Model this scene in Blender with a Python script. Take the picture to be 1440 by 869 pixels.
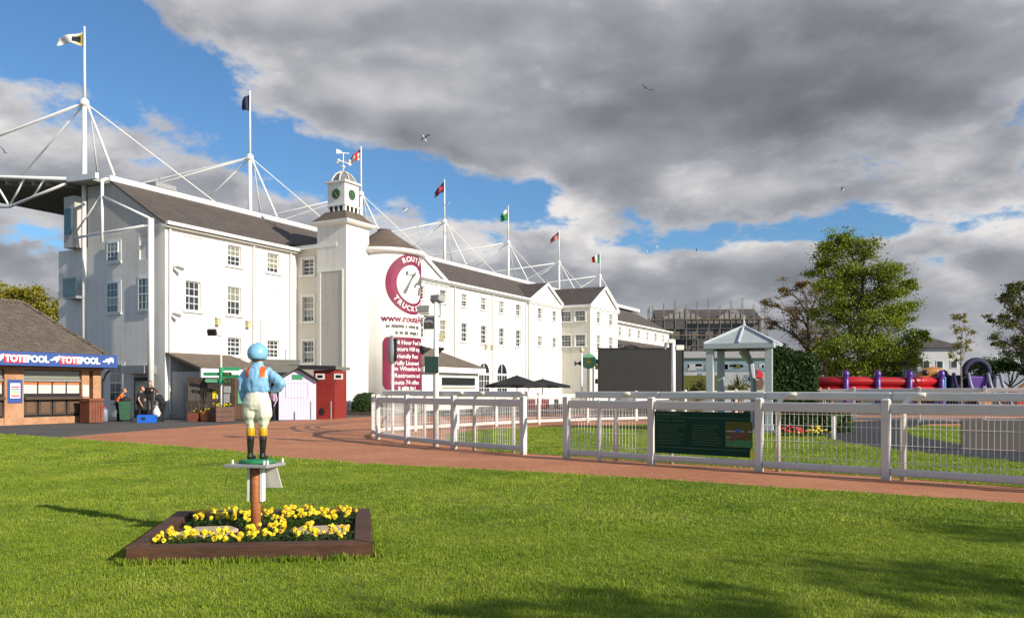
import bpy, bmesh, math, random
import numpy as np
from mathutils import Vector, Matrix

for o in list(bpy.data.objects):
    bpy.data.objects.remove(o)
scene = bpy.context.scene
C = scene.collection
R = math.radians
rnd = random.Random(7)

# ------------------------------------------------------------------ camera
EYE = 1.6
FPX = 1150.0            # focal length in photo pixels (photo 1440 wide), horizon on row 547
cam_d = bpy.data.cameras.new('camera')
cam = bpy.data.objects.new('camera', cam_d)
C.objects.link(cam)
cam.location = (0, 0, EYE)
cam.rotation_euler = (R(90), 0, 0)
cam_d.sensor_width = 36.0
cam_d.lens = 36.0 * FPX / 1440.0
cam_d.shift_y = (547 - 434.5) / 1440.0
cam_d.clip_start = 0.1
cam_d.clip_end = 3000
scene.camera = cam

# ------------------------------------------------------------------ light
SUN_TO = Vector((0.83, -0.557, 0)).normalized()
SUN_EL = R(24.5)
sun_dir = Vector((SUN_TO.x * math.cos(SUN_EL), SUN_TO.y * math.cos(SUN_EL), math.sin(SUN_EL)))
sd = bpy.data.lights.new('sun', 'SUN')
sd.energy = 5.0
sd.angle = R(0.5)
sd.color = (1.0, 0.915, 0.77)
sun = bpy.data.objects.new('sun', sd)
C.objects.link(sun)
sun.rotation_euler = (-sun_dir).to_track_quat('-Z', 'Y').to_euler()

scene.view_settings.view_transform = 'Standard'
scene.view_settings.look = 'None'
scene.view_settings.exposure = 0.27
scene.view_settings.gamma = 1.0
scene.view_settings.use_curve_mapping = False
scene.render.engine = 'CYCLES'
scene.cycles.max_bounces = 4
scene.cycles.transparent_max_bounces = 12
scene.cycles.use_denoising = True

# ------------------------------------------------------------------ world: blue sky with broken cloud
world = bpy.data.worlds.new('World')
scene.world = world
world.use_nodes = True
nt = world.node_tree
for n in list(nt.nodes):
    nt.nodes.remove(n)


class NB:
    """small helper to write node maths as expressions"""
    def __init__(s, nt): s.nt = nt
    def node(s, typ, **kw):
        n = s.nt.nodes.new(typ)
        for k, v in kw.items(): setattr(n, k, v)
        return n
    def _in(s, sock, v):
        if isinstance(v, bpy.types.NodeSocket): s.nt.links.new(v, sock)
        elif v is not None: sock.default_value = v
    def m(s, op, a, b=None, c=None, clamp=False):
        n = s.node('ShaderNodeMath', operation=op, use_clamp=clamp)
        s._in(n.inputs[0], a); s._in(n.inputs[1], b)
        if c is not None: s._in(n.inputs[2], c)
        return n.outputs[0]
    def v(s, op, a, b=None):
        n = s.node('ShaderNodeVectorMath', operation=op)
        s._in(n.inputs[0], a)
        if b is not None:
            if op == 'SCALE': s._in(n.inputs['Scale'], b)
            else: s._in(n.inputs[1], b)
        return n.outputs[0]
    def comb(s, x, y, z):
        n = s.node('ShaderNodeCombineXYZ')
        s._in(n.inputs[0], x); s._in(n.inputs[1], y); s._in(n.inputs[2], z)
        return n.outputs[0]
    def sep(s, v):
        n = s.node('ShaderNodeSeparateXYZ'); s._in(n.inputs[0], v)
        return n.outputs
    def noise(s, v, scale, detail=5, rough=0.5, dist=0.0, color=False):
        n = s.node('ShaderNodeTexNoise')
        s._in(n.inputs['Vector'], v)
        n.inputs['Scale'].default_value = scale
        n.inputs['Detail'].default_value = detail
        n.inputs['Roughness'].default_value = rough
        n.inputs['Distortion'].default_value = dist
        return n.outputs['Color' if color else 'Fac']
    def ramp(s, f, lo, hi, a=0.0, b=1.0, smooth=True):
        n = s.node('ShaderNodeMapRange')
        n.interpolation_type = 'SMOOTHSTEP' if smooth else 'LINEAR'
        s._in(n.inputs['Value'], f)
        s._in(n.inputs['From Min'], lo); s._in(n.inputs['From Max'], hi)
        s._in(n.inputs['To Min'], a); s._in(n.inputs['To Max'], b)
        return n.outputs['Result']
    def mix(s, f, a, b, mode='MIX'):
        n = s.node('ShaderNodeMix', data_type='RGBA', blend_type=mode)
        s._in(n.inputs[0], f)
        s._in(n.inputs[6], a if isinstance(a, bpy.types.NodeSocket) else (*a, 1))
        s._in(n.inputs[7], b if isinstance(b, bpy.types.NodeSocket) else (*b, 1))
        return n.outputs[2]
    def cramp(s, f, stops, interp='LINEAR'):
        n = s.node('ShaderNodeValToRGB')
        n.color_ramp.interpolation = interp
        el = n.color_ramp.elements
        while len(el) < len(stops): el.new(0.5)
        for e, (p, c) in zip(el, stops):
            e.position = p; e.color = (*c, 1)
        s._in(n.inputs[0], f)
        return n.outputs[0]


def azel(px, py):
    a = math.atan((px - 720) / FPX)
    return a, math.atan((547 - py) / FPX * math.cos(a))


b = NB(nt)
tc = b.node('ShaderNodeTexCoord')
d = b.v('NORMALIZE', tc.outputs['Generated'])
X, Y, Z = b.sep(d)
az = b.m('ARCTAN2', X, Y)
el = b.m('ARCSINE', Z)
sky = b.node('ShaderNodeTexSky', sky_type='NISHITA')
sky.sun_disc = False
sky.sun_elevation = SUN_EL
sky.sun_rotation = math.atan2(SUN_TO.x, SUN_TO.y)
sky.altitude = 50
sky.air_density = 1.0
sky.dust_density = 0.4
sky.ozone_density = 2.2
# cloud layer coordinates: rays meet a high, gently curved layer
den = b.m('ADD', b.m('MULTIPLY', b.m('MAXIMUM', Z, 0.0), 0.9), 0.42)
P = b.comb(b.m('DIVIDE', X, den), b.m('DIVIDE', Y, den), b.m('MULTIPLY', Z, 1.7))
warp = b.noise(P, 2.2, 3, 0.5, color=True)
P = b.v('ADD', P, b.v('SCALE', b.v('SUBTRACT', warp, (0.5, 0.5, 0.5)), 0.12))
n_big = b.noise(P, 1.9, 2, 0.5)
n_mid = b.noise(P, 5.6, 9, 0.60)
n_s0 = b.noise(P, 6.0, 4, 0.5)
n_s1 = b.noise(b.v('ADD', P, (sun_dir.x * 0.06, sun_dir.y * 0.06, 0.08)), 6.0, 2, 0.4)
fld = b.m('ADD', b.m('ADD', b.m('MULTIPLY', n_big, 0.40), b.m('MULTIPLY', n_mid, 1.25)), -0.29)


def blobs(lst):
    tot = None
    for (px, py, rx, ry, rot, amp) in lst:
        a0, e0 = azel(px, py)
        c_, s_ = math.cos(R(rot)), math.sin(R(rot))
        da = b.m('SUBTRACT', az, a0); de = b.m('SUBTRACT', el, e0)
        u = b.m('ADD', b.m('MULTIPLY', da, c_ * FPX / rx), b.m('MULTIPLY', de, s_ * FPX / rx))
        w = b.m('ADD', b.m('MULTIPLY', da, -s_ * FPX / ry), b.m('MULTIPLY', de, c_ * FPX / ry))
        q = b.m('ADD', b.m('MULTIPLY', u, u), b.m('MULTIPLY', w, w))
        g = b.m('MULTIPLY', b.m('EXPONENT', b.m('MULTIPLY', q, -1.0)), amp)
        tot = g if tot is None else b.m('ADD', tot, g)
    return tot


# where the cloud banks and the blue gaps of this sky are (azimuth / elevation, real directions)
bank = blobs([(1080, 120, 560, 200, 0, .30), (480, 50, 280, 120, -22, .28), (740, 205, 220, 60, -15, .12),
              (760, 440, 1500, 90, 0, .28), (720, 560, 3000, 60, 0, .35), (210, 290, 330, 55, -6, .17), (0, 130, 110, 90, 20, .16),
              (205, 118, 50, 26, 0, .17),
              (160, 60, 130, 85, 0, -.28), (330, 175, 200, 44, -22, -.26), (540, 238, 140, 34, -16, -.26),
              (710, 285, 170, 36, -10, -.29), (1180, 322, 300, 20, 0, -.34), (1320, 362, 120, 14, 8, -.28)])
dark = blobs([(1180, 110, 380, 120, 0, .36), (860, 170, 200, 90, 0, .12), (580, 190, 160, 36, -20, .22), (450, 40, 240, 80, -20, -.06),
              (880, 410, 500, 40, 0, .2), (60, 345, 160, 40, 0, .16), (1360, 450, 200, 40, 0, .12), (1100, 262, 330, 24, 0, -.14), (1150, 345, 500, 22, 0, -.10)])
dens = b.m('ADD', fld, bank)
alpha = b.ramp(dens, 0.50, 0.66)
lit = b.m('SUBTRACT', n_s0, n_s1)
rim = b.ramp(dens, 0.56, 0.86, 0.20, 0.0)
shade = b.m('ADD', b.m('MULTIPLY_ADD', b.m('SUBTRACT', n_big, 0.5), 0.35, 0.36), dark)
shade = b.m('ADD', shade, b.m('MULTIPLY', lit, -0.75))
shade = b.m('ADD', shade, b.m('MULTIPLY', b.m('SUBTRACT', n_mid, 0.5), -0.05))
shade = b.m('SUBTRACT', shade, rim, clamp=True)
ccol = b.cramp(shade, [(0.0, (0.76, 0.73, 0.71)), (0.2, (0.535, 0.53, 0.545)), (0.45, (0.315, 0.328, 0.362)), (0.75, (0.185, 0.195, 0.22)), (1.0, (0.12, 0.13, 0.147))])
ccol = b.v('SCALE', ccol, 10.8)
skyc = b.mix(1.0, sky.outputs[0], (0.74, 1.05, 1.30), 'MULTIPLY')
col = b.mix(alpha, skyc, ccol)
bg = b.node('ShaderNodeBackground')
nt.links.new(col, bg.inputs[0])
bg.inputs[1].default_value = 0.086
world.cycles.sampling_method = 'MANUAL'
world.cycles.sample_map_resolution = 256
out = b.node('ShaderNodeOutputWorld')
nt.links.new(bg.outputs[0], out.inputs[0])

# ------------------------------------------------------------------ helpers
def gp(px, py, z=0.0):
    """ground point seen at a photo pixel"""
    dd = (EYE - z) * FPX / (py - 547)
    return Vector(((px - 720) / FPX * dd, dd, z))
def at(px, dd, z=0.0):
    return Vector(((px - 720) / FPX * dd, dd, z))
def hz(py, dd):
    return EYE + (547 - py) / FPX * dd


def leaf_quads(P, N, size, rs, m, wid=.64):
    """mesh of leaf-sized diamonds at points P, roughly facing N"""
    n = len(P)
    N = N / np.maximum(np.linalg.norm(N, axis=1, keepdims=True), 1e-6)
    t = rs.normal(size=(n, 3)); X = np.cross(N, t); X /= np.maximum(np.linalg.norm(X, axis=1, keepdims=True), 1e-6)
    Y = np.cross(N, X); s = (size * rs.uniform(.6, 1.35, n))[:, None]
    V = np.stack([P - X * s * .5, P + Y * s * wid * .5, P + X * s * .5, P - Y * s * wid * .5], 1).reshape(-1, 3)
    me = bpy.data.meshes.new('leaves')
    me.vertices.add(4 * n); me.vertices.foreach_set('co', V.ravel().astype(np.float32))
    me.loops.add(4 * n); me.loops.foreach_set('vertex_index', np.arange(4 * n, dtype=np.int32))
    me.polygons.add(n); me.polygons.foreach_set('loop_start', np.arange(0, 4 * n, 4, dtype=np.int32))
    me.materials.append(m); me.update(calc_edges=True); me.validate()
    return me


class MB:
    def __init__(s):
        s.v = []; s.f = []; s.mi = []; s.m = 0; s.T = None
    def add(s, vs, fs):
        k = len(s.v)
        if s.T is not None: vs = [tuple(s.T @ Vector(p)) for p in vs]
        s.v += [tuple(p) for p in vs]
        s.f += [tuple(i + k for i in f) for f in fs]
        s.mi += [s.m] * len(fs)
        return s
    def box(s, x0, x1, y0, y1, z0, z1):
        return s.add([(x0, y0, z0), (x1, y0, z0), (x1, y1, z0), (x0, y1, z0), (x0, y0, z1), (x1, y0, z1), (x1, y1, z1), (x0, y1, z1)],
                     [(0, 3, 2, 1), (4, 5, 6, 7), (0, 1, 5, 4), (1, 2, 6, 5), (2, 3, 7, 6), (3, 0, 4, 7)])
    def poly(s, pts): return s.add(pts, [tuple(range(len(pts)))])
    def beam(s, p0, p1, w, h, up=(0, 0, 1)):
        p0 = Vector(p0); p1 = Vector(p1); d = (p1 - p0).normalized()
        x = d.cross(Vector(up))
        if x.length < 1e-4: x = d.cross(Vector((0, 1, 0)))
        x.normalize(); u = x.cross(d).normalized()
        o = [(-w / 2, -h / 2), (w / 2, -h / 2), (w / 2, h / 2), (-w / 2, h / 2)]
        vs = [p0 + x * a + u * c for a, c in o] + [p1 + x * a + u * c for a, c in o]
        return s.add(vs, [(3, 2, 1, 0), (4, 5, 6, 7), (0, 1, 5, 4), (1, 2, 6, 5), (2, 3, 7, 6), (3, 0, 4, 7)])
    def path(s, pts, r, n=8, ry=None, up=None):
        """tube along points; r may be a list"""
        pts = [Vector(p) for p in pts]
        rs = r if isinstance(r, (list, tuple)) else [r] * len(pts)
        vs = []; prev = None
        for i, p in enumerate(pts):
            d = (pts[min(i + 1, len(pts) - 1)] - pts[max(i - 1, 0)]).normalized()
            if up is not None: ref = Vector(up)
            else: ref = Vector((0, 0, 1)) if abs(d.z) < 0.9 else Vector((0, 1, 0))
            x = d.cross(ref).normalized() if prev is None or up is not None else (prev - d * prev.dot(d)).normalized()
            prev = x
            u = x.cross(d).normalized()
            k = (ry / rs[i]) if ry else 1.0
            for j in range(n):
                a = 2 * math.pi * j / n
                vs.append(p + x * math.cos(a) * rs[i] + u * math.sin(a) * rs[i] * k)
        fs = []
        for i in range(len(pts) - 1):
            for j in range(n):
                k = (j + 1) % n
                fs.append((i * n + j, i * n + k, (i + 1) * n + k, (i + 1) * n + j))
        fs.append(tuple(range(n - 1, -1, -1)))
        fs.append(tuple(range((len(pts) - 1) * n, len(pts) * n)))
        return s.add(vs, fs)
    def tube(s, p0, p1, r0, r1=None, n=8): return s.path([p0, p1], [r0, r1 if r1 is not None else r0], n)
    def lathe(s, prof, c=(0, 0, 0), n=16, a0=0.0, sx=1, sy=1):
        vs = []; fs = []; c = Vector(c)
        for (r, z) in prof:
            for j in range(n):
                a = a0 + 2 * math.pi * j / n
                vs.append(c + Vector((r * sx * math.cos(a), r * sy * math.sin(a), z)))
        for i in range(len(prof) - 1):
            for j in range(n):
                k = (j + 1) % n
                fs.append((i * n + j, i * n + k, (i + 1) * n + k, (i + 1) * n + j))
        fs.append(tuple(range(n - 1, -1, -1)))
        fs.append(tuple(range((len(prof) - 1) * n, len(prof) * n)))
        return s.add(vs, fs)
    def prism(s, outline, axis_vec, base=None):
        """extrude a polygon of 3D points along a vector"""
        a = [Vector(p) for p in outline]; e = Vector(axis_vec)
        n = len(a)
        fs = [tuple(range(n - 1, -1, -1)), tuple(range(n, 2 * n))]
        for i in range(n):
            j = (i + 1) % n
            fs.append((i, j, n + j, n + i))
        return s.add(a + [p + e for p in a], fs)
    def mesh(s, name, mats, smooth=False):
        me = bpy.data.meshes.new(name)
        me.from_pydata(s.v, [], s.f)
        for m_ in (mats if isinstance(mats, (list, tuple)) else [mats]):
            me.materials.append(m_)
        if any(s.mi): me.polygons.foreach_set('material_index', s.mi)
        bm = bmesh.new(); bm.from_mesh(me)
        bmesh.ops.recalc_face_normals(bm, faces=bm.faces[:])
        bm.to_mesh(me); bm.free()
        if smooth: me.polygons.foreach_set('use_smooth', [True] * len(me.polygons))
        me.update()
        return me
    def build(s, name, mats, parent=None, smooth=False, bevel=0.0, loc=None, rotz=None):
        return link(name, s.mesh(name, mats, smooth), parent, bevel, loc, rotz)


def link(name, me, parent=None, bevel=0.0, loc=None, rotz=None):
    o = bpy.data.objects.new(name, me)
    C.objects.link(o)
    if parent is not None: o.parent = parent
    if loc is not None: o.location = loc
    if rotz is not None: o.rotation_euler = (0, 0, rotz)
    if bevel:
        md = o.modifiers.new('bevel', 'BEVEL')
        md.width = bevel; md.segments = 2; md.limit_method = 'ANGLE'; md.angle_limit = R(40)
        md.harden_normals = False
    return o


def tag(o, label, cat, group=None):
    o['label'] = label; o['category'] = cat
    if group: o['group'] = group
    return o
def thing(name, label, cat, loc=(0, 0, 0), rotz=0.0, group=None):
    o = bpy.data.objects.new(name, None)
    o.empty_display_size = 0.2
    C.objects.link(o)
    o.location = loc; o.rotation_euler = (0, 0, rotz)
    return tag(o, label, cat, group)
def struct(o, kind='structure'):
    o['kind'] = kind
    return o
def copy_tree(o, parent=None):
    c = o.copy(); C.objects.link(c); c.parent = parent
    for ch in o.children: copy_tree(ch, c)
    return c


def text_mesh(body, size, mat, align='CENTER', bold=0.0, depth=0.004, name='lettering', shear=0.0, spacing=1.0):
    cu = bpy.data.curves.new('txt', 'FONT')
    cu.body = body; cu.size = size; cu.align_x = align; cu.align_y = 'CENTER'
    cu.extrude = depth; cu.offset = bold; cu.shear = shear; cu.space_character = spacing
    cu.resolution_u = 3
    o = bpy.data.objects.new('txt', cu); C.objects.link(o)
    dg = bpy.context.evaluated_depsgraph_get()
    me = bpy.data.meshes.new_from_object(o.evaluated_get(dg))
    me.name = name
    bpy.data.objects.remove(o); bpy.data.curves.remove(cu)
    me.materials.clear(); me.materials.append(mat)
    # text lies in XY -> stand it up in XZ, front to -Y
    for v_ in me.vertices: v_.co = (v_.co.x, -v_.co.z, v_.co.y)
    me.update()
    return me


def evaluated_copy(o, name):
    dg = bpy.context.evaluated_depsgraph_get()
    me = bpy.data.meshes.new_from_object(o.evaluated_get(dg))
    me.name = name
    return me


def organic(chains, mats, voxel=0.012, smooth_it=4, name='body', tag_r=True):
    """continuous body: union of tapered limbs and lofts, remeshed into one skin.
    chains: ('tube', mat_index, [(x,y,z,r),...]) or ('loft', mat_index, [(x,y,z,rx,ry),...])"""
    mb = MB(); segs = []
    for kind, mi, pts in chains:
        if kind == 'tube':
            for a_, b_ in zip(pts[:-1], pts[1:]):
                p0, r0 = Vector(a_[:3]), a_[3]; p1, r1 = Vector(b_[:3]), b_[3]
                d_ = (p1 - p0)
                L = d_.length; d_ = d_ / max(L, 1e-6)
                prof_p = []; prof_r = []
                for k in range(4):
                    a = -math.pi / 2 + k * math.pi / 6 + 0.12
                    prof_p.append(p0 + d_ * math.sin(a) * r0); prof_r.append(max(math.cos(a) * r0, 0.001))
                for k in range(1, 5):
                    a = k * math.pi / 8 - 0.1
                    prof_p.append(p1 + d_ * math.sin(a) * r1); prof_r.append(max(math.cos(a) * r1, 0.001))
                mb.path(prof_p, prof_r, 12)
                segs.append((p0, p1, r0, r1, mi))
        else:
            vs = []; n = 18
            for (x, y, z, rx, ry) in pts:
                for j in range(n):
                    t = 2 * math.pi * j / n
                    vs.append((x + rx * math.cos(t), y + ry * math.sin(t), z))
            fs = []
            for i in range(len(pts) - 1):
                for j in range(n):
                    k = (j + 1) % n
                    fs.append((i * n + j, i * n + k, (i + 1) * n + k, (i + 1) * n + j))
            fs.append(tuple(range(n - 1, -1, -1))); fs.append(tuple(range((len(pts) - 1) * n, len(pts) * n)))
            mb.add(vs, fs)
            for a_, b_ in zip(pts[:-1], pts[1:]):
                segs.append((Vector(a_[:3]), Vector(b_[:3]), (a_[3] + a_[4]) / 2, (b_[3] + b_[4]) / 2, mi))
    me = mb.mesh('tmp', mats)
    o = bpy.data.objects.new('tmp', me); C.objects.link(o)
    md = o.modifiers.new('r', 'REMESH'); md.mode = 'VOXEL'; md.voxel_size = voxel; md.adaptivity = 0
    if smooth_it:
        ms = o.modifiers.new('s', 'SMOOTH'); ms.factor = 0.5; ms.iterations = smooth_it
    res = evaluated_copy(o, name)
    bpy.data.objects.remove(o)
    res.materials.clear()
    for m_ in mats: res.materials.append(m_)
    nf = len(res.polygons)
    cen = np.zeros(nf * 3); res.polygons.foreach_get('center', cen); cen = cen.reshape(-1, 3)
    best = np.full(nf, 1e9); mi_a = np.zeros(nf, dtype=np.int32)
    for p0, p1, r0, r1, mi in segs:
        a = np.array(p0); e = np.array(p1) - a
        t = np.clip(((cen - a) @ e) / max(e @ e, 1e-9), 0, 1)
        dd = np.linalg.norm(cen - (a + t[:, None] * e), axis=1) - (r0 + (r1 - r0) * t)
        k = dd < best
        best[k] = dd[k]; mi_a[k] = mi
    res.polygons.foreach_set('material_index', mi_a)
    res.polygons.foreach_set('use_smooth', [True] * nf)
    res.update()
    return res
# ------------------------------------------------------------------ materials
MAT = {}
def mat(name, col=None, rough=0.6, metal=0.0, fn=None, spec=0.5, bump=None, var=0.0, vscale=6.0, coat=0.0, sss=0.0):
    """procedural material: colour with noise variation; fn(b, tc) may return (colour socket, bump socket)"""
    m = bpy.data.materials.new(name); m.use_nodes = True
    t = m.node_tree; b = NB(t)
    p = t.nodes['Principled BSDF']
    p.inputs['Roughness'].default_value = rough
    p.inputs['Metallic'].default_value = metal
    p.inputs['Specular IOR Level'].default_value = spec
    if coat: p.inputs['Coat Weight'].default_value = coat
    tc = b.node('ShaderNodeTexCoord')
    csock = None; bsock = None; bstr = 0.3; bdist = 0.02
    if fn:
        r = fn(b, tc)
        csock = r[0]; bsock = r[1] if len(r) > 1 else None
        if len(r) > 2: bstr = r[2]
        if len(r) > 3: bdist = r[3]
    elif var:
        f = b.noise(tc.outputs['Object'], vscale, 6, 0.6)
        f2 = b.noise(tc.outputs['Object'], vscale * 7, 4, 0.6)
        lo = tuple(max(c * (1 - var), 0) for c in col); hi = tuple(min(c * (1 + var * 0.7), 1) for c in col)
        csock = b.mix(b.ramp(b.m('ADD', b.m('MULTIPLY', f, .7), b.m('MULTIPLY', f2, .3)), .3, .7), lo, hi)
        if bump: bsock = f2; bstr = bump
    if csock is not None: t.links.new(csock, p.inputs['Base Color'])
    else: p.inputs['Base Color'].default_value = (*col, 1)
    if bsock is not None:
        bn = b.node('ShaderNodeBump'); bn.inputs['Strength'].default_value = bstr; bn.inputs['Distance'].default_value = bdist
        t.links.new(bsock, bn.inputs['Height']); t.links.new(bn.outputs[0], p.inputs['Normal'])
    MAT[name] = m
    return m


def f_render(base, dirty):
    def fn(b, tc):
        o = tc.outputs['Object']
        x, y, z = b.sep(o)
        u = b.m('ADD', x, y)
        streak = b.noise(b.comb(b.m('MULTIPLY', u, 2.2), 0.0, b.m('MULTIPLY', z, 0.12)), 1.6, 6, 0.65)
        blot = b.noise(o, 0.55, 6, 0.6)
        fine = b.noise(o, 22.0, 5, 0.6)
        f = b.m('ADD', b.m('MULTIPLY', streak, .55), b.m('MULTIPLY', blot, .45))
        c = b.mix(b.ramp(f, .44, .72), base, dirty)
        c = b.mix(b.m('MULTIPLY', b.ramp(fine, .35, .7), .10), c, dirty)
        return c, b.m('ADD', fine, b.m('MULTIPLY', blot, 1.2)), .35, .03
    return fn
mat('wall_white', rough=.85, fn=f_render((.79, .77, .725), (.62, .585, .52)), spec=.2)
mat('wall_cream_shade', rough=.85, fn=f_render((.72, .68, .59), (.58, .53, .45)), spec=.2)  # cream tone, carries the weaker light on the left-facing wing walls
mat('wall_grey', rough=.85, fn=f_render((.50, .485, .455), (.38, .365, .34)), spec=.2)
mat('trim_white', (.80, .79, .75), .55, var=.08, vscale=3)
def f_plastic(b, tc):
    o = tc.outputs['Object']
    n = b.noise(o, 2.2, 5, .6); n2 = b.noise(o, 18, 5, .65)
    x, y, z = b.sep(o)
    c = b.mix(b.ramp(n, .45, .75, 0, .6), (.66, .632, .60), (.56, .53, .49))
    c = b.mix(b.ramp(n2, .60, .74, 0, .45), c, (.42, .41, .36))
    foot = b.m('MULTIPLY', b.ramp(b.m('ADD', z, b.m('MULTIPLY', n2, .25)), .12, .34, 1, 0), .6)
    c = b.mix(foot, c, (.36, .34, .25))
    return c, n2, .12, .004
mat('plastic_white', rough=.4, fn=f_plastic)
mat('steel_white', (.80, .80, .78), .4, var=.07, vscale=1.5)
mat('steel_grey', (.30, .31, .32), .45, metal=.3, var=.15, vscale=3)
mat('cable_grey', (.45, .45, .44), .5)
mat('wire_white', (.80, .79, .77), .45)
mat('sash_white', (.80, .79, .76), .5)


def f_glass(b, tc):
    n = b.noise(tc.outputs['Object'], 1.6, 4)
    oi = b.node('ShaderNodeObjectInfo')
    c = b.cramp(n, [(.35, (.012, .016, .022)), (.65, (.06, .072, .08))])
    x, y, z = b.sep(tc.outputs['Object'])
    blind = b.m('MULTIPLY', b.ramp(oi.outputs['Random'], .55, .6), b.ramp(b.m('ADD', z, b.m('MULTIPLY', oi.outputs['Random'], .5)), .75, .8))
    c = b.mix(b.m('MULTIPLY', blind, .7), c, (.30, .31, .24))
    return (c,)
mat('glass_dark', rough=.06, fn=f_glass, spec=.8)
mat('glass_teal', (.03, .085, .095), .08, spec=.8, var=.3, vscale=1)


def f_courses(bw, rh, c1, c2, mortar, msize=.02, vz=1.0, strength=.6, dist=.03, flat=False, bias=0.0, squash=1.0):
    def fn(b, tc):
        x, y, z = b.sep(tc.outputs['Object'])
        if flat: vec = b.comb(x, y, 0.0)
        else: vec = b.comb(b.m('ADD', x, y), b.m('MULTIPLY', z, vz), 0.0)
        t = b.node('ShaderNodeTexBrick')
        b._in(t.inputs['Vector'], vec)
        t.inputs['Color1'].default_value = (*c1, 1); t.inputs['Color2'].default_value = (*c2, 1)
        t.inputs['Mortar'].default_value = (*mortar, 1)
        t.inputs['Scale'].default_value = 1.0
        t.inputs['Brick Width'].default_value = bw; t.inputs['Row Height'].default_value = rh
        t.inputs['Mortar Size'].default_value = msize; t.inputs['Mortar Smooth'].default_value = .2
        t.inputs['Bias'].default_value = bias
        n = b.noise(tc.outputs['Object'], 1.2, 6, .65)
        n2 = b.noise(tc.outputs['Object'], 14, 4, .6)
        c = b.mix(b.ramp(n, .35, .72, 0, .55), t.outputs['Color'], tuple(v * .55 for v in c1))
        c = b.mix(b.ramp(n2, .45, .75, 0, .35), c, tuple(min(1, v * 1.5) for v in c2))
        h = b.m('ADD', b.m('SUBTRACT', 1.0, t.outputs['Fac']), b.m('MULTIPLY', n2, .5))
        return c, h, strength, dist
    return fn
mat('slate', rough=.75, fn=f_courses(.34, .16, (.088, .070, .060), (.125, .100, .084), (.035, .03, .027), .012, 1.9, .7, .03))
mat('slate_brown', rough=.8, fn=f_courses(.34, .16, (.135, .102, .076), (.185, .142, .105), (.05, .04, .032), .012, 1.9, .7, .03))
mat('tile_brown', rough=.85, fn=f_courses(.19, .17, (.115, .092, .072), (.20, .155, .12), (.035, .03, .025), .02, 1.5, 1.0, .05))
mat('brick_orange', rough=.85, fn=f_courses(.225, .075, (.47, .20, .09), (.55, .27, .13), (.42, .33, .24), .01, 1.0, .5, .01))


def f_paving(b, tc):
    x, y, z = b.sep(tc.outputs['Object'])
    ang = R(47)
    u = b.m('ADD', b.m('MULTIPLY', x, math.cos(ang)), b.m('MULTIPLY', y, -math.sin(ang)))
    w = b.m('ADD', b.m('MULTIPLY', x, math.sin(ang)), b.m('MULTIPLY', y, math.cos(ang)))
    t = b.node('ShaderNodeTexBrick')
    b._in(t.inputs['Vector'], b.comb(u, w, 0.0))
    t.inputs['Color1'].default_value = (.52, .20, .088, 1); t.inputs['Color2'].default_value = (.41, .145, .062, 1)
    t.inputs['Mortar'].default_value = (.17, .105, .075, 1)
    t.inputs['Scale'].default_value = 1; t.inputs['Brick Width'].default_value = .21; t.inputs['Row Height'].default_value = .105
    t.inputs['Mortar Size'].default_value = .006
    n = b.noise(tc.outputs['Object'], .5, 6, .6); n2 = b.noise(tc.outputs['Object'], 9, 4, .6)
    c = b.mix(b.ramp(n, .4, .72, 0, .5), t.outputs['Color'], (.58, .26, .125))
    c = b.mix(b.ramp(n2, .5, .8, 0, .3), c, (.22, .11, .075))
    # dark tyre marks scuffed into the paving by the ring
    cx, cy = gp(505, 596).x, gp(505, 596).y
    dx = b.m('SUBTRACT', x, cx + 1.5); dy = b.m('MULTIPLY', b.m('SUBTRACT', y, cy - 2.0), .62)
    rr = b.m('SQRT', b.m('ADD', b.m('MULTIPLY', dx, dx), b.m('MULTIPLY', dy, dy)))
    wob = b.m('MULTIPLY', b.noise(tc.outputs['Object'], .35, 2), .6)
    rr = b.m('ADD', rr, wob)
    tot = None
    for r0 in (3.05, 3.5, 4.05):
        g = b.ramp(b.m('ABSOLUTE', b.m('SUBTRACT', rr, r0)), .07, .15, 1, 0)
        tot = g if tot is None else b.m('MAXIMUM', tot, g)
    side = b.m('MULTIPLY', tot, b.ramp(dx, -1.2, -.2, 1, 0))
    c = b.mix(b.m('MULTIPLY', side, .75), c, (.07, .045, .04))
    h = b.m('ADD', b.m('SUBTRACT', 1.0, t.outputs['Fac']), b.m('MULTIPLY', n2, .4))
    return c, h, .4, .008
mat('paving', rough=.85, fn=f_paving)


def f_asphalt(b, tc):
    o = tc.outputs['Object']
    n = b.noise(o, .35, 6, .6); n2 = b.noise(o, 60, 3, .7)
    c = b.cramp(n, [(.3, (.055, .053, .052)), (.7, (.095, .09, .085))])
    c = b.mix(b.ramp(n2, .5, .8, 0, .5), c, (.14, .135, .13))
    return c, n2, .4, .01
mat('asphalt', rough=.9, fn=f_asphalt)
mat('tarmac_shaded', (.022, .023, .027), .9, var=.3, vscale=.8, bump=.3)  # dark tarmac, with the shade over the ring walk put into its colour
mat('glass_plain', (.02, .025, .03), .06, spec=.8, var=.4, vscale=1.0)


def f_lawn(b, tc):
    g = b.node('ShaderNodeNewGeometry')
    o = g.outputs['Position']
    n = b.noise(o, .55, 5, .6); n2 = b.noise(o, 3.5, 5, .7); n3 = b.noise(o, 45, 3, .7)
    f = b.m('ADD', b.m('MULTIPLY', n, .5), b.m('ADD', b.m('MULTIPLY', n2, .3), b.m('MULTIPLY', n3, .2)))
    c = b.cramp(f, [(.32, (.08, .125, .016)), (.5, (.155, .205, .028)), (.68, (.24, .27, .05))])
    return c, b.m('ADD', n3, b.m('MULTIPLY', n2, .8)), .6, .03
mat('lawn', rough=.9, fn=f_lawn, spec=.1)


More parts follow.
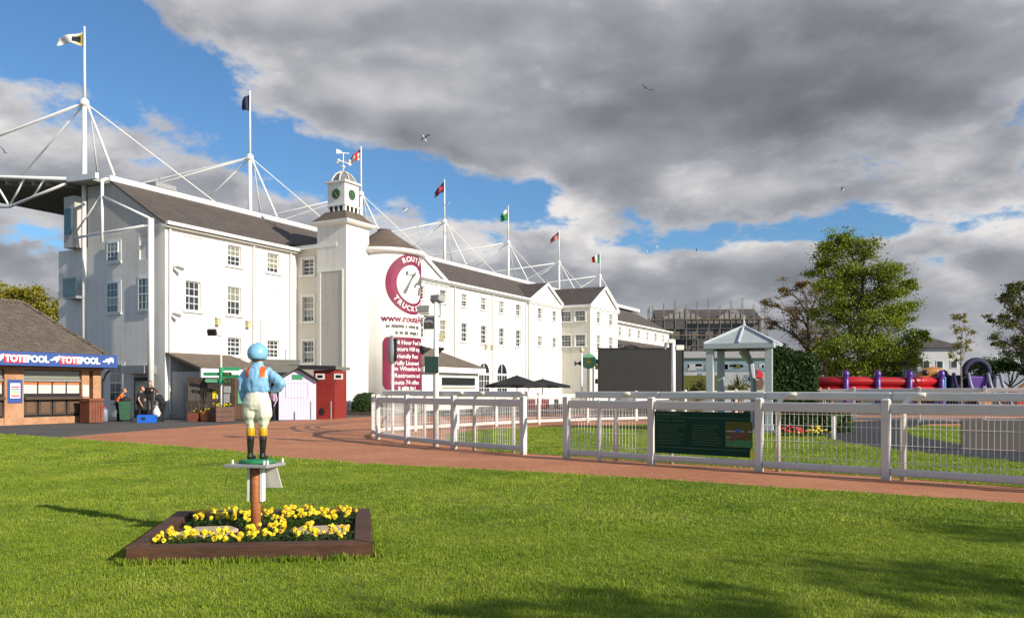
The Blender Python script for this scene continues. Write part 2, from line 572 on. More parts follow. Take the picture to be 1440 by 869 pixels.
def f_blade(b, tc):
    g = b.node('ShaderNodeNewGeometry'); oi = b.node('ShaderNodeObjectInfo')
    o = g.outputs['Position']
    n = b.noise(o, .55, 5, .6); n2 = b.noise(o, 3.5, 4, .7)
    f = b.m('ADD', b.m('ADD', b.m('MULTIPLY', n, .55), b.m('MULTIPLY', n2, .27)), b.m('MULTIPLY', oi.outputs['Random'], .18))
    c = b.cramp(f, [(.25, (.10, .18, .014)), (.5, (.245, .335, .030)), (.72, (.43, .46, .07))])
    return (c,)
m_ = mat('grass_blade', rough=.55, fn=f_blade, spec=.25)
def translucent(m, w, tint=1.3):
    t = m.node_tree; p = t.nodes['Principled BSDF']; b = NB(t)
    tr = b.node('ShaderNodeBsdfTranslucent')
    ls = p.inputs['Base Color'].links
    if ls: t.links.new(ls[0].from_socket, tr.inputs[0])
    else: tr.inputs[0].default_value = p.inputs['Base Color'].default_value
    mx = b.node('ShaderNodeMixShader'); mx.inputs[0].default_value = w
    t.links.new(p.outputs[0], mx.inputs[1]); t.links.new(tr.outputs[0], mx.inputs[2])
    t.links.new(mx.outputs[0], t.nodes['Material Output'].inputs[0])
translucent(m_, .3)


def leaf_mat(name, stops, rough=.6):
    def fn(b, tc):
        g = b.node('ShaderNodeNewGeometry')
        n = b.noise(g.outputs['Position'], .35, 3, .6)
        f = b.m('ADD', b.m('MULTIPLY', g.outputs['Random Per Island'], .55), b.m('MULTIPLY', n, .45))
        return (b.cramp(f, stops),)
    m = mat(name, rough=rough, fn=fn, spec=.25)
    translucent(m, .25)
leaf_mat('leaf_green', [(.2, (.075, .11, .010)), (.5, (.195, .25, .018)), (.8, (.34, .38, .04))])
leaf_mat('leaf_copper', [(.2, (.12, .072, .022)), (.5, (.23, .14, .04)), (.8, (.34, .23, .06))])
leaf_mat('leaf_olive', [(.2, (.055, .065, .015)), (.5, (.11, .12, .025)), (.8, (.19, .18, .04))])
leaf_mat('leaf_gold', [(.2, (.14, .13, .012)), (.5, (.27, .24, .022)), (.8, (.38, .33, .035))])
leaf_mat('leaf_dark', [(.2, (.018, .038, .010)), (.5, (.035, .068, .014)), (.8, (.07, .115, .02))])
leaf_mat('leaf_pansy', [(.2, (.03, .075, .012)), (.5, (.06, .13, .02)), (.8, (.10, .18, .03))])
mat('bark', (.095, .075, .055), .9, var=.35, vscale=3, bump=.5)
mat('bark_pale', (.26, .22, .16), .9, var=.35, vscale=3, bump=.5)


def f_wood(dark, light, sc=1.0):
    def fn(b, tc):
        x, y, z = b.sep(tc.outputs['Object'])
        g = b.noise(b.comb(b.m('MULTIPLY', x, 1.2 * sc), b.m('MULTIPLY', y, 9 * sc), b.m('MULTIPLY', z, 9 * sc)), 3.0, 6, .65, .4)
        n = b.noise(tc.outputs['Object'], 2.5, 5, .6)
        c = b.mix(b.ramp(b.m('ADD', b.m('MULTIPLY', g, .6), b.m('MULTIPLY', n, .4)), .35, .68), dark, light)
        return c, g, .4, .006
    return fn
mat('sleeper', rough=.75, fn=f_wood((.045, .018, .009), (.105, .043, .020)))
mat('post_orange', rough=.7, fn=f_wood((.32, .10, .028), (.52, .20, .065), 1.5))
mat('board_dark', rough=.8, fn=f_wood((.032, .022, .017), (.075, .05, .036)))
mat('board_brown', rough=.8, fn=f_wood((.10, .055, .032), (.17, .095, .055)))
mat('panel_brown', (.075, .048, .034), .55, var=.2, vscale=3)
mat('bin_brown', rough=.6, fn=f_wood((.16, .045, .022), (.27, .085, .042)))
mat('shed_red', rough=.7, fn=f_wood((.19, .012, .010), (.31, .028, .022)))
mat('hut_lilac', (.64, .62, .80), .6, var=.05, vscale=1.5)
mat('roof_felt', (.17, .165, .13), .9, var=.25, vscale=2, bump=.3)
mat('felt_black', (.022, .022, .024), .8, var=.3, vscale=3)
mat('soil', (.038, .024, .016), .95, var=.5, vscale=14, bump=.9)
mat('sandstone', (.52, .40, .27), .85, var=.18, vscale=7, bump=.4)
mat('pansy_yellow', (.82, .62, .012), .6, var=.12, vscale=30)
mat('pansy_orange', (.78, .48, .008), .6, var=.12, vscale=30)
mat('pansy_dark', (.06, .02, .008), .7)
mat('red_petal', (.60, .03, .012), .6, var=.2, vscale=20)
mat('slab_grey', (.30, .30, .31), .7, var=.2, vscale=8)
mat('panel_pale', (.60, .58, .53), .6, var=.08, vscale=5)
mat('silk_blue', (.25, .50, .78), .35, var=.10, vscale=9, coat=.25)
mat('helmet_blue', (.23, .50, .74), .3, var=.12, vscale=11, coat=.3)
mat('breeches_cream', (.74, .72, .58), .4, var=.08, vscale=9, coat=.2)
mat('boot_black', (.020, .017, .015), .3, var=.3, vscale=20, coat=.3)
mat('boot_yellow', (.62, .34, .012), .4, var=.15, vscale=20)
mat('epaulette_orange', (.85, .12, .015), .45, var=.08, vscale=20)
mat('statue_skin', (.33, .17, .11), .5, var=.1, vscale=20)
mat('base_green', (.02, .20, .075), .5, var=.3, vscale=20)
mat('sign_blue', (.035, .085, .29), .45, var=.06, vscale=2)
mat('sign_red', (.55, .025, .055), .45)
mat('sign_white', (.82, .82, .82), .5)
mat('sign_green', (.03, .27, .12), .5, var=.1, vscale=2)
mat('sign_green_pale', (.14, .44, .25), .5, var=.1, vscale=2)
mat('sign_yellow', (.72, .60, .05), .5)
mat('board_green', (.006, .045, .026), .65, spec=.15, var=.15, vscale=2)
mat('print_green', (.045, .105, .05), .5)
mat('green_dark', (.014, .045, .032), .5, var=.15, vscale=3)
mat('maroon', (.23, .012, .060), .6, var=.30, vscale=.55)
mat('maroon_deep', (.20, .010, .045), .6, var=.25, vscale=.6)
mat('print_grey', (.13, .13, .13), .6)
mat('black', (.015, .015, .016), .5, var=.2, vscale=4)
mat('black_fabric', (.016, .016, .018), .85, var=.3, vscale=5)
mat('screen_black', (.024, .024, .021), .55, var=.15, vscale=1.2)
mat('grey_board', (.085, .072, .067), .75, var=.08, vscale=2)
mat('terracotta', (.52, .17, .06), .8, var=.15, vscale=6)
mat('planter_brown', (.12, .055, .04), .7, var=.2, vscale=4)
mat('clock_green', (.02, .10, .045), .5, var=.1, vscale=6)
mat('gold', (.55, .40, .10), .4, metal=.6)
mat('lead_grey', (.20, .20, .205), .6, var=.3, vscale=4)
mat('canopy_under', (.36, .35, .31), .8, var=.15, vscale=1)
mat('brass_lamp', (.55, .50, .30), .4)
mat('skin', (.50, .28, .20), .6, var=.05, vscale=10)
mat('hivis_orange', (.85, .16, .03), .6)
mat('cloth_black', (.014, .014, .016), .85, var=.3, vscale=12)
mat('cloth_navy', (.018, .022, .045), .85, var=.3, vscale=12)
mat('cloth_pink', (.62, .40, .55), .8, var=.1, vscale=12)
mat('cloth_grey', (.25, .24, .24), .85, var=.15, vscale=12)
mat('cloth_red', (.16, .015, .02), .8, var=.1, vscale=12)
mat('hair_brown', (.06, .03, .018), .7)
mat('hair_ginger', (.32, .12, .045), .7)
mat('wheelie_green', (.035, .105, .055), .5, var=.15, vscale=4)
mat('crate_blue', (.015, .13, .62), .4, var=.08, vscale=5)
mat('bag_white', (.78, .77, .74), .5, var=.08, vscale=9)
mat('pvc_red', (.42, .010, .016), .35, var=.12, vscale=1)
mat('pvc_purple', (.10, .03, .25), .35, var=.15, vscale=1)
mat('pvc_navy', (.012, .011, .05), .75, var=.2, vscale=1)
mat('pvc_orange', (.42, .17, .03), .4, var=.3, vscale=1)
mat('pvc_maroon', (.16, .02, .02), .5, var=.3, vscale=1)
mat('pvc_blue', (.05, .28, .50), .4)
mat('pvc_grey', (.24, .25, .32), .4)
mat('house_white', (.62, .62, .62), .8, var=.1, vscale=.6)
mat('scaf_wall', (.17, .165, .16), .9, var=.35, vscale=.4)
mat('scaf_wall_pale', (.30, .29, .27), .9, var=.3, vscale=.6)
mat('scaf_net', (.085, .085, .085), .9, var=.3, vscale=.5)
mat('scaf_pole', (.17, .155, .14), .6, metal=.2, var=.2, vscale=1)
mat("scaf_plank", (.20, .15, .10), .8, var=.2, vscale=1)
mat('gull_white', (.75, .75, .74), .7)
mat('gull_grey', (.30, .31, .33), .7)
mat('gull_dark', (.05, .05, .05), .7)
mat('gazebo_grey', (.46, .49, .52), .55, var=.08, vscale=1.5)
mat('gazebo_roof', (.40, .44, .44), .5, var=.12, vscale=1.5)
mat('flag_navy', (.015, .02, .06), .8)
mat('flag_white', (.80, .79, .76), .8)
mat('flag_red', (.50, .02, .02), .8)
mat('flag_green', (.02, .24, .06), .8)
mat('flag_yellow', (.60, .48, .03), .8)
mat('flag_rose', (.55, .16, .12), .8)
mat('hoard_blue', (.13, .20, .24), .6, var=.3, vscale=.8)
mat("hoard_pale", (.33, .35, .36), .6, var=.2, vscale=.5)
# ------------------------------------------------------------------ ground
def sheet(name, pts, z, m, kind='structure'):
    """flat polygon (triangulated) at height z"""
    bm = bmesh.new()
    vs = [bm.verts.new((p[0], p[1], z)) for p in pts]
    f = bm.faces.new(vs)
    bm.normal_update()
    if f.normal.z < 0: f.normal_flip()
    bmesh.ops.triangulate(bm, faces=[f])
    me = bpy.data.meshes.new(name); bm.to_mesh(me); bm.free()
    me.materials.append(m)
    return struct(link(name, me), kind)


g_ = MB(); g_.poly([(-900, -300, 0), (900, -300, 0), (900, 1500, 0), (-900, 1500, 0)])
struct(g_.build('ground', MAT['asphalt']))

LAWN_EDGE = [gp(x, y) for x, y in [(-380, 600), (-150, 605), (0, 610.3), (78, 615.8), (194, 623.6), (323, 634), (389, 642), (505, 652),
                                    (650, 659), (800, 667), (950, 676), (1100, 686.5), (1270, 697), (1440, 709.5), (1700, 728)]]
LAWN_EDGE.append(Vector((16, 5, 0)))
lawn_pts = LAWN_EDGE + [Vector((22, -14, 0)), Vector((-34, -14, 0))]
BR = [gp(x, y) for x, y in [(60, 616), (84, 615), (150, 609.5), (218, 604), (342, 595), (430, 590), (521, 586.3), (640, 585)]] + \
     [Vector((1, 52, 0)), Vector((30, 50, 0)), Vector((45, 40, 0)), Vector((40, 4, 0))]
brick_pts = BR + [Vector((15.5, 4, 0)), gp(1440, 716), gp(800, 675), gp(389, 650), gp(194, 630)]
sheet('brick_paving', brick_pts, .004, MAT['paving'])
sheet('lawn', lawn_pts, .010, MAT['lawn'])

RING_LAWN = [gp(x, y) for x, y in [(690, 634.5), (655, 627), (628, 618), (632, 610), (668, 605), (720, 602.5), (800, 600), (900, 597.5), (1010, 593)]] + \
    [Vector((14, 37.5, 0)), Vector((20, 34.5, 0)), Vector((26, 28, 0)), Vector((28, 18, 0)), Vector((22, 6, 0)), Vector((13.2, 8.9, 0)), gp(1440, 686), gp(1246, 671.5), gp(1070, 659), gp(916, 650), gp(797, 641.5)]
sheet('ring_lawn', RING_LAWN, .010, MAT['lawn'])
RING_WALK = [gp(x, y) for x, y in [(1150, 603), (1189, 593.5), (1300, 589), (1440, 588), (1560, 588), (1560, 592), (1440, 593.5), (1310, 596), (1270, 603), (1284, 613), (1350, 625), (1440, 634), (1560, 645), (1560, 668), (1440, 651), (1239, 630.5), (1163, 617)]]
sheet('ring_walk', RING_WALK, .016, MAT['tarmac_shaded'])


def in_poly(P, poly):
    x, y = P[:, 0], P[:, 1]
    ins = np.zeros(len(P), bool)
    n = len(poly); j = n - 1
    for i in range(n):
        xi, yi = poly[i][0], poly[i][1]; xj, yj = poly[j][0], poly[j][1]
        c = ((yi > y) != (yj > y)) & (x < (xj - xi) * (y - yi) / ((yj - yi) if yj != yi else 1e-9) + xi)
        ins ^= c
        j = i
    return ins


BED = [Vector((-3.496, 7.38, 0)), Vector((-1.304, 7.64, 0)), Vector((-1.711, 9.86, 0)), Vector((-3.94, 9.64, 0))]


def tuft(seed, n, rad, h, w):
    r = random.Random(seed); mb = MB()
    for i in range(n):
        a = r.uniform(0, 6.283); q = rad * math.sqrt(r.random())
        x, y = q * math.cos(a), q * math.sin(a)
        t = r.uniform(0, 6.283); hh = h * r.uniform(.55, 1.1); lean = hh * r.uniform(.15, .75)
        dx, dy = math.cos(t), math.sin(t)
        px_, py_ = -dy * w / 2, dx * w / 2
        m1 = (x + dx * lean * .35, y + dy * lean * .35, hh * .6)
        tip = (x + dx * lean, y + dy * lean, hh)
        mb.add([(x - px_, y - py_, -.01), (x + px_, y + py_, -.01), (m1[0] + px_ * .8, m1[1] + py_ * .8, m1[2]), (m1[0] - px_ * .8, m1[1] - py_ * .8, m1[2]), tip],
               [(0, 1, 2, 3), (3, 2, 4)])
    me = mb.mesh('grass_tuft', MAT['grass_blade'])
    return me


def scatter(name, pts, scl, tuft_me, seed):
    n = len(pts)
    me = bpy.data.meshes.new(name)
    me.from_pydata([tuple(p) for p in pts], [], [])
    rs = np.random.RandomState(seed)
    at_ = me.attributes.new('rot', 'FLOAT_VECTOR', 'POINT')
    rot = np.zeros((n, 3)); rot[:, 2] = rs.uniform(0, 6.283, n); rot[:, 0] = rs.normal(0, .08, n); rot[:, 1] = rs.normal(0, .08, n)
    at_.data.foreach_set('vector', rot.ravel())
    a2 = me.attributes.new('scl', 'FLOAT', 'POINT'); a2.data.foreach_set('value', scl)
    o = struct(link(name, me), 'stuff')
    src = link('grass_tuft', tuft_me, o, loc=tuple(pts[0]))
    ng = bpy.data.node_groups.new(name + '_scatter', 'GeometryNodeTree')
    ng.interface.new_socket('Geometry', in_out='INPUT', socket_type='NodeSocketGeometry')
    ng.interface.new_socket('Geometry', in_out='OUTPUT', socket_type='NodeSocketGeometry')
    N = ng.nodes; L = ng.links
    gi = N.new('NodeGroupInput'); go = N.new('NodeGroupOutput')
    inst = N.new('GeometryNodeInstanceOnPoints'); oi = N.new('GeometryNodeObjectInfo')
    oi.inputs['Object'].default_value = src; oi.transform_space = 'ORIGINAL'
    oi.inputs['As Instance'].default_value = True
    na = N.new('GeometryNodeInputNamedAttribute'); na.data_type = 'FLOAT_VECTOR'; na.inputs['Name'].default_value = 'rot'
    nb = N.new('GeometryNodeInputNamedAttribute'); nb.data_type = 'FLOAT'; nb.inputs['Name'].default_value = 'scl'
    L.new(gi.outputs[0], inst.inputs['Points']); L.new(oi.outputs['Geometry'], inst.inputs['Instance'])
    L.new(na.outputs['Attribute'], inst.inputs['Rotation']); L.new(nb.outputs['Attribute'], inst.inputs['Scale'])
    L.new(inst.outputs[0], go.inputs[0])
    o.modifiers.new('scatter', 'NODES').node_group = ng
    return o


def grass_zone(name, x0, x1, y0, y1, dens, tme, seed, polys, holes=(), s0=.8, s1=1.25, z=.010):
    rs = np.random.RandomState(seed)
    n = int((x1 - x0) * (y1 - y0) * dens)
    P = np.stack([rs.uniform(x0, x1, n), rs.uniform(y0, y1, n), np.full(n, z)], 1)
    k = np.zeros(n, bool)
    for p in polys: k |= in_poly(P, p)
    for h in holes: k &= ~in_poly(P, h)
    k &= np.abs(P[:, 0]) < P[:, 1] * .72 + 2.2         # only what the photo or a step aside could see
    P = P[k]
    patch = .5 + .5 * np.sin(P[:, 0] * 1.7 + np.sin(P[:, 1] * 1.3)) * np.sin(P[:, 1] * 2.1 + np.cos(P[:, 0] * .9))
    scl = (rs.uniform(s0, s1, len(P)) * (.85 + .35 * patch)).astype(np.float32)
    return scatter(name, P, scl, tme, seed)


lp = [(p.x, p.y) for p in lawn_pts]; rp = [(p.x, p.y) for p in RING_LAWN]; bp = [(p.x, p.y) for p in BED]
grass_zone('grass', -8, 8, 4.2, 9.5, 340, tuft(1, 22, .055, .021, .0042), 11, [lp], [bp])
grass_zone('grass', -8, 8, 4.2, 9.5, 160, tuft(2, 12, .05, .027, .0042), 12, [lp], [bp], .7, 1.3)
grass_zone('grass', -13, 12, 9.5, 17, 150, tuft(3, 20, .08, .024, .0065), 13, [lp], [bp])
grass_zone('grass', -24, 10, 17, 31, 42, tuft(4, 24, .15, .026, .012), 14, [lp], [])
grass_zone('ring_grass', -4, 26, 11, 38, 36, tuft(5, 22, .15, .028, .012), 15, [rp], [[(p.x, p.y) for p in RING_WALK]])
# longer fringe along the bed boards and the paving edge
rs_ = np.random.RandomState(3); fr = []
for a_, b_ in [(BED[0], BED[1]), (BED[1], BED[2]), (BED[2], BED[3]), (BED[3], BED[0])]:
    L_ = (b_ - a_).length; nrm = Vector(((b_ - a_).y, -(b_ - a_).x, 0)).normalized()
    for i in range(int(L_ * 60)):
        p = a_ + (b_ - a_) * rs_.rand() + nrm * (.03 + .05 * rs_.rand()); fr.append((p.x, p.y, .01))
scatter('grass', np.array(fr), rs_.uniform(1.0, 1.7, len(fr)).astype(np.float32), tuft(6, 12, .03, .05, .006), 16)
# ------------------------------------------------------------------ the long white building (local x along its front, y into it)
ROT = math.atan2(.880, .4745)
E_ = Vector((.4745, .880, 0)); N_ = Vector((-.880, .4745, 0))
A0 = Vector((-19.05, 44.9, 0))
def loc(t, w, z=0): return A0 + E_ * t + N_ * w + Vector((0, 0, z))

bld = thing('white_building', 'long white rendered grandstand building with slate roofs, gables and rows of sash windows', 'building', A0, ROT)


def wall_grid(mb, o, ud, nd, u0, u1, z0, z1, holes, depth=.14):
    """wall sheet with real openings: o origin, ud along, nd inward"""
    o = Vector(o); ud = Vector(ud); nd = Vector(nd)
    us = sorted({u0, u1, *[h[0] for h in holes], *[h[1] for h in holes]})
    zs = sorted({z0, z1, *[h[2] for h in holes], *[h[3] for h in holes]})
    pt = lambda u, z, dd=0: o + ud * u + nd * dd + Vector((0, 0, z))
    for i in range(len(us) - 1):
        for j in range(len(zs) - 1):
            uc, zc = (us[i] + us[i + 1]) / 2, (zs[j] + zs[j + 1]) / 2
            if any(h[0] < uc < h[1] and h[2] < zc < h[3] for h in holes): continue
            mb.poly([pt(us[i], zs[j]), pt(us[i + 1], zs[j]), pt(us[i + 1], zs[j + 1]), pt(us[i], zs[j + 1])])
    for (a, c, e, f) in holes:
        mb.poly([pt(a, e), pt(a, f), pt(a, f, depth), pt(a, e, depth)])
        mb.poly([pt(c, f), pt(c, e), pt(c, e, depth), pt(c, f, depth)])
        mb.poly([pt(a, f), pt(c, f), pt(c, f, depth), pt(a, f, depth)])
        mb.poly([pt(c, e), pt(a, e), pt(a, e, depth), pt(c, e, depth)])


WCACHE = {}
def window(parent, o, ud, nd, u0, u1, z0, z1, cols=3, rows=4, depth=.14, surround=True, name='window', sashm='sash_white', glass='glass_dark', sill=True):
    """sash window set into an opening; local x along the wall, y inward"""
    w, h = round(u1 - u0, 3), round(z1 - z0, 3)
    key = (w, h, cols, rows, depth, surround, sashm)
    if key not in WCACHE:
        fr = MB(); t = .06
        for (a, c, e, f) in [(-w / 2, w / 2, 0, t), (-w / 2, w / 2, h - t, h), (-w / 2, -w / 2 + t, t, h - t), (w / 2 - t, w / 2, t, h - t)]:
            fr.box(a, c, depth - .07, depth - .01, e, f)
        fr.box(-w / 2 + t, w / 2 - t, depth - .06, depth - .012, h / 2 - .035, h / 2 + .035)
        for i in range(1, cols):
            x = -w / 2 + w * i / cols; fr.box(x - .016, x + .016, depth - .045, depth - .016, t, h - t)
        for j in range(1, rows):
            if j * 2 == rows: continue
            z = h * j / rows; fr.box(-w / 2 + t, w / 2 - t, depth - .048, depth - .015, z - .016, z + .016)
        if surround:
            s = .13
            for (a, c, e, f) in [(-w / 2 - s, -w / 2 - .004, 0, h + s), (w / 2 + .004, w / 2 + s, 0, h + s), (-w / 2 - .004, w / 2 + .004, h + .004, h + s)]:
                fr.box(a, c, -.045, .02, e, f)
        pa = []
        for (e, f) in [(0.0, h / 2), (h / 2, h)]:
            p = MB(); p.poly([(-w / 2, depth - .02 if e else depth - .024, e), (w / 2, depth - .02 if e else depth - .024, e), (w / 2, depth - .02 if e else depth - .024, f), (-w / 2, depth - .02 if e else depth - .024, f)])
            pa.append(p.mesh('pane', MAT[glass]))
        si = MB().box(-w / 2 - .18, w / 2 + .18, -.12, .10, -.12, -.003)
        WCACHE[key] = (fr.mesh('window', MAT[sashm]), pa, si.mesh('sill', MAT['trim_white']))
    fm, pa, sm = WCACHE[key]
    ud = Vector(ud)
    q = link(name, fm, parent)
    q.location = Vector(o) + ud * (u0 + u1) / 2 + Vector((0, 0, z0))
    q.rotation_euler = (0, 0, math.atan2(ud.y, ud.x))
    for m in pa: link('pane', m, q)
    if sill: link('sill', sm, q)
    return q


def facade(part, o, ud, nd, u0, u1, z0, z1, wins, m='wall_white', blind=(), **kw):
    """wall with windows [(uc, width, zb, zt, cols, rows)]"""
    mb = MB()
    holes = [(u - w / 2, u + w / 2, a, c) for (u, w, a, c, *_r) in wins] + [(u - w / 2, u + w / 2, a, c) for (u, w, a, c) in blind]
    wall_grid(mb, o, ud, nd, u0, u1, z0, z1, holes)
    for (u, w, a, c) in blind:
        oo = Vector(o) + Vector(nd) * .06
        mb.poly([oo + Vector(ud) * (u - w / 2) + Vector((0, 0, a)), oo + Vector(ud) * (u + w / 2) + Vector((0, 0, a)), oo + Vector(ud) * (u + w / 2) + Vector((0, 0, c)), oo + Vector(ud) * (u - w / 2) + Vector((0, 0, c))])
    ob = mb.build(part, MAT[m], bld)
    for (u, w, a, c, *rr) in wins:
        window(bld, o, ud, nd, u - w / 2, u + w / 2, a, c, rr[0] if rr else 2, rr[1] if len(rr) > 1 else 4, **kw)
    return ob


EX = (1, 0, 0); INY = (0, 1, 0)
EAVE = 10.75
# near block, sunlit side
facade('wall', (0, 0, 0), EX, INY, 0, 10.29, 0, EAVE,
       [(1.86, 1.04, 6.05, 7.72, 3, 4), (4.9, 1.04, 9.0, 10.2, 3, 4), (4.9, 1.04, 6.05, 7.72, 3, 4), (8.1, 1.04, 9.0, 10.2, 3, 4),
        (4.9, 1.04, 3.6, 4.68, 3, 4), (8.1, 1.04, 3.6, 4.68, 3, 4)],
       blind=[(1.86, 1.3, 8.95, 10.25), (8.1, 1.2, 6.0, 7.75)])
# far long side
TW = [24.5, 27.8, 31.2, 34.6, 38.0, 41.4]
facade('wall', (0, 0, 0), EX, INY, 17.0, 43.4, 0, EAVE,
       [(t, 1.0, 8.9, 9.98, 2, 4) for t in TW] + [(t, 1.0, 5.8, 7.42, 2, 4) for t in TW])
facade('wall', (0, -.25, 0), EX, INY, 43.4, 51.4, 0, EAVE,
       [(t, 1.0, 8.92, 9.98, 2, 4) for t in (45.7, 49.25)] + [(t, 1.0, 6.1, 7.1, 2, 4) for t in (45.7, 49.25)])
MB().poly([(43.4, -.25, 0), (43.4, .1, 0), (43.4, .1, EAVE), (43.4, -.25, EAVE)]).build('wall', MAT['wall_white'], bld)
# wing with its side towards us
WX, WF = 51.2, -3.65
facade('wall', (WX, 0, 0), (0, -1, 0), EX, -.3, 3.65, 0, EAVE,
       [(u, 1.15, 8.98, 10.1, 3, 4) for u in (.76, 2.46)] + [(u, 1.15, 6.25, 7.5, 3, 4) for u in (.76, 2.46)], m='wall_cream_shade')  # wing side toned down in colour because it gets less light
facade('wall', (WX, WF, 0), EX, INY, 0, 8.1, 0, EAVE,
       [(u, 1.1, 8.9, 10.1, 2, 4) for u in (2.2, 5.9)] + [(u, 1.1, 5.9, 7.5, 2, 4) for u in (2.2, 5.9)])
MB().poly([(WX + 8.1, WF, 0), (WX + 8.1, 5, 0), (WX + 8.1, 5, EAVE), (WX + 8.1, WF, EAVE)]).build('wall', MAT['wall_white'], bld)
# last, lower range
facade('wall', (0, 0, 0), EX, INY, 59.3, 90.5, 0, 10.3, [(69.65 + 3.6 * k, 1.0, 8.55, 9.65, 2, 4) for k in range(-2, 6)] + [(69.65 + 3.6 * k, 1.0, 5.4, 6.9, 2, 4) for k in range(-2, 6)])
MB().poly([(90.5, 0, 0), (90.5, 9, 0), (90.5, 9, 10.3), (90.5, 0, 10.3)]).build('wall', MAT['wall_white'], bld)
# shaded end wall with its half gable
END_W = [(1.58, 1.0, 6.0, 7.8, 3, 4), (4.3, 1.0, 8.9, 10.0, 3, 4), (4.3, 1.0, 5.97, 7.7, 3, 4), (4.0, 1.05, .9, 3.0, 2, 4)]
facade('wall', (0, 0, 0), (0, 1, 0), EX, 0, 6.7, 0, EAVE, END_W, blind=[(1.58, 1.05, 8.85, 10.2)])
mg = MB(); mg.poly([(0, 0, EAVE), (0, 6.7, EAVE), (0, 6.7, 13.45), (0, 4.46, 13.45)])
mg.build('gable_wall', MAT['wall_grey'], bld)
db = MB(); db.box(-.06, .05, 1.0, 2.5, 0, 2.25); db.build('door', MAT['black'], bld)
dg_ = MB(); dg_.box(-.10, -.062, 1.15, 1.75, .2, 2.05); dg_.box(-.10, -.062, 1.80, 2.35, .2, 2.05); dg_.build('door', MAT['glass_dark'], bld)
MB().box(-.75, .0, .75, 2.7, 2.45, 2.9).build('porch_canopy', MAT['steel_grey'], bld)
MB().box(-.06, .05, 5.3, 6.2, 0, 2.2).build('door', MAT['steel_grey'], bld)

# roofs -------------------------------------------------------------
def roof_sheet(name, pts, m='slate', th=.10):
    a = [Vector(p) for p in pts]
    n = (a[1] - a[0]).cross(a[2] - a[0]).normalized()
    if n.z < 0: n = -n
    return MB().prism(a, -n * th).build(name, MAT[m], bld)
TOPW, TOPZ = 4.46, 13.5
sl = (TOPZ - EAVE) / TOPW
def rz(w, base=EAVE): return base + .06 + sl * w
roof_sheet('roof', [(-.15, -.35, rz(-.35)), (10.8, -.35, rz(-.35)), (10.8, TOPW, rz(TOPW)), (-.15, TOPW, rz(TOPW))])
roof_sheet('roof', [(10.8, -.2, rz(-.2)), (51.3, -.35, rz(-.35)), (51.3, TOPW, rz(TOPW)), (10.8, TOPW, rz(TOPW))])
roof_sheet('roof', [(51.3, .1, rz(.1)), (59.6, .1, rz(.1)), (59.6, TOPW, rz(TOPW)), (51.3, TOPW, rz(TOPW))])
roof_sheet('roof', [(59.2, -.35, rz(-.35, 10.3)), (90.8, -.35, rz(-.35, 10.3)), (88.2, TOPW, rz(TOPW, 10.3)), (59.2, TOPW, rz(TOPW, 10.3))])
roof_sheet('roof', [(90.8, -.35, rz(-.35, 10.3)), (90.8, 9.3, rz(-.35, 10.3)), (88.2, TOPW, rz(TOPW, 10.3))])
# white box fascia along the head of the slates, gutters at the eaves
MB().box(-.15, 90, TOPW - .02, TOPW + .55, 13.42, 13.86).build('fascia', MAT['steel_white'], bld, bevel=.03)
for (a, c, y, z) in [(-.2, 10.3, -.48, EAVE), (19.6, 43.4, -.48, EAVE), (59.4, 91, -.48, 10.3)]:
    gm = MB(); gm.box(a, c, y, y + .17, z - .16, z + .02); gm.box(a, c, y + .172, .0, z - .26, z - .13)
    gm.build('gutter', MAT['trim_white'], bld)
for t in (.25, 4.0 + 2.4, 9.6, 29.6, 36.3, 43.0):
    MB().tube((t, -.10, .2), (t, -.10, EAVE - .2), .055, n=8).build('drainpipe', MAT['trim_white'], bld)
for t, zt in ((7.0, 6.0), (9.2, 4.2)):
    MB().tube((t, -.09, .2), (t, -.09, zt), .05, n=8).build('drainpipe', MAT['trim_white'], bld)


def gable(x0, x1, yf, apex, back, eave=EAVE, over=.28, m='slate'):
    """gabled roof with its pediment to the front at y = yf, ridge running into the building"""
    xc = (x0 + x1) / 2
    MB().prism([(x0, yf + .01, eave), (x1, yf + .01, eave), (xc, yf + .01, apex - .1)], (0, .12, 0)).build('pediment', MAT['wall_white'], bld)
    k = (apex - eave) / (xc - x0)
    for sgn, xe in ((-1, x0), (1, x1)):
        xo = xe + sgn * over
        roof_sheet('roof', [(xo, yf - .13, eave - k * over + .1), (xc, yf - .13, apex + .1), (xc, back, apex + .1), (xo, back, eave - k * over + .1)], m)
        rk = MB(); rk.beam((xo, yf - .15, eave - k * over - .05), (xc + .05 * sgn * -1, yf - .15, apex - .05), .10, .30); rk.build('verge', MAT['trim_white'], bld)
    co = MB(); co.box(x0 - over, x1 + over, yf - .20, yf - .005, eave - .28, eave - .02); co.box(x0 - over, x1 + over, yf - .10, yf - .005, eave - .42, eave - .282)
    co.build('cornice', MAT['trim_white'], bld)
gable(20.6, 28.3, -.02, 12.7, 3.6)
gable(43.4, 51.4, -.27, 12.75, 3.6)
gable(WX, WX + 8.1, WF, 13.0, 4.4)
MB().box(WX - .28, WX - .004, WF, -.1, EAVE - .3, EAVE - .02).build('cornice', MAT['trim_white'], bld)

